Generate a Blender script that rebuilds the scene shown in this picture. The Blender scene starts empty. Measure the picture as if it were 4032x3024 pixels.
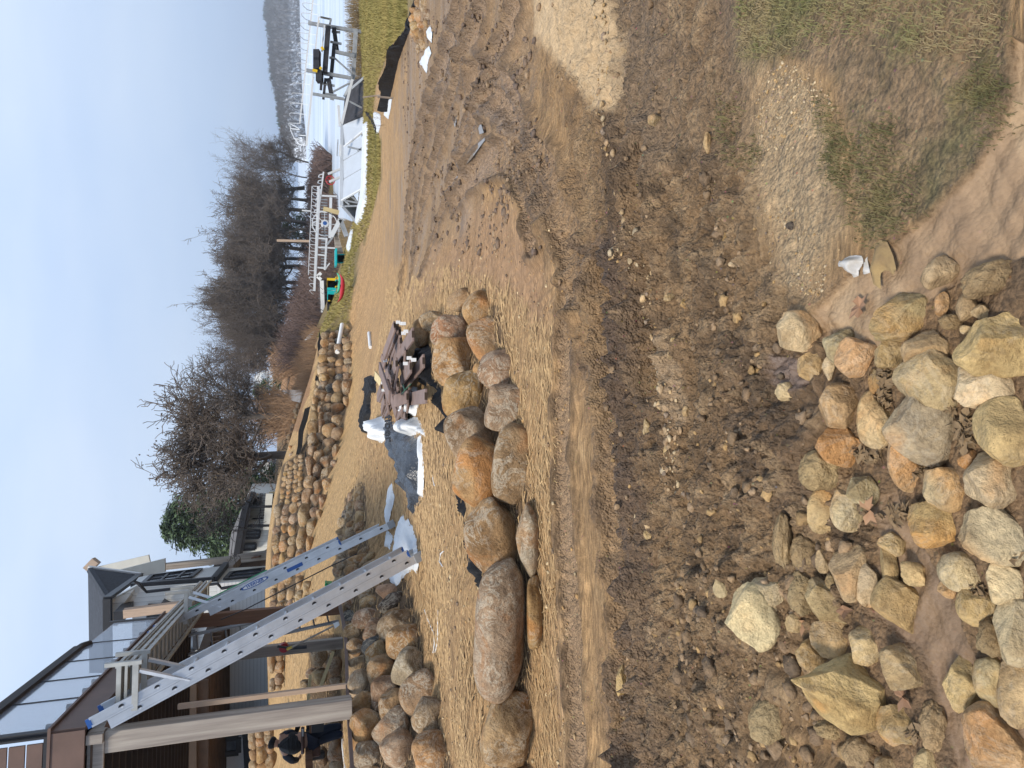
import bpy, bmesh, math, random
import numpy as np
from mathutils import Vector, Matrix, Euler
R = math.radians
SC = bpy.context.scene
COL = SC.collection
# ------------------------------------------------------------ camera
F = 2750.0; PITCH = R(17.19); EYE = 1.6
cd = bpy.data.cameras.new("camera"); cam = bpy.data.objects.new("camera", cd); COL.objects.link(cam)
cd.sensor_fit = 'HORIZONTAL'; cd.sensor_width = 36.0; cd.lens = 36.0*F/4032.0
cd.clip_start = 0.05; cd.clip_end = 5000
CP, SP = math.cos(PITCH), math.sin(PITCH)
FW = Vector((0, CP, -SP)); UP = Vector((0, SP, CP)); RT = Vector((1, 0, 0))
CAM = Vector((0, 0, EYE))
# the photo is a portrait shot stored on its side: camera x axis (picture right) is world down
mx = Matrix((( -UP.x, RT.x, -FW.x), (-UP.y, RT.y, -FW.y), (-UP.z, RT.z, -FW.z)))
cam.matrix_world = Matrix.Translation(CAM) @ mx.to_4x4()
SC.camera = cam
# ------------------------------------------------------------ world, sun, exposure
SUN_EL, SUN_AZ = R(52), R(215)     # azimuth clockwise from +Y
w = bpy.data.worlds.new("World"); SC.world = w; w.use_nodes = True
nt = w.node_tree; nt.nodes.clear()
o_ = nt.nodes.new("ShaderNodeOutputWorld"); bg = nt.nodes.new("ShaderNodeBackground")
sky = nt.nodes.new("ShaderNodeTexSky"); sky.sky_type = 'NISHITA'; sky.sun_disc = False
sky.sun_elevation = SUN_EL; sky.sun_rotation = SUN_AZ; sky.air_density = 1.0; sky.dust_density = 4.0
tc = nt.nodes.new("ShaderNodeTexCoord"); mp = nt.nodes.new("ShaderNodeMapping"); mp.inputs['Scale'].default_value = (1, 1, 3.5)
nz = nt.nodes.new("ShaderNodeTexNoise"); nz.inputs['Scale'].default_value = 1.6; nz.inputs['Detail'].default_value = 5; nz.inputs['Roughness'].default_value = .5
cr = nt.nodes.new("ShaderNodeValToRGB")
cr.color_ramp.elements[0].position = .3; cr.color_ramp.elements[0].color = (5.4, 7.2, 10.2, 1)
cr.color_ramp.elements[1].position = .75; cr.color_ramp.elements[1].color = (8.0, 9.2, 11.0, 1)
sx = nt.nodes.new("ShaderNodeSeparateXYZ"); cr2 = nt.nodes.new("ShaderNodeValToRGB")
cr2.color_ramp.elements[0].position = .0; cr2.color_ramp.elements[0].color = (.60, .66, .74, 1)
cr2.color_ramp.elements[1].position = .34; cr2.color_ramp.elements[1].color = (1.0, 1.0, 1.0, 1)
mm = nt.nodes.new("ShaderNodeMix"); mm.data_type = 'RGBA'; mm.blend_type = 'MULTIPLY'; mm.inputs['Factor'].default_value = 1
mix = nt.nodes.new("ShaderNodeMix"); mix.data_type = 'RGBA'; mix.inputs['Factor'].default_value = .88
L = nt.links
L.new(tc.outputs['Generated'], mp.inputs['Vector']); L.new(mp.outputs[0], nz.inputs['Vector']); L.new(nz.outputs['Fac'], cr.inputs['Fac'])
L.new(tc.outputs['Generated'], sx.inputs[0]); L.new(sx.outputs['Z'], cr2.inputs['Fac'])
L.new(cr.outputs['Color'], mm.inputs['A']); L.new(cr2.outputs['Color'], mm.inputs['B'])
L.new(sky.outputs['Color'], mix.inputs['A']); L.new(mm.outputs['Result'], mix.inputs['B'])
L.new(mix.outputs['Result'], bg.inputs['Color']); bg.inputs['Strength'].default_value = .096
L.new(bg.outputs[0], o_.inputs['Surface'])
sl = bpy.data.lights.new("sun", 'SUN'); sl.energy = 3.4; sl.angle = R(10); sl.color = (1, .92, .81)
so = bpy.data.objects.new("sun", sl); COL.objects.link(so)
sd = Vector((math.sin(SUN_AZ)*math.cos(SUN_EL), math.cos(SUN_AZ)*math.cos(SUN_EL), math.sin(SUN_EL)))
so.rotation_euler = sd.to_track_quat('Z', 'Y').to_euler(); so.location = sd*50
SC.view_settings.view_transform = 'Standard'; SC.view_settings.look = 'None'
SC.view_settings.exposure = 0.20; SC.view_settings.gamma = 1.0; SC.view_settings.use_curve_mapping = False
SC.render.engine = 'CYCLES'
SC.cycles.max_bounces = 6; SC.cycles.diffuse_bounces = 3; SC.cycles.glossy_bounces = 3; SC.cycles.transparent_max_bounces = 12

# ------------------------------------------------------------ photo geometry helpers
def ray(x, y):
    """photo pixel -> (X/Y, Z/Y)"""
    r = 1512.0-y; w_ = 2016.0-x
    Y = F*CP+w_*SP
    return r/Y, (-F*SP+w_*CP)/Y
def P(x, y, D):
    t, s = ray(x, y)
    return Vector((t*D, D, EYE+s*D))
def proj(X, Y, Z):
    """world arrays -> photo pixel"""
    Z = Z-EYE
    d = Y*CP-Z*SP; u = Y*SP+Z*CP
    return 2016-F*u/d, 1512-F*X/d
def PZ(x, y, z):
    t, s = ray(x, y)
    D = (z-EYE)/s
    return Vector((t*D, D, z))
# ------------------------------------------------------------ noise
def _hash(ix, iy, seed):
    n = (ix.astype(np.int64)*374761393+iy.astype(np.int64)*668265263+seed*1274126177) & 0xffffffff
    n = ((n ^ (n >> 13))*1274126177) & 0xffffffff
    return ((n ^ (n >> 16)) & 0xffff)/65535.0
def vnoise(x, y, seed=0):
    ix = np.floor(x); iy = np.floor(y); fx = x-ix; fy = y-iy
    fx = fx*fx*fx*(fx*(fx*6-15)+10); fy = fy*fy*fy*(fy*(fy*6-15)+10)
    a = _hash(ix, iy, seed); b = _hash(ix+1, iy, seed); c = _hash(ix, iy+1, seed); d = _hash(ix+1, iy+1, seed)
    return (a*(1-fx)+b*fx)*(1-fy)+(c*(1-fx)+d*fx)*fy
def fbm(x, y, seed=0, octv=4, gain=.5):
    s = 0; a = 1; t = 0
    for i in range(octv):
        s = s+a*(vnoise(x*2**i+i*17.3, y*2**i-i*9.1, seed+i*31)-.5); t += a; a *= gain
    return s/t*2
def ss(a, b, x):
    t = np.clip((x-a)/(b-a), 0, 1); return t*t*(3-2*t)
# ------------------------------------------------------------ object helpers
def link(o, parent=None):
    COL.objects.link(o)
    if parent: o.parent = parent
    return o
def tag(o, label=None, cat=None, group=None, kind=None):
    if label: o['label'] = label
    if cat: o['category'] = cat
    if group: o['group'] = group
    if kind: o['kind'] = kind
    return o
def empty(name, loc, label, cat, group=None):
    o = bpy.data.objects.new(name, None); o.location = loc; o.empty_display_size = .1
    link(o); bpy.context.view_layer.update
    return tag(o, label, cat, group)
def mesh_obj(name, verts, faces, m=None, parent=None, smooth=False):
    me = bpy.data.meshes.new(name); me.from_pydata(verts, [], faces)
    if smooth: me.polygons.foreach_set('use_smooth', [True]*len(me.polygons))
    me.update()
    if m: me.materials.append(m)
    o = bpy.data.objects.new(name, me); link(o, parent)
    if parent: o.matrix_parent_inverse = Matrix.Translation(-parent.location)
    return o
class MB:
    """collects boxes, bars, tubes and sheets in world space, build() links them as ONE mesh"""
    def __init__(s): s.v = []; s.f = []; s.sm = False
    def add(s, vs, fs):
        n = len(s.v); s.v += [tuple(v) for v in vs]; s.f += [tuple(i+n for i in f) for f in fs]; return s
    def frame(s, o, ax, ay, az, sx, sy, sz):
        """box centred at o, half sizes along unit axes"""
        vs = []
        for i in (-1, 1):
            for j in (-1, 1):
                for k in (-1, 1): vs.append(o+ax*sx*i+ay*sy*j+az*sz*k)
        return s.add(vs, [(0,1,3,2),(4,6,7,5),(0,4,5,1),(2,3,7,6),(0,2,6,4),(1,5,7,3)])
    def box(s, x0, x1, y0, y1, z0, z1, M=None):
        vs = [Vector((x, y, z)) for x in (x0, x1) for y in (y0, y1) for z in (z0, z1)]
        if M is not None: vs = [M @ v for v in vs]
        return s.add(vs, [(0,1,3,2),(4,6,7,5),(0,4,5,1),(2,3,7,6),(0,2,6,4),(1,5,7,3)])
    def bar(s, a, b, w_, h_, up=Vector((0, 0, 1))):
        a = Vector(a); b = Vector(b); d = (b-a); l = d.length
        if l < 1e-6: return s
        d /= l; sd_ = d.cross(up)
        if sd_.length < 1e-3: sd_ = d.cross(Vector((0, 1, 0)))
        sd_.normalize(); u = sd_.cross(d)
        return s.frame((a+b)/2, d, sd_, u, l/2, w_/2, h_/2)
    def tube(s, pts, r, n=8, cap=True):
        pts = [Vector(p) for p in pts]; rings = []
        rr = r if isinstance(r, (list, tuple)) else [r]*len(pts)
        prev = None; vs = []; fs = []
        for i, p in enumerate(pts):
            d = (pts[min(i+1, len(pts)-1)]-pts[max(i-1, 0)]).normalized()
            if prev is None:
                a = d.cross(Vector((0, 0, 1)))
                if a.length < .05: a = d.cross(Vector((1, 0, 0)))
            else: a = prev-d*prev.dot(d)
            a.normalize(); prev = a; b = d.cross(a)
            for k in range(n):
                t = 2*math.pi*k/n; vs.append(p+(a*math.cos(t)+b*math.sin(t))*rr[i])
        for i in range(len(pts)-1):
            for k in range(n):
                k2 = (k+1) % n; fs.append((i*n+k, i*n+k2, (i+1)*n+k2, (i+1)*n+k))
        if cap: fs.append(tuple(range(n))[::-1]); fs.append(tuple(range((len(pts)-1)*n, len(pts)*n)))
        return s.add(vs, fs)
    def quad(s, a, b, c, d, th=0.0):
        a, b, c, d = map(Vector, (a, b, c, d))
        if th:
            n = (b-a).cross(d-a).normalized()*th
            return s.add([a, b, c, d, a+n, b+n, c+n, d+n], [(3,2,1,0),(4,5,6,7),(0,1,5,4),(1,2,6,5),(2,3,7,6),(3,0,4,7)])
        return s.add([a, b, c, d], [(0, 1, 2, 3)])
    def prism(s, poly, d):
        """closed polygon (list of Vectors) extruded by vector d"""
        n = len(poly); vs = [Vector(p) for p in poly]+[Vector(p)+Vector(d) for p in poly]
        fs = [tuple(range(n))[::-1], tuple(range(n, 2*n))]+[(i, (i+1) % n, n+(i+1) % n, n+i) for i in range(n)]
        return s.add(vs, fs)
    def build(s, name, m, parent=None, smooth=False, bevel=0):
        o = mesh_obj(name, s.v, s.f, m, parent, smooth)
        bm = bmesh.new(); bm.from_mesh(o.data); bmesh.ops.recalc_face_normals(bm, faces=bm.faces)
        if bevel: bmesh.ops.bevel(bm, geom=list(bm.edges), offset=bevel, segments=1, affect='EDGES')
        bm.to_mesh(o.data); bm.free()
        if smooth:
            o.data.polygons.foreach_set('use_smooth', [True]*len(o.data.polygons)); o.data.set_sharp_from_angle(angle=R(40))
        return o
# ------------------------------------------------------------ materials
MATS = {}
def nodes(name):
    m = bpy.data.materials.new(name); m.use_nodes = True; t = m.node_tree; t.nodes.clear()
    out = t.nodes.new('ShaderNodeOutputMaterial'); b = t.nodes.new('ShaderNodeBsdfPrincipled'); t.links.new(b.outputs[0], out.inputs[0])
    return m, t, b
def nnoise(t, vec, scale, detail=4, rough=.55, dist=0.0):
    n = t.nodes.new('ShaderNodeTexNoise'); n.inputs['Scale'].default_value = scale; n.inputs['Detail'].default_value = detail
    n.inputs['Roughness'].default_value = rough; n.inputs['Distortion'].default_value = dist
    if vec is not None: t.links.new(vec, n.inputs['Vector'])
    return n.outputs['Fac']
def nramp(t, fac, stops):
    r = t.nodes.new('ShaderNodeValToRGB'); e = r.color_ramp.elements
    while len(e) < len(stops): e.new(.5)
    for i, (p, c) in enumerate(stops):
        e[i].position = p; e[i].color = (c, c, c, 1) if not hasattr(c, '__len__') else (*c, 1)
    t.links.new(fac, r.inputs[0]); return r.outputs['Color']
def nmix(t, fac, a, b, mode='MIX'):
    m = t.nodes.new('ShaderNodeMix'); m.data_type = 'RGBA'; m.blend_type = mode
    for k, v in (('Factor', fac), ('A', a), ('B', b)):
        if hasattr(v, 'links') or hasattr(v, 'is_linked'): t.links.new(v, m.inputs[k])
        elif k == 'Factor': m.inputs[k].default_value = v
        else: m.inputs[k].default_value = (*v, 1) if len(v) == 3 else v
    return m.outputs['Result']
def nmath(t, op, a, b):
    m = t.nodes.new('ShaderNodeMath'); m.operation = op
    for i, v in enumerate((a, b)):
        if hasattr(v, 'is_linked'): t.links.new(v, m.inputs[i])
        else: m.inputs[i].default_value = v
    return m.outputs[0]
def nbump(t, b, h, strength, dist):
    n = t.nodes.new('ShaderNodeBump'); n.inputs['Strength'].default_value = strength; n.inputs['Distance'].default_value = dist
    t.links.new(h, n.inputs['Height']); t.links.new(n.outputs[0], b.inputs['Normal'])
def coord(t, kind='Object', scale=(1, 1, 1), rnd=False):
    c = t.nodes.new('ShaderNodeTexCoord'); mp_ = t.nodes.new('ShaderNodeMapping'); mp_.inputs['Scale'].default_value = scale
    v = c.outputs[kind]
    if rnd:
        oi = t.nodes.new('ShaderNodeObjectInfo'); a = t.nodes.new('ShaderNodeVectorMath'); a.operation = 'ADD'
        sc_ = nmath(t, 'MULTIPLY', oi.outputs['Random'], 37.0); t.links.new(v, a.inputs[0]); t.links.new(sc_, a.inputs[1]); v = a.outputs[0]
    t.links.new(v, mp_.inputs[0]); return mp_.outputs[0]
def mat(name, c, rough=.7, var=.25, sc=3.0, stretch=(1, 1, 1), bump=.2, bs=30.0, bd=.01, metal=0.0, c2=None, spec=.4):
    if name in MATS: return MATS[name]
    m, t, b = nodes(name); v = coord(t, 'Object', stretch)
    c2 = c2 or tuple(x*(1-var*1.6) for x in c)
    f = nramp(t, nnoise(t, v, sc, 6, .6), [(.32, 0.0), (.68, 1.0)])
    t.links.new(nmix(t, f, c2, c), b.inputs['Base Color'])
    b.inputs['Roughness'].default_value = rough; b.inputs['Metallic'].default_value = metal
    b.inputs['Specular IOR Level'].default_value = spec
    if bump: nbump(t, b, nnoise(t, v, bs, 4, .6), bump, bd)
    MATS[name] = m; return m
# ============================================================ TERRAIN
ctl = []
def cz(x, y, z): ctl.append(tuple(PZ(x, y, z)))
def cD(x, y, D): ctl.append(tuple(P(x, y, D)))
for X in (-2.6, -1.2, 0, 1.2, 2.6):
    for Y, z in ((.3, 0), (1.0, 0), (2.6, 0)): ctl.append((X, Y, z))
for X in (-4.6, 4.6): ctl.append((X, 2.0, .0))
for x, y in ((2120, 3020), (2118, 2700), (2125, 2350), (2125, 2100), (2118, 1900), (2075, 1660), (2040, 1520), (2000, 1350), (1985, 1180)): cz(x, y, .0)
for x, y, z in ((1880, 3020, .36), (1850, 2700, .36), (1830, 2350, .36), (1790, 2150, .35), (1755, 1850, .34), (1735, 1650, .33), (1700, 1420, .27), (1650, 1300, .2)): cz(x, y, z)
for x, y, z in ((1860, 1090, .02), (1740, 1080, .05), (1640, 1150, .1)): cz(x, y, z)
def h0(D): return -.055*(D-6)
for D, ts in ((6.5, (.25, .6)), (9, (.22, .5, .8)), (12, (.15, .4, .7)), (16, (.12, .35, .6, .9)), (21, (.15, .4, .7)), (28, (.2, .45, .8)), (36, (.22, .35, .5, .9))):
    for t_ in ts: ctl.append((t_*D, D, h0(D)))
for D, z in ((8, .12), (12, .02), (16, -.12), (21, -.25), (30, -.28), (38, -.75), (46, -1.0)): ctl.append((.03*D, D, z))
ctl += [(9.5, 45, -2.8), (7.5, 60, -3.1), (15, 60, -3.2), (15, 75, -3.3), (20, 48.5, -2.9), (35, 48, -2.9), (10, 38.5, -1.75), (8, 36, -1.4), (22, 44, -2.15), (32, 43, -2.1)]
ctl += [(4, 3.5, 0), (6, 5, 0), (26, 50, -2.7), (14, 52, -2.7), (48, 50, -2.7), (30, 70, -4), (60, 90, -4), (20, 110, -4), (70, 60, -4)]
for x, y, z in ((1800, 3010, .32), (1700, 2700, .33), (1640, 2400, .33), (1605, 2290, .33), (1560, 2100, .28), (1600, 1500, .31), (1640, 1900, .33), (1530, 1480, .24), (1470, 1620, .15)): cz(x, y, z)
cD(1448, 1950, 15); cD(1440, 1880, 15.6)
for x, y, D in ((1372, 3010, 6.9), (1368, 2750, 7.6), (1362, 2550, 8.6), (1345, 2400, 9.8), (1335, 2270, 11.2), (1340, 2100, 13.2), (1370, 1950, 15.4), (1400, 1870, 15.9)): cD(x, y, D)
ctl += [(-4.6, 8.9, .62), (-4.0, 9.6, .6), (-5.2, 10.8, .6), (-4.5, 12.2, .62), (-6.5, 9, .62), (-7.5, 12, .62)]
for x, y, D in ((1345, 2950, 13.6), (1345, 2720, 13.6), (1340, 2560, 13.8), (1215, 2950, 14.3), (1215, 2700, 14.3), (1230, 2520, 14.4), (1115, 2950, 17), (1115, 2700, 17), (1112, 2520, 17)): cD(x, y, D)
for x, y, D in ((1384, 1300, 25), (1378, 1450, 23.5), (1372, 1600, 22), (1345, 1740, 20.6), (1307, 1842, 19.5), (1262, 2000, 18.4), (1218, 2171, 17.6), (1165, 2350, 17)): cD(x, y, D)
for x, y, D in ((1262, 1320, 25.5), (1250, 1450, 24.2), (1228, 1600, 22.9), (1205, 1740, 21.6), (1198, 1842, 20.5), (1180, 2000, 19.3), (1150, 2171, 18.6), (1120, 2350, 18)): cD(x, y, D)
for x, y, D in ((1105, 1850, 22.6), (1085, 2000, 21), (1066, 2171, 19.8), (1060, 2350, 19.2)): cD(x, y, D)
for x, y, D in ((1095, 1900, 45), (1075, 2100, 30), (1085, 2400, 24), (1105, 1650, 60), (1150, 1650, 32), (1218, 1500, 26), (1235, 1370, 30), (1290, 1275, 35), (1330, 1190, 46), (1112, 1450, 95), (1190, 1420, 50), (1240, 1100, 75), (1262, 900, 85), (1285, 720, 90), (1060, 2700, 25), (1050, 3000, 30), (1060, 2200, 60), (1090, 2000, 100), (1108, 1600, 110)): cD(x, y, D)
for q in ((1350,1010,43),(1345,1100,44),(1363,1085,40),(1345,1190,41),(1372,960,39),(1318,1110,56),(1312,1010,62),(1300,1200,60)): cD(*q)
C_ = np.array(ctl)
def _solve():
    A = np.linalg.norm(C_[:, None, :2]-C_[None, :, :2], axis=2); n = len(C_)
    M = np.zeros((n+3, n+3)); M[:n, :n] = A-np.eye(n)*.004; M[:n, n] = 1; M[:n, n+1:] = C_[:, :2]; M[n, :n] = 1; M[n+1:, :n] = C_[:, :2].T
    return np.linalg.solve(M, np.concatenate([C_[:, 2], [0, 0, 0]]))
W_ = _solve()
def H(X, Y):
    X = np.asarray(X, float); Y = np.asarray(Y, float); out = W_[-3]+W_[-2]*X+W_[-1]*Y
    for i in range(len(C_)): out = out+W_[i]*np.sqrt((X-C_[i, 0])**2+(Y-C_[i, 1])**2)
    return out
_D = .8*np.exp(np.arange(0, 1150)*.0045)
def G(x, y, dmax=130):
    """photo pixel -> first point of the smooth ground under it"""
    t, s = ray(x, y); D = _D[_D < dmax]
    g = EYE+s*D-H(t*D, D)
    i = np.argmax(g < 0)
    if not g[i] < 0: return P(x, y, dmax)
    if i == 0: d = D[0]
    else: d = D[i-1]+(D[i]-D[i-1])*g[i-1]/(g[i-1]-g[i])
    return Vector((t*d, d, EYE+s*d))
def gz(X, Y): return float(H(X, Y))
# ---- fan-shaped sheet, finer towards the camera
rows = .62*np.exp(np.arange(0, 1210)*.0044)
cc = np.arange(-330, 331)/330.0
tt = .78*cc+.55*cc**5
Yg, Tg = np.meshgrid(rows, tt, indexing='ij'); Xg = Yg*Tg
Zb = H(Xg, Yg)
IX, IY = proj(Xg, Yg, Zb)          # where each vertex stands in the photo (used only to trace the outlines of the soil patches)
def poly_sd(poly, warp=0, ws=200., seed=5):
    """signed distance (photo px, + inside) to a traced outline, edge roughened with world-space noise"""
    p = np.array(poly, float); x = IX; y = IY
    d = np.full(x.shape, 1e9); ins = np.zeros(x.shape, bool)
    for i in range(len(p)):
        a = p[i]; b = p[(i+1) % len(p)]; e = b-a
        t = np.clip(((x-a[0])*e[0]+(y-a[1])*e[1])/(e@e), 0, 1)
        d = np.minimum(d, (x-a[0]-t*e[0])**2+(y-a[1]-t*e[1])**2)
        c = ((a[1] > y) != (b[1] > y)) & (x < e[0]*(y-a[1])/(e[1] if e[1] else 1e-9)+a[0]); ins ^= c
    d = np.sqrt(d); d = np.where(ins, d, -d)
    if warp: d = d+warp*NW
    return d
NW = fbm(Xg*1.7, Yg*1.7, 3, 5, .6)
N1 = fbm(Xg*.9, Yg*2.2, 11, 5, .6); N2 = fbm(Xg*5, Yg*9, 12, 4, .6); N3 = fbm(Xg*22, Yg*30, 13, 3, .6); N4 = fbm(Xg*7, Yg*7, 14, 4)
def zone(poly, soft=30, warp=60): return ss(-soft, soft, poly_sd(poly, warp))
FARX = -2000
z_mud = zone([(1530,-900),(1590,300),(1560,700),(1540,1000),(1640,1060),(1700,980),(1830,900),(1900,700),(2050,500),(2150,-900)], 60, 90)
z_pink = zone([(1640,1180),(1700,980),(1850,820),(1990,760),(2080,900),(2150,1100),(2150,1300),(2000,1150),(1850,1120)], 60, 60)
z_band = zone([(2180,-900),(2210,500),(2230,1000),(2340,1500),(2400,2000),(2450,2600),(2450,3900),(3020,3900),(3020,2950),(3300,2300),(3150,1500),(3080,1050),(2960,1000),(2900,650),(2640,560),(2600,-900)], 110, 110)
z_dark = zone([(2250,950),(2560,900),(2620,1500),(2560,1900),(2640,2500),(2600,3200),(2440,3300),(2430,2500),(2380,1900),(2290,1400)], 60, 120)
z_dark2 = zone([(2960,1380),(3290,1400),(3320,1750),(3200,2050),(3000,1900),(2940,1600)], 50, 90)
z_sand = zone([(2080,-500),(2120,120),(2250,300),(2330,440),(2440,440),(2470,150),(2440,-500)], 26, 60)
z_sand2 = zone([(2560,1330),(2650,1330),(2700,1640),(2680,1700),(2620,1500)], 10, 25)
z_track = zone([(2130,1900),(2170,1500),(2240,1900),(2290,2400),(2300,3400),(2180,3400),(2190,2500)], 30, 50)
z_grav = zone([(2960,250),(3080,200),(3230,300),(3330,560),(3350,900),(3200,1170),(3060,1190),(3010,900),(2960,600)], 90, 130)
z_grass = zone([(2900,-800),(2900,200),(2960,300),(3070,240),(3250,330),(3330,600),(3340,820),(3420,960),(3640,840),(3760,700),(3930,560),(3960,250),(3980,-800)], 40, 60)
z_green = zone([(2900,-800),(2910,240),(3060,260),(3200,160),(3230,-800)], 60, 90)
z_silt = zone([(4100,200),(3980,150),(3960,400),(3860,600),(3740,760),(3480,980),(3330,1100),(3230,1200),(3180,1290),(3260,1360),(3400,1330),(3420,1420),(3560,1240),(3700,1140),(3830,1080),(4100,1000)], 10, 22)
z_silt2 = zone([(3440,1960),(3520,1930),(3600,2080),(3760,2400),(3860,2650),(4100,2880),(4100,3100),(3760,3100),(3700,2850),(3620,2560),(3430,2420),(3390,2300),(3480,2200)], 10, 26)
z_mud2 = zone([(2450,-900),(2450,300),(2470,560),(2620,700),(2960,640),(2960,240),(2910,-100),(2900,-900)], 70, 90)
z_wet = zone([(3050,1400),(3180,1420),(3190,1520),(3100,1560),(3040,1500)], 10, 16)
z_low = zone([(3200,1150),(3300,1350),(3330,1900),(3280,2300),(3400,3500),(4600,3500),(4600,300),(3990,150),(3800,500),(3600,850)], 60, 80)
z_lawn = zone([(1130,-900),(1215,-900),(1600,-900),(1700,-300),(1640,0),(1590,120),(1530,200),(1480,340),(1470,450),(1500,560),(1500,700),(1452,900),(1435,960),(1420,900),(1400,1100),(1380,1200),(1360,1330),(1100,1330),(900,-900)], 8, 14)
z_bank = zone([(1245,1330),(1235,1450),(1222,1560),(1195,1600),(1195,1700),(1060,1700),(1060,1290),(1225,1290)], 6, 14)
# ---- mesh relief
near = ss(22, 6, Yg)
Z = Zb.copy()
Z += near*(.030*N1+.010*N2)
clod = np.maximum(0, fbm(Xg*6, Yg*6, 21, 4, .6))
def billow(x, y, seed, octv=4, gain=.5):
    s = 0; a = 1; t_ = 0
    for i in range(octv): s = s+a*np.abs(2*vnoise(x*2**i+i*5.7, y*2**i-i*3.3, seed+i*13)-1); t_ += a; a *= gain
    return s/t_
BL = billow(Xg*9, Yg*9, 301, 5, .6); BS = billow(Xg*24, Yg*24, 311, 4, .6)
z_lump = zone([(2640,-900),(2650,600),(2480,1000),(2600,1700),(2560,2300),(2520,3500),(3500,3500),(3480,2900),(3330,2650),(3380,2300),(3500,2080),(3380,1900),(3330,1400),(3060,1080),(2960,700),(2900,300)], 60, 90)
ridg = 1-np.abs(fbm(Xg*3.1, Yg*3.1, 25, 5, .6))*2
clod2 = np.maximum(0, fbm(Xg*15, Yg*15, 61, 4, .65)); Z += z_band*near*(.03*fbm(Xg*.7, Yg*6.5, 81, 4, .6)+.10*clod+.05*clod2+.03*(ridg-.5)+.012*N3)
Z += (z_dark+z_dark2)*near*(.06*clod*(N4 > -.2)+.04*clod2-.01)
Z += z_low*near*.012*N2*(1-z_silt)*(1-z_silt2)
Z -= (z_silt+z_silt2)*near*.02; Z += (z_silt+z_silt2)*.012*fbm((Xg+Yg*.5)*1.1, (Yg-Xg*.35)*9, 88, 4, .6)
Z += (z_silt+z_silt2)*near*.004*np.sin(IX*.05+IY*.03+4*N1)
mound = lambda X0, Y0, r, h_: h_*np.exp(-((Xg-X0)**2+(Yg-Y0)**2)/r**2)
for (x, y, r, h_) in ((2840,2000,.16,.05),(2880,2350,.2,.06),(3050,2900,.3,.07),(3000,2600,.22,.05),(3120,1900,.2,.05),(2780,2700,.2,.05)):
    p = PZ(x, y, 0); Z += mound(p.x, p.y, r, h_)
Z += z_lump*near*(.075*(BL-.35)+.03*(BS-.35)); Z += z_band*(1-z_lump)*(1-z_mud)*near*(.03*(BL-.35)+.016*(BS-.35))
Z += z_low*(1-z_silt)*(1-z_silt2)*near*(.02*(BL-.35)+.010*(BS-.35))
# vehicle tracks: tread-marked bands pressed into the mud, with raised sides
track = np.zeros(Z.shape); rip = np.zeros(Z.shape); berm = np.zeros(Z.shape)
def lay(pts, wid, depth, ripple=.011, q=None):
    global track, rip, berm
    pz_ = [PZ(1400+a/1.508, b/1.508, -.02) if q is None else PZ(a, b, -.02) for a, b in pts]
    pz_ = [Vector((p.x, p.y)) for p in pz_]
    cr_ = []
    for i in range(len(pz_)-1):
        p0 = pz_[max(i-1, 0)]; p1 = pz_[i]; p2 = pz_[i+1]; p3 = pz_[min(i+2, len(pz_)-1)]
        for k in range(8):
            t = k/8; cr_.append(.5*((2*p1)+(p2-p0)*t+(2*p0-5*p1+4*p2-p3)*t*t+(3*p1-p0-3*p2+p3)*t**3))
    cr_.append(pz_[-1]); best = np.full(Z.shape, 1e9); S = np.zeros(Z.shape); s = 0
    xs = [p.x for p in cr_]; ys = [p.y for p in cr_]
    sel = (Xg > min(xs)-wid*2) & (Xg < max(xs)+wid*2) & (Yg > min(ys)-wid*2) & (Yg < max(ys)+wid*2)
    X_ = Xg[sel]; Y_ = Yg[sel]; b_ = np.full(X_.shape, 1e9); S_ = np.zeros(X_.shape)
    for a, b in zip(cr_[:-1], cr_[1:]):
        e = b-a; l2 = e.length_squared
        if l2 < 1e-9: continue
        t = np.clip(((X_-a.x)*e.x+(Y_-a.y)*e.y)/l2, 0, 1); d = np.sqrt((X_-a.x-t*e.x)**2+(Y_-a.y-t*e.y)**2)
        m = d < b_; b_[m] = d[m]; S_[m] = s+t[m]*math.sqrt(l2); s += math.sqrt(l2)
    inn = ss(wid*.55, wid*.42, b_); edge = np.exp(-((b_-wid*.6)/(wid*.16))**2)
    zz = np.zeros(Z.shape); zz[sel] = inn; track = np.maximum(track, zz)
    zz = np.zeros(Z.shape); zz[sel] = edge; berm = np.maximum(berm, zz)
    zz = np.zeros(Z.shape); zz[sel] = -depth*1.3*inn+edge*depth*1.9*(1+.6*N4[sel])+inn*ripple*np.sin(S_*2*math.pi/.085)
    return zz
for pts, wid, dep in (
    ([(690,470),(760,500),(850,540),(930,640),(1010,850),(1150,1080),(1250,1350),(1330,1659)], .36, .03),
    ([(600,1180),(700,1020),(800,950),(880,920),(960,1000),(1030,1200),(1060,1400)], .3, .028),
    ([(600,900),(690,640),(770,590),(850,640),(900,760),(990,1000),(1100,1240)], .26, .02),
    ([(320,1480),(300,1400),(350,1150),(430,900),(560,560),(660,300),(760,60)], .34, .035),
    ([(430,1560),(500,1280),(560,1090),(640,900),(760,500),(900,200),(980,-50)], .34, .03),
    ([(180,1659),(200,1300),(260,900),(420,480),(560,200),(620,-50)], .4, .04),
    ([(240,1659),(250,1300),(330,900),(480,500),(600,260)], .25, .03)):
    Z += lay(pts, wid, dep)
for pts, wid, dep in (([(2230,1200),(2210,1700),(2230,2200),(2250,2700),(2270,3200)], .28, .022), ([(2380,1100),(2400,1700),(2440,2300),(2470,2900)], .3, .03), ([(2540,600),(2560,1100),(2580,1500)], .22, .03)):
    Z += lay(pts, wid, dep, .004, 1)
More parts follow.
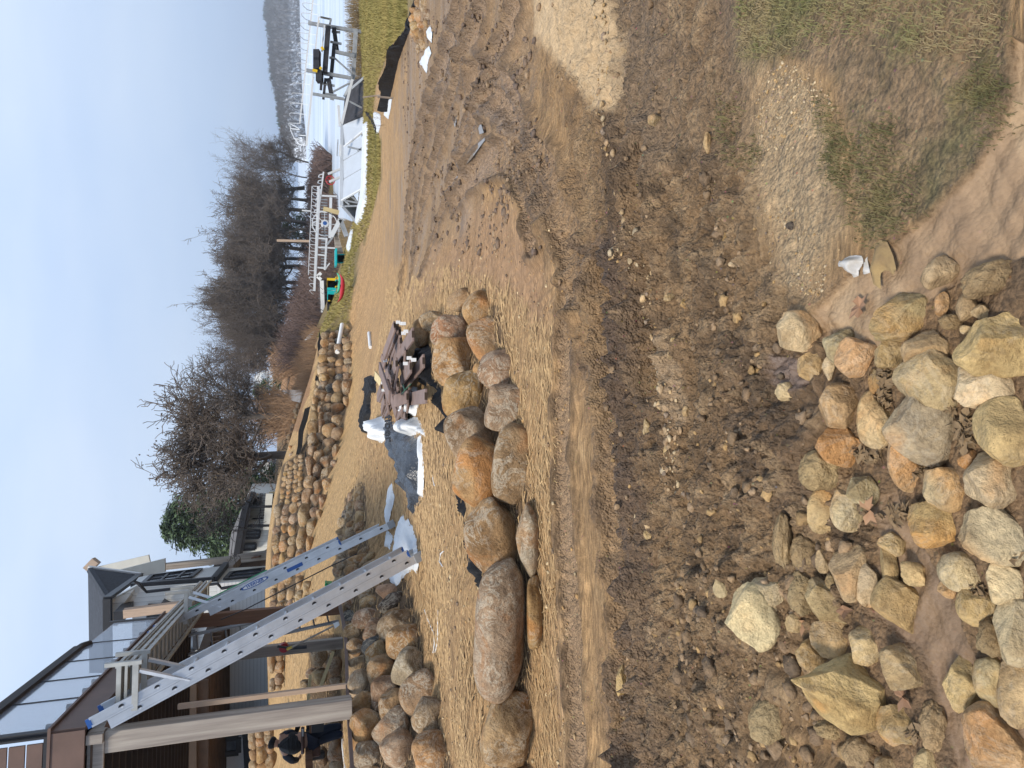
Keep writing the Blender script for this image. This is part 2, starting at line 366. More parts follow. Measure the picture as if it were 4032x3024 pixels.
# tread ripples over the flattened yard
yard = zone([(1640,1150),(1560,400),(1600,-300),(2150,-300),(2230,700),(2260,1200),(2180,1500),(2060,1300),(1980,1130)], 60, 60)
Z += yard*near*(1-track)*.006*np.sin((Xg*1.0+.25*Yg+.12*N1)*2*math.pi/.075)*ss(-.4, .3, N4)
# ---- soil colours (vertex colour, with track sheen and stone-gap shade painted in)
def c3(*c): return np.array(c)[None, None, :]
base = c3(.43, .265, .125)*np.ones(Z.shape+(3,))
def over(base, m, c): return base*(1-m[..., None])+c3(*c)*m[..., None]
base = over(base, ss(.0, .5, N1)*.35, (.30, .19, .10))
base = over(base, ss(.1, .6, N2)*.25, (.50, .35, .19))
base = over(base, z_pink*.7, (.33, .20, .115))
base = over(base, z_mud*.9, (.26, .17, .095))
base = over(base, z_mud*ss(0, .5, N4)*.4, (.35, .235, .135))
TR = fbm(Xg*.5+Yg*.1, Yg*3.2, 85, 5, .6); base = over(base, ss(.05, .45, TR)*(z_mud+z_pink*.3)*.5, (.125, .082, .05))
base = over(base, ss(.1, .5, fbm(Xg*.45, Yg*4, 86, 5, .6))*(1-z_mud)*(1-z_band)*.35, (.22, .135, .065))
base = over(base, z_band*.8, (.20, .128, .07))
base = over(base, z_band*ss(.1, .6, N2)*.45, (.30, .20, .105))
B1 = fbm(Xg*.7, Yg*6.5, 81, 5, .6); base = over(base, z_band*ss(.05, .4, B1)*.75, (.105, .070, .045)); base = over(base, z_band*ss(.08, .45, -B1)*.6, (.36, .24, .13))
base = over(base, z_band*ss(.15, .6, N4)*.6, (.125, .082, .05))
base = over(base, z_dark*ss(-.3, .3, N1+N4*.5)*.75, (.13, .088, .062))
base = over(base, z_dark2*.8, (.115, .08, .058))
base = over(base, z_track*.7*ss(-.2, .3, N1), (.47, .31, .17))
base = over(base, z_mud2*.85, (.235, .165, .105)); base = over(base, z_mud2*ss(.1, .5, fbm(Xg*2, Yg*4, 87, 4))*.6, (.13, .092, .062))
base = over(base, z_sand*.92, (.47, .34, .20))
base = over(base, z_sand2*.9, (.52, .38, .24))
base = over(base, z_low*.7, (.23, .15, .088))
base = over(base, z_low*ss(0, .5, N4)*.5, (.14, .095, .062))
base = over(base, z_grav*.85, (.44, .32, .19))
base = over(base, z_grass*.75*(1-z_grav), (.27, .19, .115))
base = over(base, z_grass*ss(.05, .45, N4)*.5*(1-z_grav), (.13, .10, .058))
base = over(base, z_green*.4, (.22, .20, .09)); base = over(base, np.maximum(z_grass, z_green)*ss(-.05, .4, fbm(Xg*3, Yg*3, 95, 5, .65))*.55, (.13, .135, .05))
FL = fbm((Xg+Yg*.5)*1.1, (Yg-Xg*.35)*9, 88, 5, .6); base = over(base, z_lump*.5, (.25, .16, .085)); base = over(base, z_lump*ss(.42, .62, BL)*.6, (.40, .275, .155)); base = over(base, z_lump*ss(.1, .5, N4)*.6, (.10, .068, .042))
base = over(base, z_silt*.96, (.285, .19, .11)); base = over(base, z_silt*ss(.05, .4, FL)*.6, (.20, .13, .075)); base = over(base, z_silt*ss(.05, .4, -FL)*.5, (.42, .30, .18))
pass
base = over(base, z_silt2*.92, (.225, .15, .09)); base = over(base, z_silt2*ss(.0, .35, FL)*.5, (.14, .092, .056))
base = over(base, z_silt2*ss(.1, .4, N4)*.4, (.21, .135, .082))
base = over(base, z_wet*.9, (.14, .10, .08))
base = over(base, z_lawn*.95, (.23, .17, .07))
base = over(base, z_lawn*ss(-.1, .5, fbm(Xg*.25, Yg*.5, 41, 4))*.5, (.15, .135, .045))
base = over(base, z_bank*.9, (.30, .165, .08))
back = ss(24, 34, Yg-.35*Xg)*(1-z_lawn)*(1-z_bank)
base = over(base, back*.8, (.17, .125, .07))
base = over(base, ss(1450, 1380, IX)*ss(1350, 1450, IY)*(1-back)*(1-z_bank)*.5, (.52, .34, .15))
base *= (1+.16*N3*near)[..., None]
base = over(base, track*(1-z_band)*.65, (.30, .205, .13)); base = over(base, berm*(1-z_band)*ss(-.5, .2, N4)*.8, (.115, .078, .05))  # sheen painted into the track floors as lighter colour; berms coloured darker
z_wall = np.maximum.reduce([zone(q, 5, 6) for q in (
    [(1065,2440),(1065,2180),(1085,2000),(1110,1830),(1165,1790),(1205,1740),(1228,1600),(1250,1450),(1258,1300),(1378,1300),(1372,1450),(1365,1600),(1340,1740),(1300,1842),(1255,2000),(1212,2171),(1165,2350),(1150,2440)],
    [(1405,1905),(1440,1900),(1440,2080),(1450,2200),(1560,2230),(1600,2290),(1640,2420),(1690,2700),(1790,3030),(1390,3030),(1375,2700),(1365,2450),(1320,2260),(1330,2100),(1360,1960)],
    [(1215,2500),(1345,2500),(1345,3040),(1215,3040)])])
base = over(base, z_wall*.85, (.075, .052, .034))  # shade in the gaps between wall stones, painted as dark ground
z_row = zone([(1690,1260),(1900,1200),(1960,1200),(2020,1500),(2060,1700),(2085,1950),(2100,2400),(2085,3040),(1960,3040),(1900,2300),(1860,1900),(1800,1500)], 10, 10); base = over(base, z_row*.8, (.09, .062, .04))  # gap shade painted under the near boulder row as well
straw = (1-z_wall)*(1-z_mud2)*(1-z_mud)*(1-z_band)*(1-z_low)*(1-z_grav)*(1-z_grass)*(1-z_silt)*(1-z_lawn)*(1-z_sand)*ss(.5, 0, track)
wet = np.clip(z_mud*.75*ss(-.5, .3, N1+.6*track)+z_dark*.5+z_silt*.55+z_silt2*.75+z_wet+z_dark2*.5+track*.5, 0, 1)*(1-z_grav)
def GZ(X, Y):
    """height of the finished, displaced ground"""
    X = np.asarray(X, float); Y = np.asarray(Y, float)
    i = np.clip(np.round(np.log(np.maximum(Y, .62)/.62)/.0044).astype(int), 0, Z.shape[0]-1); j = np.clip(np.searchsorted(tt, X/np.maximum(Y, .1)), 0, Z.shape[1]-1)
    return Z[i, j]
nr, nc = Z.shape
idx = np.arange(nr*nc).reshape(nr, nc)
quads = np.stack([idx[:-1, :-1], idx[:-1, 1:], idx[1:, 1:], idx[1:, :-1]], -1).reshape(-1, 4)
me = bpy.data.meshes.new("ground")
me.vertices.add(nr*nc); me.vertices.foreach_set('co', np.stack([Xg, Yg, Z], -1).astype(np.float32).ravel())
me.loops.add(quads.size); me.loops.foreach_set('vertex_index', quads.astype(np.int32).ravel())
me.polygons.add(len(quads)); me.polygons.foreach_set('loop_start', np.arange(0, quads.size, 4, dtype=np.int32))
me.polygons.foreach_set('use_smooth', np.ones(len(quads), bool)); me.update()
ca = me.color_attributes.new('Soil', 'FLOAT_COLOR', 'POINT')
rgba = np.ones((nr*nc, 4), np.float32); rgba[:, :3] = np.clip(base, .01, .9).reshape(-1, 3); ca.data.foreach_set('color', rgba.ravel())
for nm, arr in (('Wet', wet), ('Straw', straw), ('Smooth', np.clip(z_silt+z_silt2+z_wet+.55*z_mud*(1-z_band)+.4*z_pink*(1-z_band)+.75*z_sand, 0, 1))):
    at = me.attributes.new(nm, 'FLOAT', 'POINT'); at.data.foreach_set('value', arr.astype(np.float32).ravel())
m, t, b = nodes('soil')
at = t.nodes.new('ShaderNodeAttribute'); at.attribute_name = 'Soil'; aw = t.nodes.new('ShaderNodeAttribute'); aw.attribute_name = 'Wet'
as_ = t.nodes.new('ShaderNodeAttribute'); as_.attribute_name = 'Straw'
v = coord(t, 'Object'); vs_ = coord(t, 'Object', (9, 60, 9)); vs2 = coord(t, 'Object', (60, 14, 60))
asm = t.nodes.new('ShaderNodeAttribute'); asm.attribute_name = 'Smooth'; rgh = nmath(t, 'SUBTRACT', 1.0, nmath(t, 'MULTIPLY', asm.outputs['Fac'], .82))
fine = nnoise(t, v, 48, 8, .78); mid = nnoise(t, v, 9, 9, .74); st1 = nnoise(t, vs_, 1.0, 4, .65, .6)
vor = t.nodes.new('ShaderNodeTexVoronoi'); vor.inputs['Scale'].default_value = 38; t.links.new(v, vor.inputs['Vector'])
grain = nramp(t, fine, [(.3, .42), (.5, 1.0), (.7, 1.6)])
stre = nramp(t, st1, [(.3, .42), (.5, 1.0), (.68, 1.55)])
g2 = nmix(t, as_.outputs['Fac'], grain, stre)
c = nmix(t, 1.0, at.outputs['Color'], g2, 'MULTIPLY')
c = nmix(t, .6, c, nramp(t, mid, [(.3, .55), (.5, 1.0), (.7, 1.35)]), 'MULTIPLY')
peb = nramp(t, vor.outputs['Distance'], [(.10, 1.0), (.2, .0)])
pm = nmath(t, 'MULTIPLY', nmath(t, 'MULTIPLY', peb, nramp(t, nnoise(t, v, 14, 2), [(.52, 0.0), (.6, 1.0)])), .6)
c = nmix(t, nmath(t, 'MULTIPLY', asm.outputs['Fac'], .75), c, at.outputs['Color'])
c = nmix(t, nmath(t, 'MULTIPLY', pm, rgh), c, nmix(t, 1.0, nmix(t, .55, (.42, .31, .17), vor.outputs['Color']), (.8, .62, .42), 'MULTIPLY'))
t.links.new(c, b.inputs['Base Color'])
t.links.new(nramp(t, aw.outputs['Fac'], [(0.0, .95), (.5, .6), (1.0, .27)]), b.inputs['Roughness']); b.inputs['Specular IOR Level'].default_value = .35
vg = t.nodes.new('ShaderNodeTexVoronoi'); vg.inputs['Scale'].default_value = 75; t.links.new(v, vg.inputs['Vector'])
vg2 = t.nodes.new('ShaderNodeTexVoronoi'); vg2.inputs['Scale'].default_value = 26; t.links.new(v, vg2.inputs['Vector'])
crumb = nmath(t, 'MULTIPLY', nmath(t, 'SUBTRACT', 1.0, as_.outputs['Fac']), nmath(t, 'ADD', nmath(t, 'MULTIPLY', vg.outputs['Distance'], -.5), nmath(t, 'MULTIPLY', vg2.outputs['Distance'], -.9)))
hh = nmath(t, 'MULTIPLY', rgh, nmath(t, 'ADD', crumb, nmath(t, 'ADD', nmath(t, 'MULTIPLY', fine, .6), nmath(t, 'ADD', nmath(t, 'MULTIPLY', mid, .8), nmath(t, 'MULTIPLY', nmath(t, 'MULTIPLY', st1, as_.outputs['Fac']), .8)))))
nbump(t, b, hh, 1.0, .034)
me.materials.append(m)
ground = bpy.data.objects.new("ground", me); link(ground); ground['kind'] = 'structure'
# lake ice and far hills
ice_m, t, b = nodes('ice'); v = coord(t, 'Object', (.02, .12, 1))
t.links.new(nramp(t, nnoise(t, v, 1.0, 7, .6, .3), [(.35, (.36, .44, .54)), (.5, (.50, .57, .66)), (.62, (.60, .65, .71))]), b.inputs['Base Color']); b.inputs['Roughness'].default_value = .45
ICE = -2.45
o = mesh_obj('lake_ice', [(-900, 40, ICE), (1400, 40, ICE), (1400, 1400, ICE), (-900, 1400, ICE)], [(0, 1, 2, 3)], ice_m); o['kind'] = 'structure'
# ============================================================ ROCKS
def ico(sub):
    bm = bmesh.new(); bmesh.ops.create_icosphere(bm, subdivisions=sub, radius=1.0)
    v = np.array([x.co[:] for x in bm.verts]); f = np.array([[q.index for q in p.verts] for p in bm.faces]); bm.free(); return v, f
ICO = {k: ico(k) for k in (3, 4, 5, 6)}
def rock_shape(n, rs, style):
    """directions -> radii scaled points; style 'boulder' (worn, rounded), 'angular' (split faces), 'clod'"""
    q = {'boulder': 3.1, 'angular': 2.25, 'clod': 2.2}[style]
    r = 1.0/np.power((np.abs(n)**q).sum(1), 1/q)
    def wav(fr, k, amp):
        s = 0
        for _ in range(k):
            d = rs.normal(size=3); d /= np.linalg.norm(d); s = s+np.sin(n @ d*fr*rs.uniform(.7, 1.3)+rs.uniform(0, 6.28))
        return amp*s/math.sqrt(k)
    if style == 'angular':
        nn = n+np.stack([wav(7, 4, .03) for _ in range(3)], 1)
        cut = np.full(len(n), 9.0)
        for _ in range(15):
            d = rs.normal(size=3); d /= np.linalg.norm(d); dd = rs.uniform(.66, .97)
            dp = nn @ d; cut = np.minimum(cut, np.where(dp > .05, dd/np.maximum(dp, .05), 9))
        r = np.minimum(r*1.16, cut*1.12)+wav(5, 5, .012)+wav(15, 7, .009)+wav(38, 9, .005)
    elif style == 'boulder':
        cut = np.full(len(n), 9.0)
        for _ in range(8):
            d = rs.normal(size=3); d /= np.linalg.norm(d); dd = rs.uniform(.8, .95); dp = n @ d
            cut = np.minimum(cut, np.where(dp > .05, dd/np.maximum(dp, .05), 9))
        k = 14.0; r = -np.log(np.exp(-k*r)+np.exp(-k*cut))/k+.02
        r = r+wav(2.6, 4, .05)+wav(6, 6, .022)+wav(17, 8, .007)+wav(40, 8, .003)
    else: r = r+wav(4, 5, .08)+wav(11, 8, .05)+wav(26, 10, .028)
    return n*r[:, None]
def stone_material(name, rough_b, vein, bumpd):
    m, t, b = nodes(name); v = coord(t, 'Object', rnd=True)
    oi = t.nodes.new('ShaderNodeObjectInfo'); c0 = oi.outputs['Color']
    dk = nmix(t, 1.0, c0, (.56, .49, .42), 'MULTIPLY'); lt = nmix(t, 1.0, c0, (1.3, 1.24, 1.16), 'MULTIPLY')
    c = nmix(t, nramp(t, nnoise(t, v, 3.4, 6, .6, .4), [(.36, 0.0), (.62, 1.0)]), dk, c0)
    c = nmix(t, nramp(t, nnoise(t, v, 9, 5, .6), [(.46, 0.0), (.7, .85)]), c, lt)
    st = nramp(t, nnoise(t, v, 2.3, 4, .5, 1.0), [(.56, 0.0), (.66, .5)])
    c = nmix(t, st, c, nmix(t, 1.0, c0, (1.25, .78, .42), 'MULTIPLY'))
    wv = nramp(t, nnoise(t, v, 6, 9, .72, 3.2), [(.50, 0.0), (.53, 1.0), (.575, 1.0), (.62, 0.0)])
    msk = nramp(t, nnoise(t, v, 3.0, 2), [(.38, 0.0), (.55, 1.0)])
    c = nmix(t, nmath(t, 'MULTIPLY', nmath(t, 'MULTIPLY', wv, msk), vein), c, (.50, .44, .34))
    sp = nramp(t, nnoise(t, v, 70, 3, .7), [(.35, .74), (.5, 1.0), (.68, 1.22)])
    c = nmix(t, .8, c, sp, 'MULTIPLY')
    t.links.new(c, b.inputs['Base Color']); b.inputs['Roughness'].default_value = .82; b.inputs['Specular IOR Level'].default_value = .25
    h_ = nmath(t, 'ADD', nmath(t, 'MULTIPLY', nnoise(t, v, 16, 8, .7), 1.0), nmath(t, 'MULTIPLY', nnoise(t, v, 5, 5, .6, .8), 1.2))
    nbump(t, b, h_, 1.0, bumpd); return m
M_BOUL = stone_material('worn_boulder_stone', .6, .55, .028)
M_RUB = stone_material('split_rubble_stone', .75, .22, .03)
M_CLOD = stone_material('mud_clod_earth', .95, .0, .05)
HUE = {  # word: albedo
 'tan': (.36, .24, .125), 'orange': (.40, .225, .09), 'rust': (.26, .14, .065), 'brown': (.235, .155, .095), 'mauve': (.27, .175, .145),
 'purple': (.16, .115, .10), 'grey': (.235, .20, .155), 'slate': (.11, .115, .12), 'olive': (.27, .22, .125), 'bluish': (.24, .25, .22),
 'cream': (.60, .50, .33), 'yellow': (.52, .36, .15), 'ochre': (.36, .22, .075), 'pale': (.52, .44, .31), 'greenish': (.37, .36, .26), 'pink': (.42, .30, .21),
 'muddy': (.20, .135, .085), 'dark': (.085, .066, .055), 'sandy': (.44, .30, .165)}
rockreg = {}
def rock(cx, cy, a, b_, ang, hue, reg, style='boulder', D=None, thick=.85, sink=.25, sub=4, label=None, name='boulder', grow=1.05, lit=0, cat=None):
    p = G(cx, cy)
    if D is not None and D < p.y: p = P(cx, cy, D)
    dc = (p-CAM).dot(FW); k = dc/F*grow
    rx, ry = a*k, b_*k; rz = (rx+ry)/2*thick
    d = (p-CAM).normalized()
    if p.y < 9:
        k2 = rx*.6; dz = float(np.mean(GZ([p.x, p.x+k2, p.x-k2], [p.y, p.y-k2*.5, p.y-k2*.5])))-gz(p.x, p.y)
        if reg in ('rub', 'peb') and dz > 0: p = p-d*(dz/max(-d.z, .2))
    p = p+d*(rz*(sink*2-.45))
    v, f = ICO[sub]; rs = np.random.RandomState(int(cx*7+cy*13) % 99991)
    q = rock_shape(v, rs, style)
    q[:, 0] = (q[:, 0]-(q[:, 0].max()+q[:, 0].min())/2)/(np.ptp(q[:, 0])/2); q[:, 1] = (q[:, 1]-(q[:, 1].max()+q[:, 1].min())/2)/(np.ptp(q[:, 1])/2)
    ca_, sa_ = math.cos(R(ang)), math.sin(R(ang))
    e1 = -UP*ca_-RT*sa_; e2 = UP*sa_-RT*ca_
    # the stone's third axis leans with the ground so that it lies on it rather than facing the lens
    e3 = (-FW*.9+Vector((0, 0, .25))).normalized()
    B = np.array([list(e1*rx), list(e2*ry), list(e3*rz)])
    me = bpy.data.meshes.new(name)
    q = q @ B
    me.vertices.add(len(q)); me.vertices.foreach_set('co', q.astype(np.float32).ravel())
    me.loops.add(f.size); me.loops.foreach_set('vertex_index', f.astype(np.int32).ravel())
    me.polygons.add(len(f)); me.polygons.foreach_set('loop_start', np.arange(0, f.size, 3, dtype=np.int32))
    me.polygons.foreach_set('use_smooth', np.ones(len(f), bool)); me.update()
    if style == 'angular': me.set_sharp_from_angle(angle=R(28))
    me.materials.append({'boulder': M_BOUL, 'angular': M_RUB, 'clod': M_CLOD}[style])
    o = bpy.data.objects.new(name, me); o.location = p; link(o)
    j = 1+rs.uniform(-.12, .12); h_ = [a_*.44+b_2*.56 for a_, b_2 in zip(HUE[hue], ((.34, .225, .12) if style == 'boulder' else (.60, .45, .235)) if hue not in ('dark','slate') else HUE[hue])]; o.color = (h_[0]*j, h_[1]*j*(1+rs.uniform(-.03, .03)), h_[2]*j, 1)
    o['category'] = cat or ('boulder' if name == 'boulder' else 'rock')
    rockreg.setdefault(reg, []).append((cy, cx, hue, o, label, a*b_)); return o
CW = {'tan': 'tan', 'orange': 'orange-tan', 'rust': 'rust brown', 'brown': 'brown', 'mauve': 'mauve-brown', 'purple': 'dark purplish', 'grey': 'grey-brown', 'slate': 'dark slate grey',
      'olive': 'olive-brown', 'bluish': 'bluish grey', 'cream': 'cream', 'yellow': 'yellowish', 'ochre': 'ochre', 'pale': 'pale', 'greenish': 'pale grey-green', 'pink': 'pinkish', 'muddy': 'mud-covered brown', 'dark': 'wet dark', 'sandy': 'sandy tan'}
def ordn(n): return f"{n}{'th' if 10 <= n % 100 <= 20 else {1: 'st', 2: 'nd', 3: 'rd'}.get(n % 10, 'th')}"
def finish_rocks():
    for reg, (where, grp, noun) in REG.items():
        lst = sorted(rockreg.get(reg, []), key=lambda r: (r[0], r[1]))
        seen = {}
        for cy, cx, hue, o, lab, ar in lst:
            seen.setdefault(hue, []).append(o)
        cnt = {}
        for cy, cx, hue, o, lab, ar in lst:
            cnt[hue] = cnt.get(hue, 0)+1; n = len(seen[hue])
            if lab: o['label'] = lab
            elif n == 1: o['label'] = f"only {CW[hue]} {noun} {where}"
            else: o['label'] = f"{CW[hue]} {noun} {where}, {ordn(cnt[hue])} such from picture top"
            o['group'] = grp
REG = {'row_low': ('in the lower course of the near boulder row', 'boulders of the near row', 'boulder'),
       'row_up': ('in the upper course of the near boulder row', 'boulders of the near row', 'boulder'),
       'near': ('in the slope below the deck posts', 'boulders of the slope below the deck', 'boulder'),
       'small': ('in the low wall behind the ladders', 'boulders of the low wall behind the ladders', 'boulder'),
       'l1': ('in top course of long far wall', 'boulders of the long far wall', 'boulder'),
       'l2': ('in second course of long far wall', 'boulders of the long far wall', 'boulder'),
       'l3': ('in third course of long far wall', 'boulders of the long far wall', 'boulder'),
       'l4': ('in bottom course of long far wall', 'boulders of the long far wall', 'boulder'),
       'u1': ('in crest course of upper riprap tier', 'boulders of the upper riprap tier', 'boulder'),
       'u2': ('in second course of upper riprap tier', 'boulders of the upper riprap tier', 'boulder'),
       'u3': ('in third course of upper riprap tier', 'boulders of the upper riprap tier', 'boulder'),
       'u4': ('in lowest course of upper riprap tier', 'boulders of the upper riprap tier', 'boulder'),
       'deck': ('of the retaining wall under the deck', 'boulders of the wall under the deck', 'boulder'),
       'deck2': ('on the crest behind the worker', 'boulders on the crest behind the worker', 'boulder'),
       'heap': ('in the stone heap by the silt fence', 'stones heaped by the silt fence', 'stone'),
       'edge': ('along the garden edging beyond the oak', 'stones edging the lawn beyond the oak', 'stone'),
       'rub': ('in the pale rubble heap', 'rocks of the pale rubble heap', 'rock'),
       'peb': ('lying loose in the mud', 'loose stones in the mud', 'stone')}
# near boulder row (photo px: centre x, y, half extents)
for r in ((1825,1181,60,42,-20,'tan','row_low'),(1902,1219,74,76,-15,'orange','row_low'),(1922,1340,70,84,-25,'tan','row_low'),(1971,1465,80,88,0,'mauve','row_low'),(2001,1606,84,94,10,'grey','row_low'),
          (2030,1824,78,150,6,'brown','row_low'),(2087,2125,46,142,0,'bluish','row_low'),(2110,2411,36,139,0,'ochre','row_low'),(2034,3062,73,48,0,'brown','row_low')):
    rock(*r, D=None if r[2] > 50 else None, sub=5, sink=.18)
for r in ((2007,2865,98,142,0,'tan','row_up'),(1982,2460,89,255,3,'grey','row_up'),(1941,2113,98,150,-8,'rust','row_up'),(1891,1865,90,136,8,'orange','row_up'),(1863,1720,84,112,-25,'grey','row_up'),
          (1830,1554,74,98,8,'ochre','row_up'),(1791,1424,75,96,8,'orange','row_up'),(1776,1308,72,64,0,'mauve','row_up'),(1705,1264,46,36,-20,'olive','row_up'),(1664,1312,34,58,10,'tan','row_up')):
    q = rock(*r, sub=5, sink=.05, D=G(r[0]+r[2]*.8, r[1]).y+.12)
rock(1879,1449,17,20,0,'ochre','row_low',sub=4,D=5.35,label='small ochre chock stone wedged between two courses of the near row')
# riprap slope below the deck (zoom px -> photo px)
def Z2(ox, oy, s): return lambda r: (ox+r[0]/s, oy+r[1]/s, r[2]/s, r[3]/s)+tuple(r[4:])
f = Z2(1300, 2400, 2.658)
for r in ((215,60,70,50,0,'slate'),(195,148,45,50,0,'brown'),(395,90,140,98,10,'mauve'),(460,220,85,115,20,'mauve'),(720,150,185,145,-25,'grey'),(650,45,100,50,-30,'rust'),(270,250,98,115,-15,'olive'),(800,335,192,160,0,'orange'),
          (440,395,90,110,0,'slate'),(500,495,98,158,-10,'olive'),(300,430,88,135,-25,'tan'),(850,620,178,205,-20,'bluish'),(555,650,132,160,-20,'brown'),(290,610,106,104,-15,'grey'),(312,790,104,143,0,'pale'),(585,880,150,158,0,'purple'),
          (975,870,200,212,-20,'brown'),(645,1025,116,165,-10,'tan'),(338,1035,120,148,-15,'orange'),(385,1290,155,222,-15,'tan'),(665,1240,200,155,-40,'grey'),(1075,1125,215,198,0,'grey'),(400,1515,130,138,-20,'grey'),(720,1465,190,185,0,'mauve'),
          (1125,1480,236,176,0,'orange'),(470,1680,60,40,0,'brown'),(250,1720,90,90,0,'grey')):
    rock(*f(r), 'near', sub=5, sink=.1, grow=1.08)
f = Z2(1150, 2200, 2.309)
for r in ((890,300,112,72,20,'mauve'),(915,405,112,85,-15,'dark'),(720,395,95,64,0,'tan'),(680,320,80,60,0,'brown'),(530,400,42,52,0,'purple'),(480,445,38,50,0,'brown'),
          (440,40,70,48,-20,'grey'),(570,20,70,45,-25,'orange'),(690,20,75,45,-25,'brown'),(560,100,68,50,-20,'tan'),(430,120,55,52,-15,'mauve'),(450,205,78,42,-25,'grey'),(610,140,75,52,-25,'mauve'),(720,70,90,50,-25,'grey'),(800,20,70,38,-20,'tan'),(800,150,60,50,0,'grey'),
          (500,290,70,55,0,'grey'),(400,330,55,55,0,'brown'),(780,230,60,40,0,'brown')):
    rock(*f(r), 'near', sub=4, sink=.1, grow=1.08)
f = Z2(1000, 1750, 3.318)
for r in ((1385,565,30,52,0,'olive'),(1375,680,52,78,0,'tan'),(1280,700,48,64,-15,'purple'),(1272,820,58,72,0,'olive'),(1390,820,62,74,0,'mauve'),(1268,942,62,62,0,'brown'),(1395,955,58,75,0,'tan'),(1185,925,30,55,0,'slate'),(1285,1050,68,48,-15,'rust'),
          (1160,1035,52,72,0,'olive'),(1395,1095,65,80,0,'brown'),(1272,1158,60,65,0,'grey'),(1150,1150,62,56,-20,'olive'),(1148,1245,62,62,0,'grey'),(1245,1255,52,40,0,'brown'),(1410,1170,62,45,0,'tan'),
          (1190,1330,75,50,-20,'mauve'),(1330,1300,70,50,-20,'grey'),(1310,1420,80,50,-25,'tan'),(1450,1400,70,55,-20,'brown'),(1420,1500,90,60,-25,'orange'),(1300,1520,80,55,-25,'brown'),(1180,1440,70,55,-20,'grey'),(1160,1560,75,60,-15,'grey'),(1530,1480,60,55,-20,'olive')):
    rock(*f(r), 'small', sub=4, sink=.05, grow=1.2)
# long far wall
f = Z2(1000, 1750, 3.318)
def Dl(x, y): return float(np.interp(y, [1300, 1450, 1600, 1740, 1842, 2000, 2171, 2350], [25.2, 23.8, 22.4, 21, 20, 18.8, 18.1, 17.5]))
for r, g_ in [((755,85,46,62,0,'grey'),'l1'),((745,280,48,122,-3,'rust'),'l1'),((735,490,62,80,0,'tan'),'l1'),((710,680,60,104,0,'brown'),'l1'),((680,930,66,152,-5,'olive'),'l1'),((648,1225,66,134,-3,'tan'),'l1'),((628,1470,72,98,0,'mauve'),'l1'),
             ((855,165,53,88,0,'tan'),'l2'),((838,375,50,115,-3,'purple'),'l2'),((855,565,66,90,-8,'brown'),'l2'),((815,740,58,86,0,'grey'),'l2'),((800,895,56,68,0,'mauve'),'l2'),((766,1085,56,115,0,'olive'),'l2'),((738,1320,34,115,0,'orange'),'l2'),
             ((965,100,60,72,0,'tan'),'l3'),((955,235,72,78,0,'purple'),'l3'),((960,388,62,84,0,'grey'),'l3'),((970,530,52,86,-20,'orange'),'l3'),((905,752,44,92,0,'mauve'),'l3'),((868,930,28,78,-15,'tan'),'l3'),
             ((1075,100,36,98,0,'grey'),'l4'),((1055,255,42,50,0,'mauve'),'l4')]:
    q = f(r); rock(*q, g_, D=Dl(q[0], q[1]), sub=4, sink=.05, grow=1.12)
f = Z2(1000, 1300, 2.765)
for g_, L_ in (('l1', ((775,60,36,34,'grey'),(780,150,44,50,'orange'),(760,235,40,44,'tan'),(755,318,48,50,'ochre'),(750,383,46,30,'brown'),(755,448,48,48,'cream'),(760,525,50,50,'yellow'),(755,612,42,52,'bluish'),(735,725,50,64,'tan'),(662,780,22,50,'sandy'),(660,840,30,30,'olive'),(662,935,36,54,'olive'),(645,1068,44,72,'tan'),(645,1190,42,66,'grey'),(700,575,16,24,'pale'),(685,665,26,34,'tan'))),
            ('l2', ((855,60,34,38,'brown'),(840,122,32,27,'orange'),(850,178,38,38,'grey'),(840,260,42,46,'brown'),(852,335,44,40,'tan'),(845,395,42,30,'brown'),(850,460,40,46,'orange'),(835,635,48,46,'slate'),(742,805,36,30,'brown'),(728,860,28,42,'grey'),(735,940,32,48,'tan'),(725,1050,36,72,'mauve'),(725,1168,42,46,'bluish'))),
            ('l3', ((905,45,30,38,'grey'),(925,120,34,36,'slate'),(932,205,44,52,'purple'),(940,362,44,48,'orange'),(945,445,48,48,'brown'),(935,520,42,40,'slate'),(920,620,48,72,'tan'),(825,755,44,60,'purple'),(815,860,52,58,'brown'),(820,965,54,64,'grey'),(820,1105,62,78,'sandy'),(820,1230,62,54,'grey'))),
            ('l4', ((1012,40,40,44,'grey'),(1015,115,42,42,'brown'),(1022,190,48,52,'tan'),(1025,275,46,46,'rust'),(1032,350,44,42,'bluish'),(1030,430,52,54,'grey'),(1025,520,46,50,'purple'),(1022,620,46,78,'brown'),(918,745,56,66,'olive'),(1005,775,28,46,'sandy'),(915,865,56,66,'brown'),(915,990,54,62,'tan'),(910,1130,58,66,'grey')))):
    for r in L_:
        q = f((r[0], r[1], r[2]*1.06, r[3]*1.06, 0, r[4])); rock(*q, g_, D=Dl(q[0], q[1]), sub=3, sink=.05, grow=1.1)
# course 2-3 stones hidden between the two zooms are filled by rule, and the upper tier
rg = random.Random(4)
pick = lambda: rg.choice(['tan', 'brown', 'grey', 'orange', 'olive', 'mauve', 'tan', 'ochre', 'brown'])
pick2 = lambda: rg.choice(['tan', 'orange', 'ochre', 'sandy', 'brown', 'tan', 'rust'])
def course(reg, x0, y0, x1, y1, step, half, D0, D1, pk, sub=3, jit=4, style='boulder'):
    y = y0
    while y < y1:
        k = (y-y0)/(y1-y0); st = step*rg.uniform(.8, 1.25)
        rock(x0+(x1-x0)*k+rg.uniform(-jit, jit), y+st/2, half*rg.uniform(.85, 1.12), st/2*1.06, rg.uniform(-12, 12), pk(), reg, style, D=D0+(D1-D0)*k, sub=sub, sink=.05, grow=1.12)
        y += st
course('u4', 1188, 1790, 1178, 1990, 18, 11, 21.4, 20.2, pick2, jit=3)
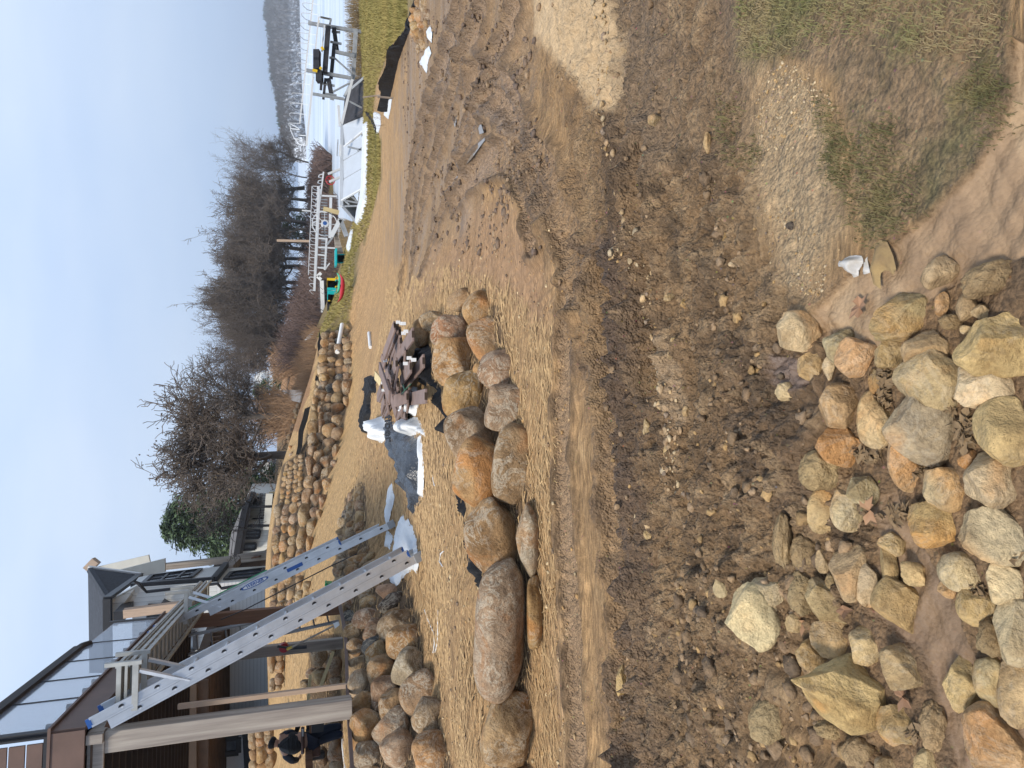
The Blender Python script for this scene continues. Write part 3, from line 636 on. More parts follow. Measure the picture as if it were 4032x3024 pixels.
course('u3', 1170, 1800, 1165, 1990, 19, 11, 21.8, 20.5, pick2, jit=3)
course('u2', 1150, 1815, 1136, 1990, 20, 12, 22.3, 20.9, pick2, jit=3)
course('u1', 1130, 1830, 1112, 1990, 22, 11, 22.8, 21.2, pick2, jit=3)
course('u3', 1172, 1945, 1148, 2110, 36, 17, 20.2, 19.0, pick)
course('u3', 1160, 2110, 1140, 2290, 46, 17, 19.2, 18.5, pick)
course('u2', 1132, 1990, 1120, 2130, 34, 18, 20.7, 19.6, pick)
course('u2', 1126, 2130, 1108, 2440, 42, 17, 19.5, 18.4, pick)
course('u1', 1102, 1990, 1092, 2130, 38, 16, 21.0, 20.0, pick)
course('u1', 1092, 2130, 1076, 2440, 44, 17, 19.9, 18.7, pick)
course('u3', 1150, 2320, 1140, 2440, 44, 17, 18.2, 17.8, pick)
course('l2', 1190, 2175, 1172, 2440, 50, 18, 17.9, 17.0, pick)
course('l3', 1215, 2290, 1200, 2440, 50, 14, 17.3, 16.8, pick)
# wall under the deck, crest stones behind the worker
f = Z2(900, 2500, 2.458)
for r in ((880,215,65,105,0,'brown'),(1000,120,45,45,0,'grey'),(800,365,45,45,0,'purple'),(885,400,70,70,0,'olive'),(1030,310,55,95,0,'brown'),(1035,440,55,40,0,'grey'),(740,480,40,45,0,'olive'),(1010,760,60,40,0,'purple'),(1030,840,65,50,0,'grey'),(910,1180,45,95,0,'brown'),(1040,1120,70,100,0,'mauve'),(1050,1250,65,60,0,'grey'),(960,900,50,60,0,'brown'),(740,800,40,50,0,'tan')):
    rock(*f(r), 'deck', D=13.9-(r[0]-740)*.0016, sub=4, sink=.2)
for r in ((235,955,32,65,0,'grey'),(310,930,45,60,0,'brown'),(310,1015,44,58,0,'orange'),(240,1055,38,50,0,'tan'),(245,1155,38,60,0,'rust'),(325,1140,50,90,0,'ochre'),(385,915,40,50,0,'tan'),(395,990,38,70,0,'grey'),(395,1090,40,52,0,'orange'),(245,1250,38,45,0,'sandy'),(330,1275,50,50,0,'orange'),(410,1210,42,80,0,'olive'),
          (425,275,28,100,0,'brown'),(490,310,44,62,0,'orange'),(490,205,35,45,0,'brown'),(430,480,25,60,0,'grey'),(492,425,38,52,0,'purple'),(485,510,30,25,0,'tan'),(425,180,25,30,0,'tan')):
    rock(*f(r), 'deck2', D=(16.6 if r[1] < 700 else 15.6), sub=3, sink=.2)
# stone heap by the silt fence
f = Z2(1400, 0, 1.508)
for r in ((350,60,28,22,0,'orange'),(345,110,24,30,20,'ochre'),(385,100,34,38,0,'tan'),(410,50,26,30,0,'sandy'),(430,85,22,30,0,'brown'),(360,160,34,28,0,'yellow'),(400,150,30,24,0,'tan'),(375,195,28,26,0,'ochre'),(345,195,20,24,0,'orange'),(425,140,22,22,0,'brown'),(400,215,24,28,0,'brown'),(425,200,18,24,0,'muddy'),(370,240,26,22,0,'muddy'),(405,265,26,26,0,'ochre'),(430,290,18,20,0,'muddy'),(380,290,20,24,0,'muddy'),(415,15,30,26,0,'tan'),(375,20,24,24,0,'orange')):
    q = f(r); rock(*q, 'heap', 'boulder', D=16.6-(q[0]-1620)*.022, sub=3, sink=.12)
# ---------------- pale rubble heap in the foreground
f = Z2(2900, 900, 1.508)
for r in ((380,610,130,112,0,'cream'),(448,812,74,84,10,'ochre'),(625,705,92,88,-20,'greenish'),(548,825,38,70,15,'pale'),(705,775,102,104,20,'pink'),(985,515,190,115,-42,'olive'),(915,747,88,85,0,'ochre'),(1145,712,148,98,-14,'sandy'),
          (1215,450,38,68,8,'sandy'),(1370,465,56,82,15,'brown'),(1565,690,218,196,10,'yellow'),(1172,915,195,170,25,'sandy'),(1493,943,168,132,15,'cream'),(1610,1200,172,188,10,'yellow'),(1140,1180,205,200,35,'bluish'),
          (608,1058,116,128,0,'rust'),(830,1148,102,168,-4,'sandy'),(622,1288,142,112,-8,'rust'),(1010,1385,112,165,-20,'cream'),(1245,1545,128,118,20,'pale'),(1535,1495,170,150,10,'pale'),(510,1430,128,112,0,'muddy'),
          (755,1565,85,88,0,'greenish'),(305,968,66,52,0,'cream'),(1205,262,80,108,45,'grey'),(850,900,62,78,0,'muddy'),(1390,1370,68,52,0,'rust'),(1450,490,52,42,0,'brown'),(1280,555,68,42,0,'muddy'),(1500,300,170,90,-25,'muddy'),(1370,600,40,26,0,'sandy')):
    rock(*f(r), 'rub', 'clod' if r[5] == 'muddy' else 'angular', sub=5, sink=.16, name='rock', thick=.8, grow=1.12)
f = Z2(2600, 1900, 1.476)
PT = 'large two-faced yellow-tan rock drawn out to a blunt point toward the sky side'
for r in ((1095,162,95,112,0,'cream'),(940,160,82,124,8,'tan'),(712,350,52,158,0,'muddy'),(840,410,78,98,0,'muddy'),(946,455,42,64,0,'pink'),(1105,520,108,148,25,'brown'),(1350,358,78,62,10,'yellow'),(1610,268,158,125,25,'yellow'),
          (1965,300,195,155,5,'greenish'),(1750,520,122,105,20,'pale'),(1215,592,88,130,-8,'pale'),(1395,702,150,112,32,'orange'),(1840,720,108,102,15,'ochre'),(2010,600,122,108,20,'cream'),(2060,850,108,180,-5,'pale'),(642,636,126,94,14,'pale'),
          (568,775,140,150,25,'cream'),(355,600,42,58,0,'grey'),(980,712,88,158,-35,'olive'),(1010,590,50,60,0,'muddy'),(982,900,112,108,15,'sandy'),(885,1012,92,86,0,'ochre'),(1190,940,88,100,0,'tan'),(1430,1082,148,122,15,'brown'),
          (1745,1180,88,144,-8,'ochre'),(1402,1412,124,112,20,'ochre'),(1582,1412,70,132,0,'muddy'),(1925,1150,92,132,-10,'olive'),(2060,1220,90,178,0,'sandy'),(1950,1480,155,185,-15,'sandy'),(1550,1630,72,85,0,'sandy'),(1160,1572,98,92,0,'muddy'),
          (820,640,74,110,0,'muddy'),(1470,530,88,66,25,'tan'),(1325,480,42,106,-8,'tan'),(1670,620,52,48,0,'sandy'),(1945,885,98,108,0,'muddy'),(776,815,46,52,0,'brown'),(1320,1640,70,45,0,'brown'),(1000,1430,95,52,0,'muddy'),(640,1380,110,110,0,'muddy')):
    rock(*f(r), 'rub', 'clod' if r[5] == 'muddy' else 'angular', sub=5, sink=.2 if r[5] != 'muddy' else .32, name='rock', thick=.75, grow=1.12)
big = rock(*f((1120, 1215, 225, 190, 20, 'yellow')), 'rub', 'angular', sub=6, sink=.1, name='rock', thick=.8, grow=1.08, label=PT)
# pull out the pointed end of the big rock
me_ = big.data; co = np.zeros(len(me_.vertices)*3, np.float32); me_.vertices.foreach_get('co', co); co = co.reshape(-1, 3)
tip = (P(2600+705/1.476, 1900+1165/1.476, 3)-P(2600+1120/1.476, 1900+1215/1.476, 3)); tip = np.array(tip)/np.linalg.norm(tip)
pr = co @ tip; mxp = pr.max(); kk = np.clip(pr/mxp, 0, 1)**2.2
perp = co-pr[:, None]*tip; co = tip*(pr*(1+.75*kk))[:, None]+perp*(1-.55*kk)[:, None]; me_.vertices.foreach_set('co', co.ravel()); me_.update()
# loose single stones in the mud
for x, y, a, b_, h_ in ((2577,471,26,22,'tan'),(2785,564,16,42,'rust'),(2660,2040,12,20,'cream'),(2505,2045,10,20,'cream'),(2555,2062,20,24,'sandy'),(2552,2105,18,22,'tan'),(2685,2312,22,12,'ochre'),(2848,2762,20,28,'cream'),(2790,2848,16,22,'cream'),(2765,2840,12,30,'orange'),
                        (2735,2440,12,18,'pale'),(2695,1195,16,20,'ochre'),(2630,1780,18,34,'ochre'),(2550,1680,20,38,'brown'),(2700,1620,14,20,'tan'),(2448,2680,22,60,'ochre'),(3115,890,22,16,'dark'),(2860,935,16,18,'ochre'),(2885,1040,18,12,'pale'),(2635,1170,22,16,'ochre'),(2655,1340,18,14,'brown'),(2640,1400,12,18,'purple')):
    rock(x, y, a, b_, 0, h_, 'peb', 'angular', sub=4, sink=.3, name='stone', thick=.7)
for y0 in range(0, 2400, 22):     # the long band of washed pebbles is one uncountable strip, see gravel below
    pass
# ============================================================ STRUCTURES
M = {}
M['alu'] = mat('ladder_aluminium', (.62, .64, .66), .42, .12, 6, (1, 1, 1), .15, 60, .003, .55)
M['alu2'] = mat('plank_aluminium', (.46, .46, .43), .5, .2, 6, (1, 1, 1), .15, 60, .003, .4)
M['white'] = mat('white_vinyl', (.78, .79, .78), .6, .05, 3, bump=.05)
M['cream'] = mat('cream_trim', (.66, .64, .56), .6, .06, 3, bump=.05)
M['black'] = mat('black_metal', (.022, .022, .025), .45, .2, 3, bump=.05)
M['dkglass'] = mat('dark_window_glass', (.05, .06, .075), .08, .6, 5, bump=0, c2=(.16, .19, .23), spec=.8)
M['wgrey'] = mat('weathered_timber', (.42, .37, .31), .85, .3, 1.2, (12, 12, .6), .5, 4, .006, c2=(.20, .165, .14))
M['wbrown'] = mat('brown_stained_timber', (.20, .10, .055), .8, .3, 1.2, (12, 12, .6), .4, 4, .006)
M['wnew'] = mat('new_yellow_lumber', (.62, .50, .27), .8, .15, 2, (8, 8, 1), .2)
M['wpink'] = mat('fresh_cedar_post', (.50, .37, .27), .8, .15, 2, (8, 8, 1), .2)
M['railbr'] = mat('dark_bronze_rail', (.022, .015, .014), .65, .2, bump=0)
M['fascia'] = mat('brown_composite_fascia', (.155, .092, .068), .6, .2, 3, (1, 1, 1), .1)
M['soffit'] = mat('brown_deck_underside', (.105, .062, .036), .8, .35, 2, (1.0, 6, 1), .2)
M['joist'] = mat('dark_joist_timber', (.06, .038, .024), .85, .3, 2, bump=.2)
M['shing'] = mat('charcoal_shingles', (.055, .062, .078), .9, .4, 3, (2, 2, 9), .5, 30, .02)
M['shing2'] = mat('grey_shingles', (.17, .16, .155), .9, .3, 2, (1, 1, 5), .4, 20, .02)
M['blue'] = mat('blue_plastic', (.03, .11, .36), .45, .1, bump=0)
M['red'] = mat('red_plastic', (.45, .02, .03), .45, .1, bump=0)
M['green'] = mat('green_plastic', (.0, .30, .10), .4, .15, bump=0)
M['teal'] = mat('teal_plastic', (.0, .40, .42), .45, .1, bump=0)
M['yellow'] = mat('yellow_plastic', (.75, .50, .02), .45, .1, bump=0)
M['fabric'] = mat('black_landscape_fabric', (.012, .012, .014), .7, .3, 6, (1, 1, 1), .6, 16, .03, spec=.3)
M['snow'] = mat('old_snow', (.60, .63, .66), .7, .04, 5, (1, 1, 1), .5, 14, .03)
M['comp'] = mat('brown_composite_board', (.235, .165, .14), .7, .18, 3, (3, 3, 3), .25, 40, .004)
M['tarp'] = mat('grey_plastic_tarp', (.055, .064, .08), .26, .4, 3, (1, 1, 1), .8, 9, .06, spec=.6)
M['wrap'] = mat('white_plastic_wrap', (.72, .74, .75), .4, .08, 4, (1, 1, 1), .5, 12, .02)
M['pvc'] = mat('white_pipe', (.80, .80, .78), .4, .04, bump=0)
M['galv'] = mat('galvanised_steel', (.40, .42, .44), .5, .25, 3, (1, 1, 1), .1, metal=.3)
M['panel'] = mat('pale_grey_dock_panel', (.47, .51, .56), .5, .05, 2, bump=.05)
M['carpet'] = mat('dark_bunk_carpet', (.045, .045, .052), .9, .3, bump=.2)
def siding(name, c, pitch, vertical=False):
    m, t, b = nodes(name); v = coord(t, 'Object')
    s_ = t.nodes.new('ShaderNodeSeparateXYZ'); t.links.new(v, s_.inputs[0])
    src = nmath(t, 'ADD', s_.outputs['X'], nmath(t, 'MULTIPLY', s_.outputs['Y'], .7)) if vertical else s_.outputs['Z']
    fr = nmath(t, 'FRACT', nmath(t, 'MULTIPLY', src, 1/pitch), 0)
    g = nramp(t, fr, [(0.0, 0.45), (.1, 1.0), (1.0, .9)])
    t.links.new(nmix(t, 1.0, nmix(t, nnoise(t, v, 1.2, 3), tuple(x*.9 for x in c), c), g, 'MULTIPLY'), b.inputs['Base Color']); b.inputs['Roughness'].default_value = .6
    nbump(t, b, g, .5, .02); return m
M['sid'] = siding('white_lap_siding', (.74, .75, .74), .12)
M['sidv'] = siding('white_board_siding', (.72, .73, .70), .16, True)
M['sidb'] = siding('blue_lap_siding', (.30, .37, .46), .3)
M['sidc'] = siding('cream_board_siding', (.80, .80, .74), .3, True)
m, t, b = nodes('rail_glass'); b.inputs['Base Color'].default_value = (.36, .42, .50, 1); b.inputs['Roughness'].default_value = .03; b.inputs['Alpha'].default_value = .42; b.inputs['Specular IOR Level'].default_value = .6
M['glass'] = m
def plate(name, m, parent, pts, th, back=None):
    """flat outline with real thickness th away from the viewer"""
    pts = [Vector(p) for p in pts]; n = Vector((0, 0, 0))
    for i in range(len(pts)): n += (pts[i]-pts[0]).cross(pts[(i+1) % len(pts)]-pts[0])
    n.normalize()
    if n.dot(CAM-pts[0]) > 0: n = -n
    return MB().prism(pts, n*th).build(name, m, parent)
def onplane(x, y, p0, d):
    """photo pixel -> point on the vertical plane through p0 along horizontal direction d"""
    t, s = ray(x, y); n = Vector((d[1], -d[0])); k = (n.x*p0.x+n.y*p0.y)/(n.x*t+n.y)
    return Vector((t*k, k, EYE+s*k))
A_ = Vector((-.127, .992, 0)).normalized(); B_ = Vector((-A_.y, A_.x, 0))   # deck edge runs along A_, its front along B_
C0 = P(203, 2888, 7.0); ZT = C0.z
def E(s, dz=0, out=0): return C0+A_*s+Vector((0, 0, dz))-B_*out
def text_mesh(txt, size, o, ax, ay, name, m, parent, th=.002, sx=1.0, shear=0):
    cu = bpy.data.curves.new('t', 'FONT'); cu.body = txt; cu.size = size; cu.extrude = th; cu.align_x = 'CENTER'; cu.align_y = 'CENTER'; cu.offset = size*.02; cu.shear = shear
    ob = bpy.data.objects.new('t', cu); COL.objects.link(ob); dg = bpy.context.evaluated_depsgraph_get()
    me = bpy.data.meshes.new_from_object(ob.evaluated_get(dg)); bpy.data.objects.remove(ob)
    ax = ax.normalized(); ay = ay.normalized(); az = ax.cross(ay)
    me.transform(Matrix(((ax.x*sx, ay.x, az.x, o.x), (ax.y*sx, ay.y, az.y, o.y), (ax.z*sx, ay.z, az.z, o.z), (0, 0, 0, 1))))
    me.materials.clear(); me.materials.append(m); q = bpy.data.objects.new(name, me); link(q, parent)
    if parent: q.matrix_parent_inverse = Matrix.Translation(-parent.location)
    return q
# ---------------- raised deck
dk = empty('raised_deck', E(0, -3), 'raised brown deck on tall timber posts with glass railing, under construction', 'deck')
LEN = 5.6
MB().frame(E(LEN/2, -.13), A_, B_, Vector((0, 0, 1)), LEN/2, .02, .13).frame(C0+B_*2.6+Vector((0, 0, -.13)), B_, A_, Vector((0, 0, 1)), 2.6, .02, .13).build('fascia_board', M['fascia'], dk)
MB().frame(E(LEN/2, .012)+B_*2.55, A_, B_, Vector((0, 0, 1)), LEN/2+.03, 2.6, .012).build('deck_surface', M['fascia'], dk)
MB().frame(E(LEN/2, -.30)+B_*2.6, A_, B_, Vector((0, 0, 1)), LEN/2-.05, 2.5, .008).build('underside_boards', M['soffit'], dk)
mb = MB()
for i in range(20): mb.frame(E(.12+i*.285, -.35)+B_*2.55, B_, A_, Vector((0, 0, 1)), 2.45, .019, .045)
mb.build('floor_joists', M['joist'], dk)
MB().frame(E(LEN/2, -.33)+B_*.10, A_, B_, Vector((0, 0, 1)), LEN/2, .04, .065).frame(C0+B_*2.6+A_*.1+Vector((0, 0, -.33)), B_, A_, Vector((0, 0, 1)), 2.55, .04, .065).build('rim_beam', M['wgrey'], dk)
for s0, s1 in ((-.0, 5.55),):
    MB().bar(E(-.6, .76, .0)+B_*.05, E(3.72, .76)+B_*.05, .10, .10).tube([E(3.66, .76)+B_*.05, E(3.9, .75)+B_*.05, E(4.0, .69)+B_*.05], .055, 10).build('top_rail', M['railbr'], dk, smooth=True)
js = [.05, 1.25, 2.1, 3.0, 4.05, 5.5]
for a0, a1 in zip(js[:-1], js[1:]):
    MB().frame(E((a0+a1)/2, .37)+B_*.05, A_, B_, Vector((0, 0, 1)), (a1-a0)/2-.008, .006, .345).build('glass_panel', M['glass'], dk)
for s in (.35, .95, 1.5, 1.85, 2.4, 2.75, 3.35, 3.75, 4.35, 5.15):
    MB().tube([E(s, .02)+B_*.05, E(s, .14)+B_*.05], .035, 10).build('glass_clamp', M['galv'], dk, smooth=True)
for s in js[:-1]: MB().frame(E(s, .37)+B_*.045, A_, B_, Vector((0, 0, 1)), .004, .009, .35).build('glass_joint', M['black'], dk)
MB().bar(E(5.55, .02)+B_*.05, E(5.55, .80)+B_*.05, .05, .05).build('end_post', M['black'], dk)
mb = MB(); mb.bar(C0+A_*.1+B_*.02+Vector((0, 0, .05)), C0+A_*.1+B_*.02+Vector((0, 0, 1.0)), .05, .05); mb.bar(C0+A_*.1+Vector((0, 0, .06)), C0+A_*.1+B_*3+Vector((0, 0, .06)), .05, .04); mb.bar(C0+A_*.1+B_*3+Vector((0, 0, .9)), C0+A_*.1+Vector((0, 0, .9)), .05, .05)
mb.build('rail_frame', M['black'], dk)
mb = MB()
for i in range(6): mb.frame(C0+A_*.1+B_*1.55+Vector((0, 0, .15+i*.135)), B_, A_, Vector((0, 0, 1)), 1.45, .012, .06)
mb.build('rail_slats', M['fascia'], dk)
def post(x0, y0, x1, y1, D, w_, m, name='deck_post', off=0):
    a = P(x0, y0, D); b = P(x1, y1, D); z1 = b.z
    mb = MB(); c = (a+b)/2
    mb.frame(Vector((a.x, a.y, (a.z+z1)/2)), A_, B_, Vector((0, 0, 1)), w_/2, w_/2, abs(a.z-z1)/2); return mb.build(name, m, dk, bevel=.006)
post(352, 2920, 1385, 2750, 7.15, .185, M['wgrey']); 
o = post(700, 2782, 1385, 2694, 7.6, .05, M['wpink'])
post(660, 2455, 1340, 2390, 11.9, .19, M['wbrown'])
post(790, 2590, 1350, 2510, 12.4, .17, M['wgrey'])
bk = MB().bar(P(480, 2760, 7.3), P(430, 2880, 7.2), .09, .09).build('brace', M['wbrown'], dk)
# ---------------- extension ladders
def ladder(foot, top, label, n_fly0, n_fly1, fly=True, w_=.40, decal=None):
    r = empty('extension_ladder', foot, label, 'ladder', 'aluminium ladders leaning on the deck')
    d = (top-foot).normalized(); Ln = (top-foot).length; n = A_.cross(d).normalized()
    if n.x < 0: n = -n
    def sect(off, l0, l1, pre):
        for k, nm in ((0, 'stile'), (1, 'stile')):
            o_ = foot+A_*(w_*k)+n*off; mb = MB(); a = o_+d*l0; b = o_+d*l1
            mb.bar(a, b, .022, .05, n); mb.bar(a+n*.034, b+n*.034, .032, .018, n); mb.bar(a-n*.034, b-n*.034, .032, .018, n)
            mb.build(nm, M['alu'], r)
        me_ = MB(); l = l0+.17
        while l < l1-.05:
            c = foot+n*off+d*l; mb = MB().tube([c-A_*.012, c+A_*(w_+.01)], .0165, 8); rg_ = mb.build('rung', M['alu'], r)
            vs = [c-A_*.0165+d*(.024*math.cos(q))+n*(.022*math.sin(q)) for q in [math.pi*i/8 for i in range(9)]]
            MB().prism(vs, A_*.006).build('rung_end', M['black'], rg_) if 0 else me_.prism(vs, A_*.006); l += .305
        me_.build('rung_ends', M['black'], r)
    sect(0, 0, Ln-(.12 if n_fly1 > Ln-.1 else .9), '')
    if fly: sect(.088, n_fly0, n_fly1, '')
    for k in (0, 1):
        MB().bar(foot+A_*w_*k+n*.0-d*.03, foot+A_*w_*k+d*.07, .04, .10, n).build('foot', M['galv'], r)
        MB().bar(foot+A_*w_*k+n*.088*fly+d*(n_fly1-.01), foot+A_*w_*k+n*.088*fly+d*(n_fly1+.03), .03, .08, n).build('end_cap', M['blue'], r)
        MB().bar(foot+A_*w_*k+n*.088*fly+d*(n_fly0-.015), foot+A_*w_*k+n*.088*fly+d*(n_fly0+.01), .03, .08, n).build('end_cap', M['blue'], r)
    return r, d, n
gf = G(1662, 2190); F1 = Vector((gf.x, gf.y, gf.z+.02)); T1 = P(372, 2882, 6.93)
l1, d1, n1 = ladder(F1, T1, 'long aluminium extension ladder nearest the camera, its foot in the lower snow patch', .12, (T1-F1).length)
gf = G(1552, 2062); F2 = Vector((gf.x, gf.y, gf.z+.02)); T2 = P(560, 2540, 10.1)
l2, d2, n2 = ladder(F2, T2, 'farther aluminium extension ladder with blue oval brand decal and green rope', .75, (T2-F2).length-.15)
Ll = (T2-F2).length
c = F2-A_*.018+d2*(Ll*.555)+n2*.088
mb = MB(); vs = [c+d2*(.19*math.cos(q))+n2*(.036*math.sin(q)) for q in [2*math.pi*i/24 for i in range(24)]]; mb.prism(vs, A_*.004); mb.build('oval_decal', M['blue'], l2)
vs = [c-A_*.003+d2*(.165*math.cos(q))+n2*(.026*math.sin(q)) for q in [2*math.pi*i/24 for i in range(24)]]; MB().prism(vs, A_*.003).build('oval_field', M['white'], l2)
text_mesh('WERNER', .052, c-A_*.006, d2*-1, n2, 'decal_lettering', M['blue'], l2, .001, 1.15, .2)
c = F2-A_*.018+d2*(Ll*.40)+n2*.05; MB().frame(c, d2, n2, A_, .11, .024, .002).build('sticker', M['blue'], l2)
MB().tube([T2+A_*.2+n2*.14-d2*.5, F2+A_*.2+n2*.16+d2*(Ll*.5)], .008, 5).build('rope', M['green'], l2)
cb = MB().tube([P(1625, 2105, 10.6), P(1598, 2122, 10.4), P(1480, 2146, 10.4), P(1300, 2230, 10.6), P(965, 2400, 11.0), P(870, 2440, 11.2)], .009, 5).build('power_cable', M['black']); tag(cb, 'thin black cable running from the far ladder foot up past the brown post', 'cable')
# ladder jacks and aluminium stage
pk = empty('scaffold_plank', P(500, 2690, 7.3), 'aluminium scaffold plank with corrugated side resting on brackets between the two ladders', 'scaffold plank')
ps = P(468, 2700, 7.25); pe = P(790, 2330, 13.2); pe.z = ps.z; dp = (pe-ps).normalized(); sp_ = dp.cross(Vector((0, 0, 1)))
ps = ps+sp_*0; L_ = (pe-ps).length
MB().frame(ps+dp*L_/2+Vector((0, 0, .0)), dp, sp_, Vector((0, 0, 1)), L_/2, .17, .012).build('walking_surface', M['alu2'], pk)
for k in (-1, 1):
    MB().frame(ps+dp*L_/2+sp_*.17*k+Vector((0, 0, -.07)), dp, sp_, Vector((0, 0, 1)), L_/2, .012, .018).frame(ps+dp*L_/2+sp_*.17*k+Vector((0, 0, .02)), dp, sp_, Vector((0, 0, 1)), L_/2, .015, .015).frame(ps+dp*L_/2+sp_*.17*k+Vector((0, 0, -.14)), dp, sp_, Vector((0, 0, 1)), L_/2, .015, .02).build('side_rail', M['alu2'], pk)
mb = MB()
for i in range(24): mb.tube([ps+dp*(.12+i*.26)-sp_*.17+Vector((0, 0, -.09)), ps+dp*(.12+i*.26)+sp_*.17+Vector((0, 0, -.09))], .022, 8)
mb.build('cross_rungs', M['alu2'], pk)
mb = MB()
for i in range(24): mb.tube([ps+dp*(.12+i*.26)-sp_*.0+Vector((0, 0, .010)), ps+dp*(.12+i*.26)+Vector((0, 0, .016))], .03, 10)
mb.build('rivet_plates', M['galv'], pk)
MB().frame(ps+dp*-.01+Vector((0, 0, -.06)), sp_, dp, Vector((0, 0, 1)), .18, .006, .012).frame(ps+dp*-.01+Vector((0, 0, .0)), sp_, dp, Vector((0, 0, 1)), .19, .012, .02).frame(ps+dp*-.01+Vector((0, 0, -.15)), sp_, dp, Vector((0, 0, 1)), .19, .012, .02).build('end_frame', M['alu2'], pk)
for foot, d, n, kk, lab in ((F1, d1, n1, .70, 'bracket'), (F2, d2, n2, .66, 'bracket')):
    Ll_ = 4.4
    j = foot+d*((ps.z-.18-foot.z)/d.z)
    br = empty('ladder_jack', j, 'aluminium ladder jack bracket on the nearer ladder, at the plank end' if foot is F1 else 'aluminium ladder jack bracket on the farther ladder under the plank', 'bracket', 'ladder jack brackets')
    for k in (0, .40):
        b0 = j+A_*k; b1 = b0-Vector((1, 0, 0))*-.0+Vector((.42, 0, .0)); lo = foot+A_*k+d*((ps.z-.62-foot.z)/d.z)
        b1 = b0+n*.45; b1.z = b0.z
        MB().bar(b0, b1, .03, .05).bar(b1+Vector((0, 0, .25)), b1-Vector((0, 0, .05)), .035, .035).build('arm', M['alu2'], br)
        MB().bar(lo, b1-n*.08, .025, .035).build('diagonal_brace', M['alu'], br)
bg_ = MB().tube([P(528, 2552, 9.9), P(540, 2560, 9.9), P(552, 2572, 9.9)], [.03, .06, .04], 8).build('blue_bag', M['blue'], smooth=True); tag(bg_, 'small crumpled blue bag hanging at the top of the farther ladder', 'bag')
# thin ladder behind the posts
r = empty('thin_ladder', P(1320, 2420, 12.3), 'slim dull aluminium ladder standing under the deck behind the brown post', 'ladder')
sa = [P(715, 2508, 12.4), P(1318, 2384, 12.0)]; sb = [P(722, 2582, 12.4), P(1334, 2446, 12.0)]
for q in (sa, sb): MB().bar(q[0], q[1], .035, .05).build('stile', M['galv'], r)
for i in range(1, 11): k = i/10.7; MB().tube([sa[0].lerp(sa[1], k), sb[0].lerp(sb[1], k)], .015, 6).build('rung', M['galv'], r)
# crank clamp on the small post
r = empty('crank_jack', P(1118, 2540, 12.1), 'black crank handle with red wheel clamped to the inner deck post', 'crank')
c = P(1118, 2545, 12.15); MB().tube([c, c+Vector((0, -.09, 0))], .075, 14).build('wheel', M['red'], r, smooth=True)
MB().bar(P(1092, 2545, 12.0), P(1130, 2550, 12.0), .03, .03).bar(P(1125, 2552, 12.0), P(1208, 2546, 12.0), .05, .05).build('handle', M['black'], r)
# edging board along the slope crest
mb = MB(); pts = [P(1338, 2383, 9.6), P(1350, 2440, 9.1), P(1362, 2520, 8.5), P(1366, 2650, 7.8), P(1370, 2780, 7.3), P(1378, 2900, 6.9), P(1390, 3080, 6.4)]
for a, b in zip(pts[:-1], pts[1:]): mb.bar(a, b+(b-a).normalized()*.01, .05, .035)
o = mb.build('edging_board', mat('brown_edging', (.16, .115, .10), .6, .2, bump=.1)); tag(o, 'long brown composite edging strip along the crest of the boulder slope', 'edging')
# lumber under the deck
for i, (a, b, w_, h_, m_, lab) in enumerate((((1312, 2566, 12.2), (1264, 2700, 12.0), .13, .05, 'wnew', 'yellow new board leaning between the inner post and the near post'),
        ((1222, 2660, 12.6), (1205, 2850, 12.6), .08, .05, 'wnew', 'long yellow board lying behind the near deck post'),
        ((1262, 3000, 15.2), (1180, 3060, 15.2), .12, .05, 'wnew', 'yellow board sloping down behind the worker'),
        ((1352, 2925, 8.0), (1368, 3060, 7.0), .09, .04, 'pvc', 'white trim strip lying by the edging board'),
        ((1370, 2930, 7.6), (1382, 3060, 6.8), .06, .04, 'wgrey', 'grey board lying by the edging board'),
        ((1230, 2800, 12.9), (1232, 2870, 12.9), .3, .12, 'wbrown', 'brown timber block behind the near deck post'),
        ((1216, 2970, 12.6), (1218, 3060, 12.6), .3, .12, 'wbrown', 'brown timber block at the worker’s left side'),
        ((1255, 2770, 12.7), (1250, 2880, 12.6), .16, .2, 'black', 'black plastic crate-like block behind the near deck post'))):
    o = MB().bar(P(*a), P(*b), w_, h_).build('lumber_board', M[m_]); tag(o, lab.replace('’', "'"), 'board')
sh = empty('shovel', P(1190, 2500, 11.6), 'long-handled shovel with yellow grip leaning beside the inner post', 'shovel')
MB().tube([P(1150, 2548, 11.6), P(1310, 2466, 11.2)], .016, 6).build('handle', M['wgrey'], sh); MB().tube([P(1132, 2556, 11.7), P(1152, 2547, 11.6)], .022, 6).build('grip', M['yellow'], sh)
plate('blade', M['pvc'], sh, [P(1312, 2455, 11.2), P(1332, 2447, 11.1), P(1336, 2462, 11.1), P(1318, 2476, 11.2)], .01)
# green tub
gp = G(1322, 2318); r = empty('green_bucket', gp, 'bright green plastic tub on the straw slope between the ladders', 'bucket')
def loop(z, w1, w2): return [gp+Vector((x*w1, y*w2, z)) for x, y in ((-1, -1), (1, -1), (1, 1), (-1, 1))]
mb = MB(); k = gp.y/2800
la, lb, lc, ld = loop(-.03, 24*k, .09), loop(40*k, 28*k, .11), loop(40*k, 26*k, .095), loop(0, 22*k, .075)
mb.add(la+lb+lc+ld, [(0,1,5,4),(1,2,6,5),(2,3,7,6),(3,0,4,7),(4,5,9,8),(5,6,10,9),(6,7,11,10),(7,4,8,11),(8,9,13,12),(9,10,14,13),(10,11,15,14),(11,8,12,15),(12,13,14,15),(3,2,1,0)]); mb.build('body', M['green'], r)
mb = MB()
for i in range(4): mb.bar(loop(36*k, 29*k, .115)[i], loop(36*k, 29*k, .115)[(i+1) % 4], .015, .02)
mb.build('rim', M['green'], r)
mb = MB()
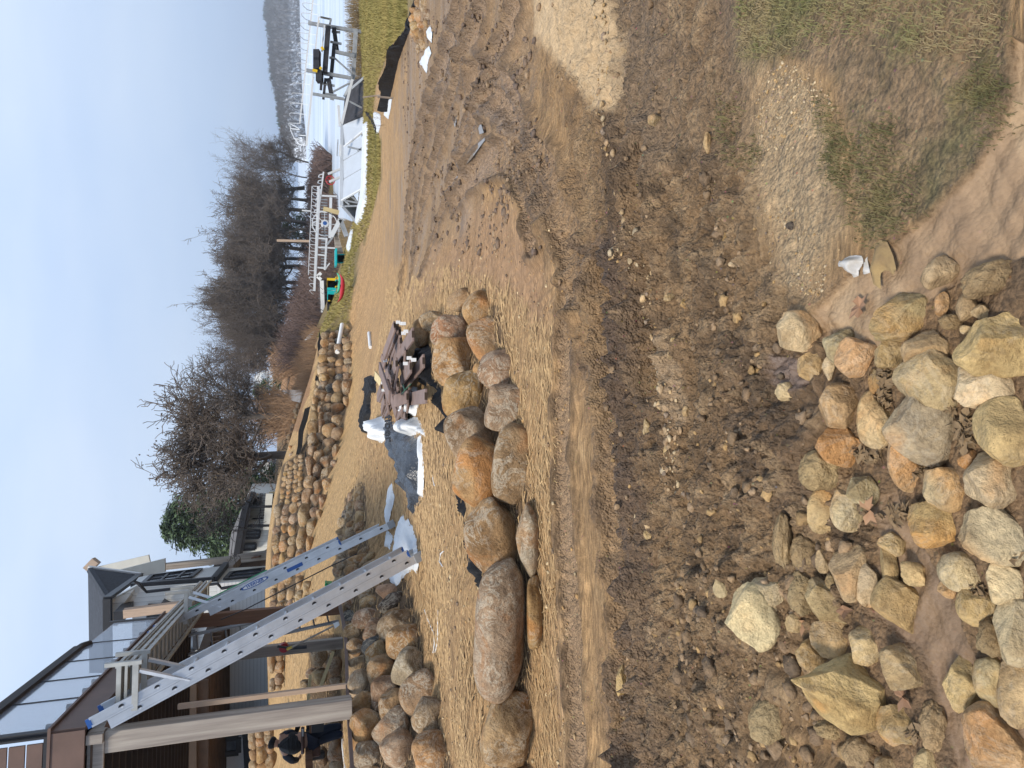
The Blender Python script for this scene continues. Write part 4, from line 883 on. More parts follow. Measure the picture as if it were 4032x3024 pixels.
for i in range(7): mb.frame(gp+Vector(((-18+i*6)*k, -.1, 15*k)), Vector((1, 0, 0)), Vector((0, 1, 0)), Vector((0, 0, 1)), 1.4*k, .012, 7*k)
mb.build('ribs', mat('dark_green', (.0, .12, .05), .5, .1, bump=0), r)
# ---------------- house wing with charcoal roof
f8 = lambda zx, zy: (300+zx/2.602, 1850+zy/2.602)
hw = empty('house_wing', P(1060, 2330, 26), 'white sided house wing with charcoal shingle roof and tall dark-framed windows', 'house')
p0 = P(700, 2310, 26)
def PRt(zx, zy): return onplane(*f8(zx, zy), p0, A_)
def PFr(zx, zy, off=0): return onplane(*f8(zx, zy), p0-A_*off, B_)
plate('lake_side_wall', M['sidv'], hw, [PRt(560, 1210), PRt(640, 1100), PRt(910, 1045), PRt(1520, 984), PRt(1530, 1000), PRt(1405, 1150)], .15)
plate('lower_side_wall', M['cream'], hw, [PRt(1420, 1160), PRt(1545, 1010), PRt(2150, 968), PRt(2150, 1105)], .15)
plate('front_wall', M['sidv'], hw, [PFr(575, 1212), PFr(1440, 1152), PFr(1440, 3200), PFr(575, 3200)], .2)
plate('lower_front_wall', M['sid'], hw, [PFr(1440, 1165), PFr(2150, 1110), PFr(2150, 3300), PFr(1440, 3300)], .2)
def window(name, parent, fr, q, nx, nz, mull=.06, frame_m='black', glass_m='dkglass', up=.03):
    """q: four corners (world) near-top, far-top, far-bottom, near-bottom"""
    a, b, c, d = [Vector(x) for x in q]; n = (b-a).cross(d-a).normalized()
    if n.dot(CAM-a) < 0: n = -n
    w0 = MB(); w0.quad(a+n*.02, b+n*.02, c+n*.02, d+n*.02, .01); wn = w0.build(name, M[glass_m], parent)
    mb = MB()
    ring = [a, b, c, d]
    for i in range(4): mb.bar(ring[i]+n*.05, ring[(i+1) % 4]+n*.05, mull, .06, n)
    for i in range(1, nx): mb.bar(a.lerp(b, i/nx)+n*.04, d.lerp(c, i/nx)+n*.04, mull*.6, .04, n)
    for i in range(1, nz): mb.bar(a.lerp(d, i/nz)+n*.04, b.lerp(c, i/nz)+n*.04, mull*.6, .04, n)
    mb.build('frame', M[frame_m], wn); return wn
window('window', hw, 0, (PRt(690, 1172), PRt(770, 1095), PRt(1278, 1026), PRt(1172, 1112)), 2, 3, .14)
window('window', hw, 0, (PRt(1525, 1132), PRt(1590, 1062), PRt(1930, 1020), PRt(1888, 1100)), 2, 1, .14)
window('door', hw, 0, (PFr(740, 1385), PFr(740, 1600), PFr(1100, 1600), PFr(1100, 1385)), 2, 1, .1)
MB().bar(PRt(570, 1216)+Vector((.1, -.1, 0)), PRt(1410, 1152)+Vector((.1, -.1, 0)), .22, .22).bar(PRt(1415, 1150)+Vector((.1, -.1, 0)), PRt(1540, 990)+Vector((.1, -.1, 0)), .22, .2).build('corner_trim', M['black'], hw)
mb = MB(); mb.tube([PFr(600, 1150, 1.0), PFr(640, 1165, 1.0), PFr(720, 1250, .4), PFr(1400, 1172, .4), PFr(1450, 1166, .4), PFr(1490, 1215, .3), PFr(2000, 1125, .3)], .055, 6); mb.build('downspout', M['black'], hw)
E2 = P(421, 2357, 25); E1 = P(527, 2265, 30.6); E1.z = E2.z+.12; RD = P(346, 2236, 30.5); FL = P(424, 2650, 25); RL = P(352, 2650, 30.5)
plate('roof_slope', M['shing'], hw, [E2, FL, RL, RD], .15); plate('roof_hip', M['shing'], hw, [E2, RD, E1], .15)
MB().bar(E2, FL, .12, .22).bar(E2, E1, .12, .22).build('gutter', M['black'], hw)
MB().bar(RD, E1, .1, .16).build('white_rake', M['white'], hw)
plate('front_soffit', M['sidc'], hw, [PFr(350, 1335, .3), PFr(350, 1600, .3), PFr(420, 1600, .0), PFr(640, 1255, .0), PFr(640, 1175, .3)], .08)
sp0 = P(600, 2265, 31)
plate('gable_soffit', M['cream'], hw, [onplane(*f8(*q), sp0, B_) for q in ((365, 1045), (908, 908), (912, 1045), (645, 1112), (600, 1080))], .2)
plate('gable_soffit', M['cream'], hw, [onplane(*f8(*q), sp0+A_*3, B_) for q in ((180, 1003), (740, 872), (756, 945), (362, 1043))], .2)
MB().bar(onplane(*f8(130, 950), sp0+A_*3, B_), onplane(*f8(195, 1000), sp0+A_*3, B_), .5, .5).build('chimney_cap', M['wpink'], hw)
MB().bar(P(*f8(490, 1470), 24.5), P(*f8(1060, 1395), 24.5), .26, .26).build('porch_post', M['wpink'], hw)
MB().bar(P(*f8(440, 1500), 24.5), P(*f8(655, 1270), 28), .3, .3).build('porch_beam', M['black'], hw)
MB().bar(PFr(885, 1350, .3)+Vector((-.2, 0, 0)), PFr(935, 1345, .3), .2, .25).build('wall_lamp', M['black'], hw)
MB().bar(P(*f8(912, 990), 33), P(*f8(1600, 915), 33), .3, .25).bar(P(*f8(1690, 905), 31), P(*f8(2010, 865), 31), .38, .3).bar(P(*f8(1570, 1015), 31), P(*f8(1690, 895), 34), .3, .3).build('balcony_post', M['wgrey'], hw)
plate('balcony_underside', M['joist'], hw, [P(*f8(1700, 930), 33), P(*f8(2000, 875), 33), P(*f8(2050, 1000), 33), P(*f8(1600, 1030), 33)], .2)
plate('balcony_screen', M['black'], hw, [P(*f8(1430, 935), 33.5), P(*f8(1600, 915), 33.5), P(*f8(1540, 985), 33.5), P(*f8(1400, 1000), 33.5)], .1)
s0 = PFr(1430, 1500).z
MB().box(-22, -7.5, 19, 25.7, s0-.25, s0, Matrix.Identity(4)).build('upper_porch_floor', M['joist'], hw)
mb = MB()
for i in range(16): mb.box(-21, -7.5, 19.2+i*.4, 19.26+i*.4, s0-.5, s0-.25)
mb.build('upper_porch_joists', M['soffit'], hw)
window('window', hw, 0, [onplane(x, y, p0-A_*.1, B_) for x, y in ((768, 2560), (768, 2485), (715, 2485), (715, 2570))][::-1], 1, 1, .12)
g0 = p0-A_*1.2
dr = plate('garage_door', M['white'], hw, [onplane(x, y, g0, B_) for x, y in ((862, 2862), (965, 2850), (972, 3080), (862, 3090))], .1)
window('garage_window', hw, 0, [onplane(x, y, g0-A_*.15, B_) for x, y in ((878, 2968), (878, 2908), (940, 2902), (940, 2962))], 1, 1, .16)
MB().bar(onplane(972, 2840, g0, B_), onplane(986, 3080, g0, B_), .25, .3).build('door_sill', M['black'], hw)
MB().bar(PFr(1540, 2580, .3), PFr(1560, 2620, .3), .25, .2).build('wall_lamp', M['black'], hw)
# ---------------- neighbouring houses
nb = empty('neighbour_house', P(1060, 2120, 40), 'pale neighbouring house with grey hipped roof, black gutters and a balcony', 'house')
def P8(zx, zy, D): return P(*f8(zx, zy), D)
plate('wall', M['sidc'], nb, [P8(1655, 862, 40), P8(1700, 590, 40), P8(2120, 560, 40), P8(2120, 800, 40)], 6)
plate('porch_wall', M['sidc'], nb, [P8(1770, 590, 42.5), P8(1765, 240, 42.5), P8(2120, 235, 42.5), P8(2120, 600, 42.5)], 4)
plate('roof', M['shing2'], nb, [P8(1638, 893, 39), P8(1690, 590, 39), P8(1745, 338, 39.5), P8(1790, 225, 40), P8(1772, 212, 44), P8(1725, 350, 45), P8(1592, 640, 46), P8(1580, 700, 46), P8(1562, 893, 46)], .3)
mb = MB(); mb.bar(P8(1640, 892, 38.9), P8(1690, 590, 38.9), .25, .3); mb.bar(P8(1690, 590, 38.9), P8(1745, 338, 39.4), .25, .3); mb.bar(P8(1760, 340, 39.4), P8(1800, 250, 39.8), .2, .25); mb.build('gutter', M['black'], nb)
for q, nx in (((1730, 700, 1742, 622, 1888, 618, 1872, 695), 2), ((1710, 818, 1718, 760, 1842, 752, 1838, 812), 1), ((2000, 650, 2000, 620, 2026, 618, 2026, 648), 1), ((1992, 752, 1995, 690, 2024, 688, 2022, 750), 1)):
    window('window', nb, 0, [P8(q[i], q[i+1], 39.85) for i in (0, 2, 4, 6)], nx, 1, .12)
for q in ((1800, 585, 1805, 500, 1950, 498, 1945, 585), (1808, 350, 1808, 325, 1900, 322, 1900, 346), (1815, 305, 1815, 285, 1900, 282, 1900, 302)):
    window('window', nb, 0, [P8(q[i], q[i+1], 42.2) for i in (0, 2, 4, 6)], 2 if q[0] == 1800 else 1, 1, .1)
MB().bar(P8(1950, 610, 39.6), P8(1980, 240, 39.6), .3, .35).build('balcony_fascia', M['cream'], nb)
mb = MB()
for zy, z0, z1 in ((575, 1700, 2060), (380, 1760, 2080), (340, 1740, 1800)): mb.bar(P8(z0, zy, 39.5), P8(z1, zy-8, 39.5), .13, .13)
mb.bar(P8(1870, 590, 39.5), P8(1905, 240, 39.5), .05, .05); mb.bar(P8(1860, 380, 39.5), P8(1890, 240, 39.5), .05, .05)
for i in range(14): y_ = 590-i*25; mb.bar(P8(1880, y_, 39.5), P8(1955, y_, 39.5), .025, .025)
mb.build('balcony_railing', M['black'], nb)
mb = MB()
for zy in (570, 460, 375, 310, 240): mb.bar(P8(1975, zy, 39.8), P8(2100, zy-5, 39.8), .15, .15)
mb.build('balcony_post', M['wnew'], nb)
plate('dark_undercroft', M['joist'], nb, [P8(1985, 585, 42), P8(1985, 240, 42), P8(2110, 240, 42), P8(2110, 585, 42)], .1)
for q in ((1600, 560, 40), (1905, 250, 40)): pass
# wooden stair fence beside it
mb = MB()
for i in range(6): mb.bar(P8(1800+i*14, 905+i*0-i*3, 30), P8(1990+i*2, 800+i*8, 36), .05, .05)
o = mb.build('slatted_screen', M['wbrown']); tag(o, 'dark slatted timber screen slanting between the two white houses', 'screen')
fH = lambda zx, zy: (1000+zx/3.318, 1750+zy/3.318)
def PH(zx, zy, D): return P(*fH(zx, zy), D)
bh = empty('blue_house', P(1092, 1860, 65), 'blue-grey house with a band of white-framed windows behind the oak trunk', 'house')
plate('wall', M['sidb'], bh, [PH(160, 590, 65), PH(165, 215, 65), PH(340, 200, 65), PH(340, 600, 65)], 6)
plate('roof', M['shing2'], bh, [PH(135, 610, 63), PH(150, 235, 63), PH(165, 230, 63), PH(118, 450, 68), PH(70, 640, 68)], .3)
MB().bar(PH(133, 612, 62.8), PH(152, 232, 62.8), .3, .5).build('white_fascia', M['white'], bh)
plate('roof_gable', M['sidb'], bh, [PH(0, 620, 64), PH(90, 520, 62), PH(75, 590, 60), PH(20, 640, 62)], .3)
window('window', bh, 0, [PH(*q, 64.8) for q in ((155, 480), (182, 272), (275, 268), (255, 488))], 7, 3, .25, 'white')
window('window', bh, 0, [PH(*q, 64.8) for q in ((175, 592), (172, 495), (255, 500), (262, 585))], 2, 2, .3, 'white')
f5 = lambda zx, zy: (600+zx/2.37, 1300+zy/2.37)
def P5(zx, zy, D): return P(*f5(zx, zy), D)
wh = empty('white_farmhouse', P(1110, 1460, 95), 'distant white house with long glazed porch and small gabled upper storey', 'house')
plate('porch_wall', M['white'], wh, [P5(1118, 575, 95), P5(1118, 222, 95), P5(1240, 222, 95), P5(1240, 575, 95)], 8)
plate('porch_roof', mat('pale_metal_roof', (.42, .47, .52), .5, .1, bump=.05), wh, [P5(1122, 585, 93), P5(1124, 215, 93), P5(1108, 235, 97), P5(1075, 400, 99), P5(1072, 530, 99)], .3)
plate('gable_wall', M['white'], wh, [P5(1078, 512, 98), P5(1078, 385, 98), P5(1000, 392, 98), P5(945, 440, 98), P5(1000, 510, 98)], 6)
plate('gable_roof', mat('pale_metal_roof', (.4,.4,.4)), wh, [P5(940, 440, 97), P5(942, 575, 97), P5(1075, 590, 97), P5(1000, 505, 97)], .3)
for i in range(9):
    z0 = 545-i*37; window('window', wh, 0, [P5(1133, z0, 94.8), P5(1133, z0-27, 94.8), P5(1190, z0-27, 94.8), P5(1190, z0, 94.8)], 1, 2, .12, 'white')
for z0 in (482, 440): window('window', wh, 0, [P5(1018, z0, 97.8), P5(1018, z0-14, 97.8), P5(1065, z0-14, 97.8), P5(1065, z0, 97.8)], 1, 2, .15, 'white')
tw = empty('watch_box', P(1100, 1400, 88), 'small dark red-brown wooden box on tall poles beside the distant white house', 'deer stand')
MB().frame(P5(910, 240, 88), Vector((1, 0, 0)), Vector((0, 1, 0)), Vector((0, 0, 1)), .42, .4, .55).build('cabin', mat('dark_red_boards', (.075, .03, .03), .8, .3), tw)
plate('roof', M['joist'], tw, [P5(868, 268, 87.3), P5(868, 205, 87.3), P5(872, 205, 89), P5(872, 268, 89)], .12)
mb = MB()
for zy in (212, 268): mb.bar(P5(955, zy, 88), P5(1225, zy+6, 88), .12, .12)
mb.bar(P5(960, 212, 88), P5(1040, 268, 88), .06, .06); mb.bar(P5(1040, 212, 88), P5(960, 268, 88), .06, .06); mb.build('legs', M['wgrey'], tw)
# antenna mast
an = MB(); an.bar(P5(1020, 515, 96), P5(700, 490, 96), .06, .06); an.bar(P5(690, 448, 96), P5(712, 520, 96), .05, .05); an.bar(P5(735, 415, 96), P5(780, 500, 96), .04, .04)
o = an.build('antenna_mast', M['galv']); tag(o, 'thin rooftop antenna mast beside the distant white house', 'antenna')
# boathouse
f6 = lambda zx, zy: (700+zx/2.0737, 600+zy/2.0737)
def P6(zx, zy, D): return P(*f6(zx, zy), D)
bo = empty('boathouse', P(1295, 1160, 62), 'low boathouse with grey shingle roof and white fascia by the shore', 'boathouse')
plate('roof', M['shing2'], bo, [P6(1182, 1370, 60), P6(1172, 1045, 60), P6(1140, 1050, 65), P6(1150, 1365, 65)], .25)
MB().bar(P6(1187, 1372, 59.8), P6(1176, 1048, 59.8), .25, .3).bar(P6(1140, 1012, 60), P6(1170, 985, 60), .2, .25).bar(P6(1140, 1012, 60), P6(1170, 1040, 60), .2, .25).build('white_fascia', M['white'], bo)
plate('wall', mat('grey_block_wall', (.30, .27, .24), .9, .2, 6, bump=.3), bo, [P6(1188, 1280, 61), P6(1178, 1050, 61), P6(1300, 1050, 61), P6(1250, 1280, 61)], 4)
# ============================================================ VEGETATION
M['bark'] = mat('grey_brown_bark', (.135, .112, .095), .95, .35, 3, (3, 3, .8), .8, 8, .04)
M['twig'] = mat('winter_twigs', (.175, .14, .115), .95, .3, .6, bump=0)
M['twig2'] = mat('reddish_brush_twigs', (.21, .14, .115), .95, .3, .6, bump=0)
M['ever'] = mat('evergreen_needles', (.10, .15, .06), .85, .5, .5, bump=0, c2=(.035, .06, .028))
M['leafdry'] = mat('dry_oak_leaves', (.16, .12, .075), .9, .4, .6, bump=0)
M['reed'] = mat('dry_reeds', (.44, .27, .15), .95, .3, .3, bump=0)
M['straw'] = mat('dry_grass', (.40, .29, .15), .95, .4, 1.5, bump=0)
def tubes(lines, name, m, parent):
    """lines: list of (points, radii, sides) -> one mesh of open tubes"""
    V = []; Fc = []; n0 = 0
    for pts, rad, n in lines:
        k = len(pts); a = None
        for i in range(k):
            d = pts[min(i+1, k-1)]-pts[max(i-1, 0)]; d = d/(np.linalg.norm(d)+1e-9)
            if a is None:
                a = np.cross(d, (.3, .2, .9)); 
            else: a = a-d*(a @ d)
            a = a/(np.linalg.norm(a)+1e-9); b = np.cross(d, a)
            for q in range(n):
                t = 6.28318*q/n; V.append(pts[i]+(a*math.cos(t)+b*math.sin(t))*rad[i])
        for i in range(k-1):
            for q in range(n):
                q2 = (q+1) % n; Fc.append((n0+i*n+q, n0+i*n+q2, n0+(i+1)*n+q2, n0+(i+1)*n+q))
        n0 += k*n
    V = np.array(V, np.float32); Fa = np.array(Fc, np.int32); me = bpy.data.meshes.new(name)
    me.vertices.add(len(V)); me.vertices.foreach_set('co', V.ravel()); me.loops.add(Fa.size); me.loops.foreach_set('vertex_index', Fa.ravel())
    me.polygons.add(len(Fa)); me.polygons.foreach_set('loop_start', np.arange(0, Fa.size, 4, dtype=np.int32)); me.polygons.foreach_set('use_smooth', np.ones(len(Fa), bool)); me.update(); me.materials.append(m)
    o = bpy.data.objects.new(name, me); link(o, parent); return o
def grow(seed, h, spread=.75, trunk=.25, levels=5, r0=.03, droop=.0, kids=(5, 5, 5, 4, 3), fork=2):
    rs = random.Random(seed); thick = []; thin = []; tips = []
    def branch(p, d, L, r, lv):
        k = 5 if lv < 2 else (4 if lv < 4 else 3); pts = [p]; rad = [r]; dirs = [d]; rend = r*(.45 if lv else .62)
        for i in range(1, k+1):
            w_ = .10+.07*lv
            d = d+np.array([rs.gauss(0, w_), rs.gauss(0, w_), rs.gauss(0, w_)+(.05-droop*lv*.05)]); d = d/np.linalg.norm(d)
            p = p+d*L/k; pts.append(p); rad.append(r+(rend-r)*i/k); dirs.append(d)
        (thick if lv <= 1 else thin).append((pts, rad, 7 if lv == 0 else 5 if lv < 2 else 4 if lv == 2 else 3))
        if lv >= levels-1: tips.append(pts[-1])
        if lv >= levels: return
        n = kids[min(lv, len(kids)-1)]
        for j in range(n):
            f = 1.0 if j < (fork if lv == 0 else 1) else rs.uniform(.25 if lv else .4, .98)
            i = min(int(f*k), k-1); q = pts[i]+(pts[i+1]-pts[i])*(f*k-i if f < 1 else 1)
            dd = dirs[min(i+1, k)]; ax = np.array([rs.gauss(0, 1), rs.gauss(0, 1), rs.gauss(0, .45)]); ax = ax-dd*(ax @ dd); ax /= np.linalg.norm(ax)+1e-9
            a = rs.uniform(.35, 1.0)*spread*(1 if f < 1 else .6)
            nd = dd*math.cos(a)+ax*math.sin(a)
            branch(q, nd, L*rs.uniform(.52, .86)*(.92 if lv else 1.25), rad[i]*rs.uniform(.5, .72) if f < 1 else rad[-1]*.85, lv+1)
    branch(np.zeros(3), np.array([rs.gauss(0, .03), rs.gauss(0, .03), 1.0]), h*trunk, h*r0, 0)
    thin = [(p_, [max(x, .0006)*1.3 for x in r_], n_) for p_, r_, n_ in thin]
    return thick, thin, tips
TREES = {}
def make_tree(key, seed, **kw):
    th, tn, tips = grow(seed, 1.0, **kw)
    zs = np.array([q for t_ in tn for q in t_[0]]); top = np.percentile(zs[:, 2], 99.2); wid = max(np.percentile(zs[:, a_], 98)-np.percentile(zs[:, a_], 2) for a_ in (0, 1))
    r = bpy.data.objects.new('bare_tree', None)
    a = tubes(th, 'trunk', M['bark'], r); b = tubes(tn, 'crown', M['twig'], r)
    TREES[key] = (r, a, b, top, wid, tips); COL.objects.unlink(a); COL.objects.unlink(b)
make_tree('oakA', 11, kids=(8, 6, 6, 5, 4), spread=1.05, trunk=.16, r0=.0125)
make_tree('oakB', 23, kids=(7, 6, 5, 5, 4), spread=1.05, trunk=.15, r0=.012)
make_tree('oakC', 37, kids=(9, 6, 5, 4, 4), spread=.95, trunk=.2, r0=.010)
make_tree('tall', 51, kids=(10, 6, 5, 4, 3), spread=.7, trunk=.34, r0=.009)
def put_tree(key, x, y, D, xtop, width, label, rz=0, tint=None, name='bare_tree', cat='tree', grp='bare winter trees', leaves=0):
    r0_, a, b, top, wid, tips = TREES[key]
    base = P(x, y, D); ztop = P(xtop, y, D).z; sz = (ztop-base.z)/top; w_ = width*1.12*D/2870/wid
    r = empty(name, base, label, cat, grp)
    for q in (a, b):
        c = q.copy(); c.parent = r; COL.objects.link(c)
    r.scale = (w_, w_, sz); r.rotation_euler = (0, 0, rz)
    if leaves:
        rs = random.Random(int(x*y)); mb = MB()
        for tp in rs.sample(tips, min(leaves, len(tips))):
            for _ in range(3):
                c = Vector(tp)+Vector((rs.gauss(0, .012), rs.gauss(0, .012), rs.gauss(0, .012))); u = Vector((rs.gauss(0, 1), rs.gauss(0, 1), rs.gauss(0, 1))).normalized()*.0032; v = u.cross(Vector((rs.gauss(0, 1), rs.gauss(0, 1), 1))).normalized()*.0024
                mb.quad(c-u, c+v, c+u, c-v)
        o = mesh_obj('leaves', mb.v, mb.f, M['leafdry']); o.parent = r
    return r
put_tree('oakA', 1185, 1795, 31, 628, 520, 'large bare oak with twin trunk rising behind the upper boulder tier', .6, leaves=300)
put_tree('oakB', 1132, 1640, 48, 700, 400, 'bare oak with dark trunk behind the garden edging, right beside the biggest oak', 2.0)
put_tree('oakC', 1120, 1560, 60, 840, 170, 'smaller bare tree between the big oaks and the distant white house', .3)
put_tree('oakB', 1090, 1975, 60, 680, 240, 'bare oak crown mingling with the dark evergreen', 4.0, leaves=200)
put_tree('oakC', 1060, 2260, 55, 830, 150, 'small pale bare tree showing beside the charcoal-roofed house wing', 1.0, leaves=250)
for a in ((1210,700,92,868,200,'tall','tall slim bare tree standing nearest the lake end of the tree line'),(1215,640,100,1010,140,'oakC','low bare tree at the lake end of the tree line'),
          (1212,790,88,905,190,'oakA','bare tree second from the lake end of the tree line'),(1215,880,84,865,210,'oakB','wide bare tree behind the middle of the dock frame'),
          (1215,950,80,850,170,'oakC','bare tree with a pale leafless trunk behind the dock frame'),(1215,1020,82,838,210,'oakA','broad bare tree above the teal table'),
          (1218,1110,78,812,220,'oakB','broad bare tree above the boathouse'),(1220,1180,76,792,190,'oakA','tallest bare tree of the shore tree line'),
          (1215,1260,74,790,190,'oakC','leafy-topped bare tree above the boathouse roof end'),(1205,1330,72,815,170,'tall','upright bare tree at the house end of the tree line'),
          (1180,1390,78,820,200,'oakB','bare tree with arching limbs in front of the watch box'),(1130,1470,100,850,120,'tall','slender bare tree behind the distant watch box'),
          (1215,1060,95,845,200,'tall','narrow bare tree deep in the tree line above the picnic table'),(1215,920,98,880,200,'tall','narrow bare tree deep in the tree line behind the lift wheel')):
    put_tree(a[5], a[0], a[1], a[2], a[3], a[4], a[6], a[1]*.7, leaves=(500 if a[1] in (1260, 1180, 1330) else 0), grp='bare trees of the shore tree line')
for a in ((1200,830,96,925,230,'oakA','dark tangled bare tree behind the pale-trunked one'),(1200,985,90,900,230,'oakB','dense low bare tree behind the teal table'),(1200,1140,88,870,230,'oakC','dense bare tree filling the gap above the kayaks'),
          (1195,1290,84,860,220,'oakA','dense bare tree behind the boathouse end'),(1200,740,99,1000,230,'oakB','dense low bare tree behind the red wheel'),(1195,1220,82,960,240,'oakC','low spreading bare tree behind the boathouse'),(1195,1050,80,990,240,'oakA','low spreading bare tree behind the long dock frame'),
          (1195,1350,80,930,200,'oakC','low bare tree behind the tan reeds'),(1205,900,80,1000,240,'oakC','low tangled bare tree behind the dock frame end')):
    put_tree(a[5], a[0], a[1], a[2], a[3], a[4], a[6], a[1]*.37, grp='bare trees of the shore tree line')
# evergreens
def evergreen(x, y, D, xtop, prof, label, n=5200, seed=3):
    """prof: list of (fraction of height, left extent px, right extent px)"""
    rs = random.Random(seed); base = P(x, y, D); top = P(xtop, y, D).z; Ht = top-base.z; k = D/2870
    r = empty('evergreen_tree', base, label, 'evergreen tree', 'evergreen trees')
    MB().tube([base, base+Vector((0, 0, Ht*.95))], [.22, .05], 7).build('trunk', M['bark'], r, smooth=True)
    mb = MB(); fr = [p_[0] for p_ in prof]
    clumps = []
    for _ in range(n//26):
        h_ = rs.uniform(.06, .99); a = np.interp(h_, fr, [p_[1] for p_ in prof])*k; b = np.interp(h_, fr, [p_[2] for p_ in prof])*k
        ang = rs.uniform(0, 6.283); q = rs.uniform(.35, 1)**.6; ex = (b if math.cos(ang) > 0 else a)
        clumps.append((Vector((math.cos(ang)*ex*q, math.sin(ang)*(a+b)/2*q, Ht*h_)), Vector((math.cos(ang), math.sin(ang), -.35)), .10*(a+b)+.35))
    for c, d, s_ in clumps:
        for _ in range(26):
            p = c+d*rs.uniform(-1, 1)*s_+Vector((rs.gauss(0, .3), rs.gauss(0, .3), rs.gauss(0, .16)))*s_
            u = (d+Vector((rs.gauss(0, .5), rs.gauss(0, .5), rs.gauss(0, .3)))).normalized()*rs.uniform(.12, .26); v = u.cross(Vector((rs.gauss(0, .6), rs.gauss(0, .6), 1))).normalized()*.055
            mb.quad(base+p-u, base+p+v, base+p+u*1.1, base+p-v)
    mb.build('crown', M['ever'], r)
evergreen(1080, 2060, 52, 640, [(0, 110, 150), (.2, 150, 165), (.45, 125, 150), (.7, 75, 130), (.9, 40, 110), (1, 10, 50)], 'dense dark green evergreen rising behind the neighbouring house', 12000, 3)
evergreen(1095, 2175, 54, 830, [(0, 55, 50), (.5, 50, 60), (1, 5, 30)], 'lower edge evergreen at the deck side of the big dark one', 2600, 5)
evergreen(1095, 1905, 58, 905, [(0, 60, 60), (.6, 50, 70), (1, 10, 10)], 'dark evergreen glimpsed behind the biggest oak above the blue house', 3000, 6)
evergreen(1112, 1545, 80, 998, [(0, 60, 70), (.5, 45, 50), (1, 8, 8)], 'squat dark evergreen bush beside the distant white house', 2400, 7)
evergreen(1215, 905, 86, 1115, [(0, 70, 60), (.6, 50, 50), (1, 8, 8)], 'dark evergreen low among the bare trees behind the dock frame', 2200, 8)
# brush and reeds
def brush(name, quads_, n, hh, m, label, seed, lean=.25, rad=.02, cat='brush'):
    """quads_: list of (x0,x1,y0,y1,D0,D1) photo-traced strips of ground carrying stems"""
    rs = random.Random(seed); L_ = []
    for (x0, x1, y0, y1, D0, D1) in quads_:
        for _ in range(n):
            t = rs.random(); y = y0+(y1-y0)*t; D = rs.uniform(D0, D1); X = ray(1200, y)[0]*D; z = gz(X, D)-.05 if x0 is None else P(x0+(x1-x0)*rs.random(), y, D).z
            p = np.array([X, D, z]); h_ = hh*rs.uniform(.5, 1.15); d = np.array([rs.gauss(0, lean), rs.gauss(0, lean), 1.0]); pts = [p, p+d*h_*.5, p+d*h_+np.array([rs.gauss(0, lean*.4), rs.gauss(0, lean*.4), -.05])*h_]
            r = rad*D/60; L_.append((pts, [r, r*.8, r*.4], 3))
            if hh > 1:
                for _k in range(2):
                    q = pts[1]+(pts[2]-pts[1])*rs.random(); e = np.array([rs.gauss(0, .6), rs.gauss(0, .6), .7])*h_*.35; L_.append(([q, q+e*.5, q+e], [r*.6, r*.5, r*.3], 3))
    o = tubes(L_, name, m, None); tag(o, label, cat, kind='stuff'); return o
brush('brush', [(None, 0, 600, 800, 84, 96), (None, 0, 780, 1000, 72, 86), (None, 0, 980, 1250, 60, 80), (None, 0, 1230, 1420, 52, 76)], 1300, 2.1, M['twig2'], 'reddish brown leafless thicket under the shore trees', 1, .3, .035)
brush('brush', [(None, 0, 1560, 1700, 44, 56), (None, 0, 1380, 1470, 60, 80)], 700, 2.2, M['reed'], 'tan shrubs below the distant white house', 5, .3, .03)
brush('reeds', [(None, 0, 1290, 1440, 31, 52), (None, 0, 1430, 1545, 33, 50)], 2200, .95, M['reed'], 'orange-tan dry reeds on the bank beyond the long boulder wall', 2, .28, .016, 'reeds')
brush('reeds', [(None, 0, -60, 200, 42.5, 45), (None, 0, 180, 470, 42, 45), (None, 0, 860, 960, 50, 60)], 900, .95, M['straw'], 'pale dry reeds along the lake edge', 3, .18, .016, 'reeds')
brush('weeds', [(None, 0, 180, 260, 17.5, 19), (None, 0, 370, 470, 19, 21)], 45, .75, M['straw'], 'thin dry weed stalks around the silt fence', 4, .35, .007, 'weeds')
def grass(name, inside, n, label, hgt, m, seed, d0=.9, d1=6.5, tmax=.8, cl=10):
    rs = np.random.RandomState(seed); mb = MB(); k = 0; tries = 0
    c = rs.rand(n*30, 2); D = d0*np.exp(c[:, 0]*math.log(d1/d0)); T = (c[:, 1]*2-1)*tmax+.15; X = D*T; z = H(X, D); ix, iy = proj(X, D, z); ok = inside(ix, iy, X, D); z = GZ(X, D)
    V = []; Fq = []; X = X[ok][:n]; D = D[ok][:n]; z = z[ok][:n]
    for x, y, zz in zip(X, D, z):
        for _ in range(cl):
            bx = x+rs.normal()*.02; by = y+rs.normal()*.02; a = rs.rand()*6.283; h_ = hgt*rs.uniform(.4, 1.2); le = rs.uniform(.3, 1.2); w_ = .0012*(.6+.35*y)
            s_ = (math.cos(a+1.57)*w_, math.sin(a+1.57)*w_); e = (math.cos(a)*h_*le, math.sin(a)*h_*le); i = len(V)
            V += [(bx-s_[0], by-s_[1], zz-.005), (bx+s_[0], by+s_[1], zz-.005), (bx+e[0]*.5+s_[0]*.7, by+e[1]*.5+s_[1]*.7, zz+h_*.65), (bx+e[0]*.5-s_[0]*.7, by+e[1]*.5-s_[1]*.7, zz+h_*.65), (bx+e[0], by+e[1], zz+h_*.8)]
            Fq += [(i, i+1, i+2, i+3), (i+3, i+2, i+4)]
    o = mesh_obj(name, V, Fq, m); tag(o, label, 'grass', kind='stuff'); return o
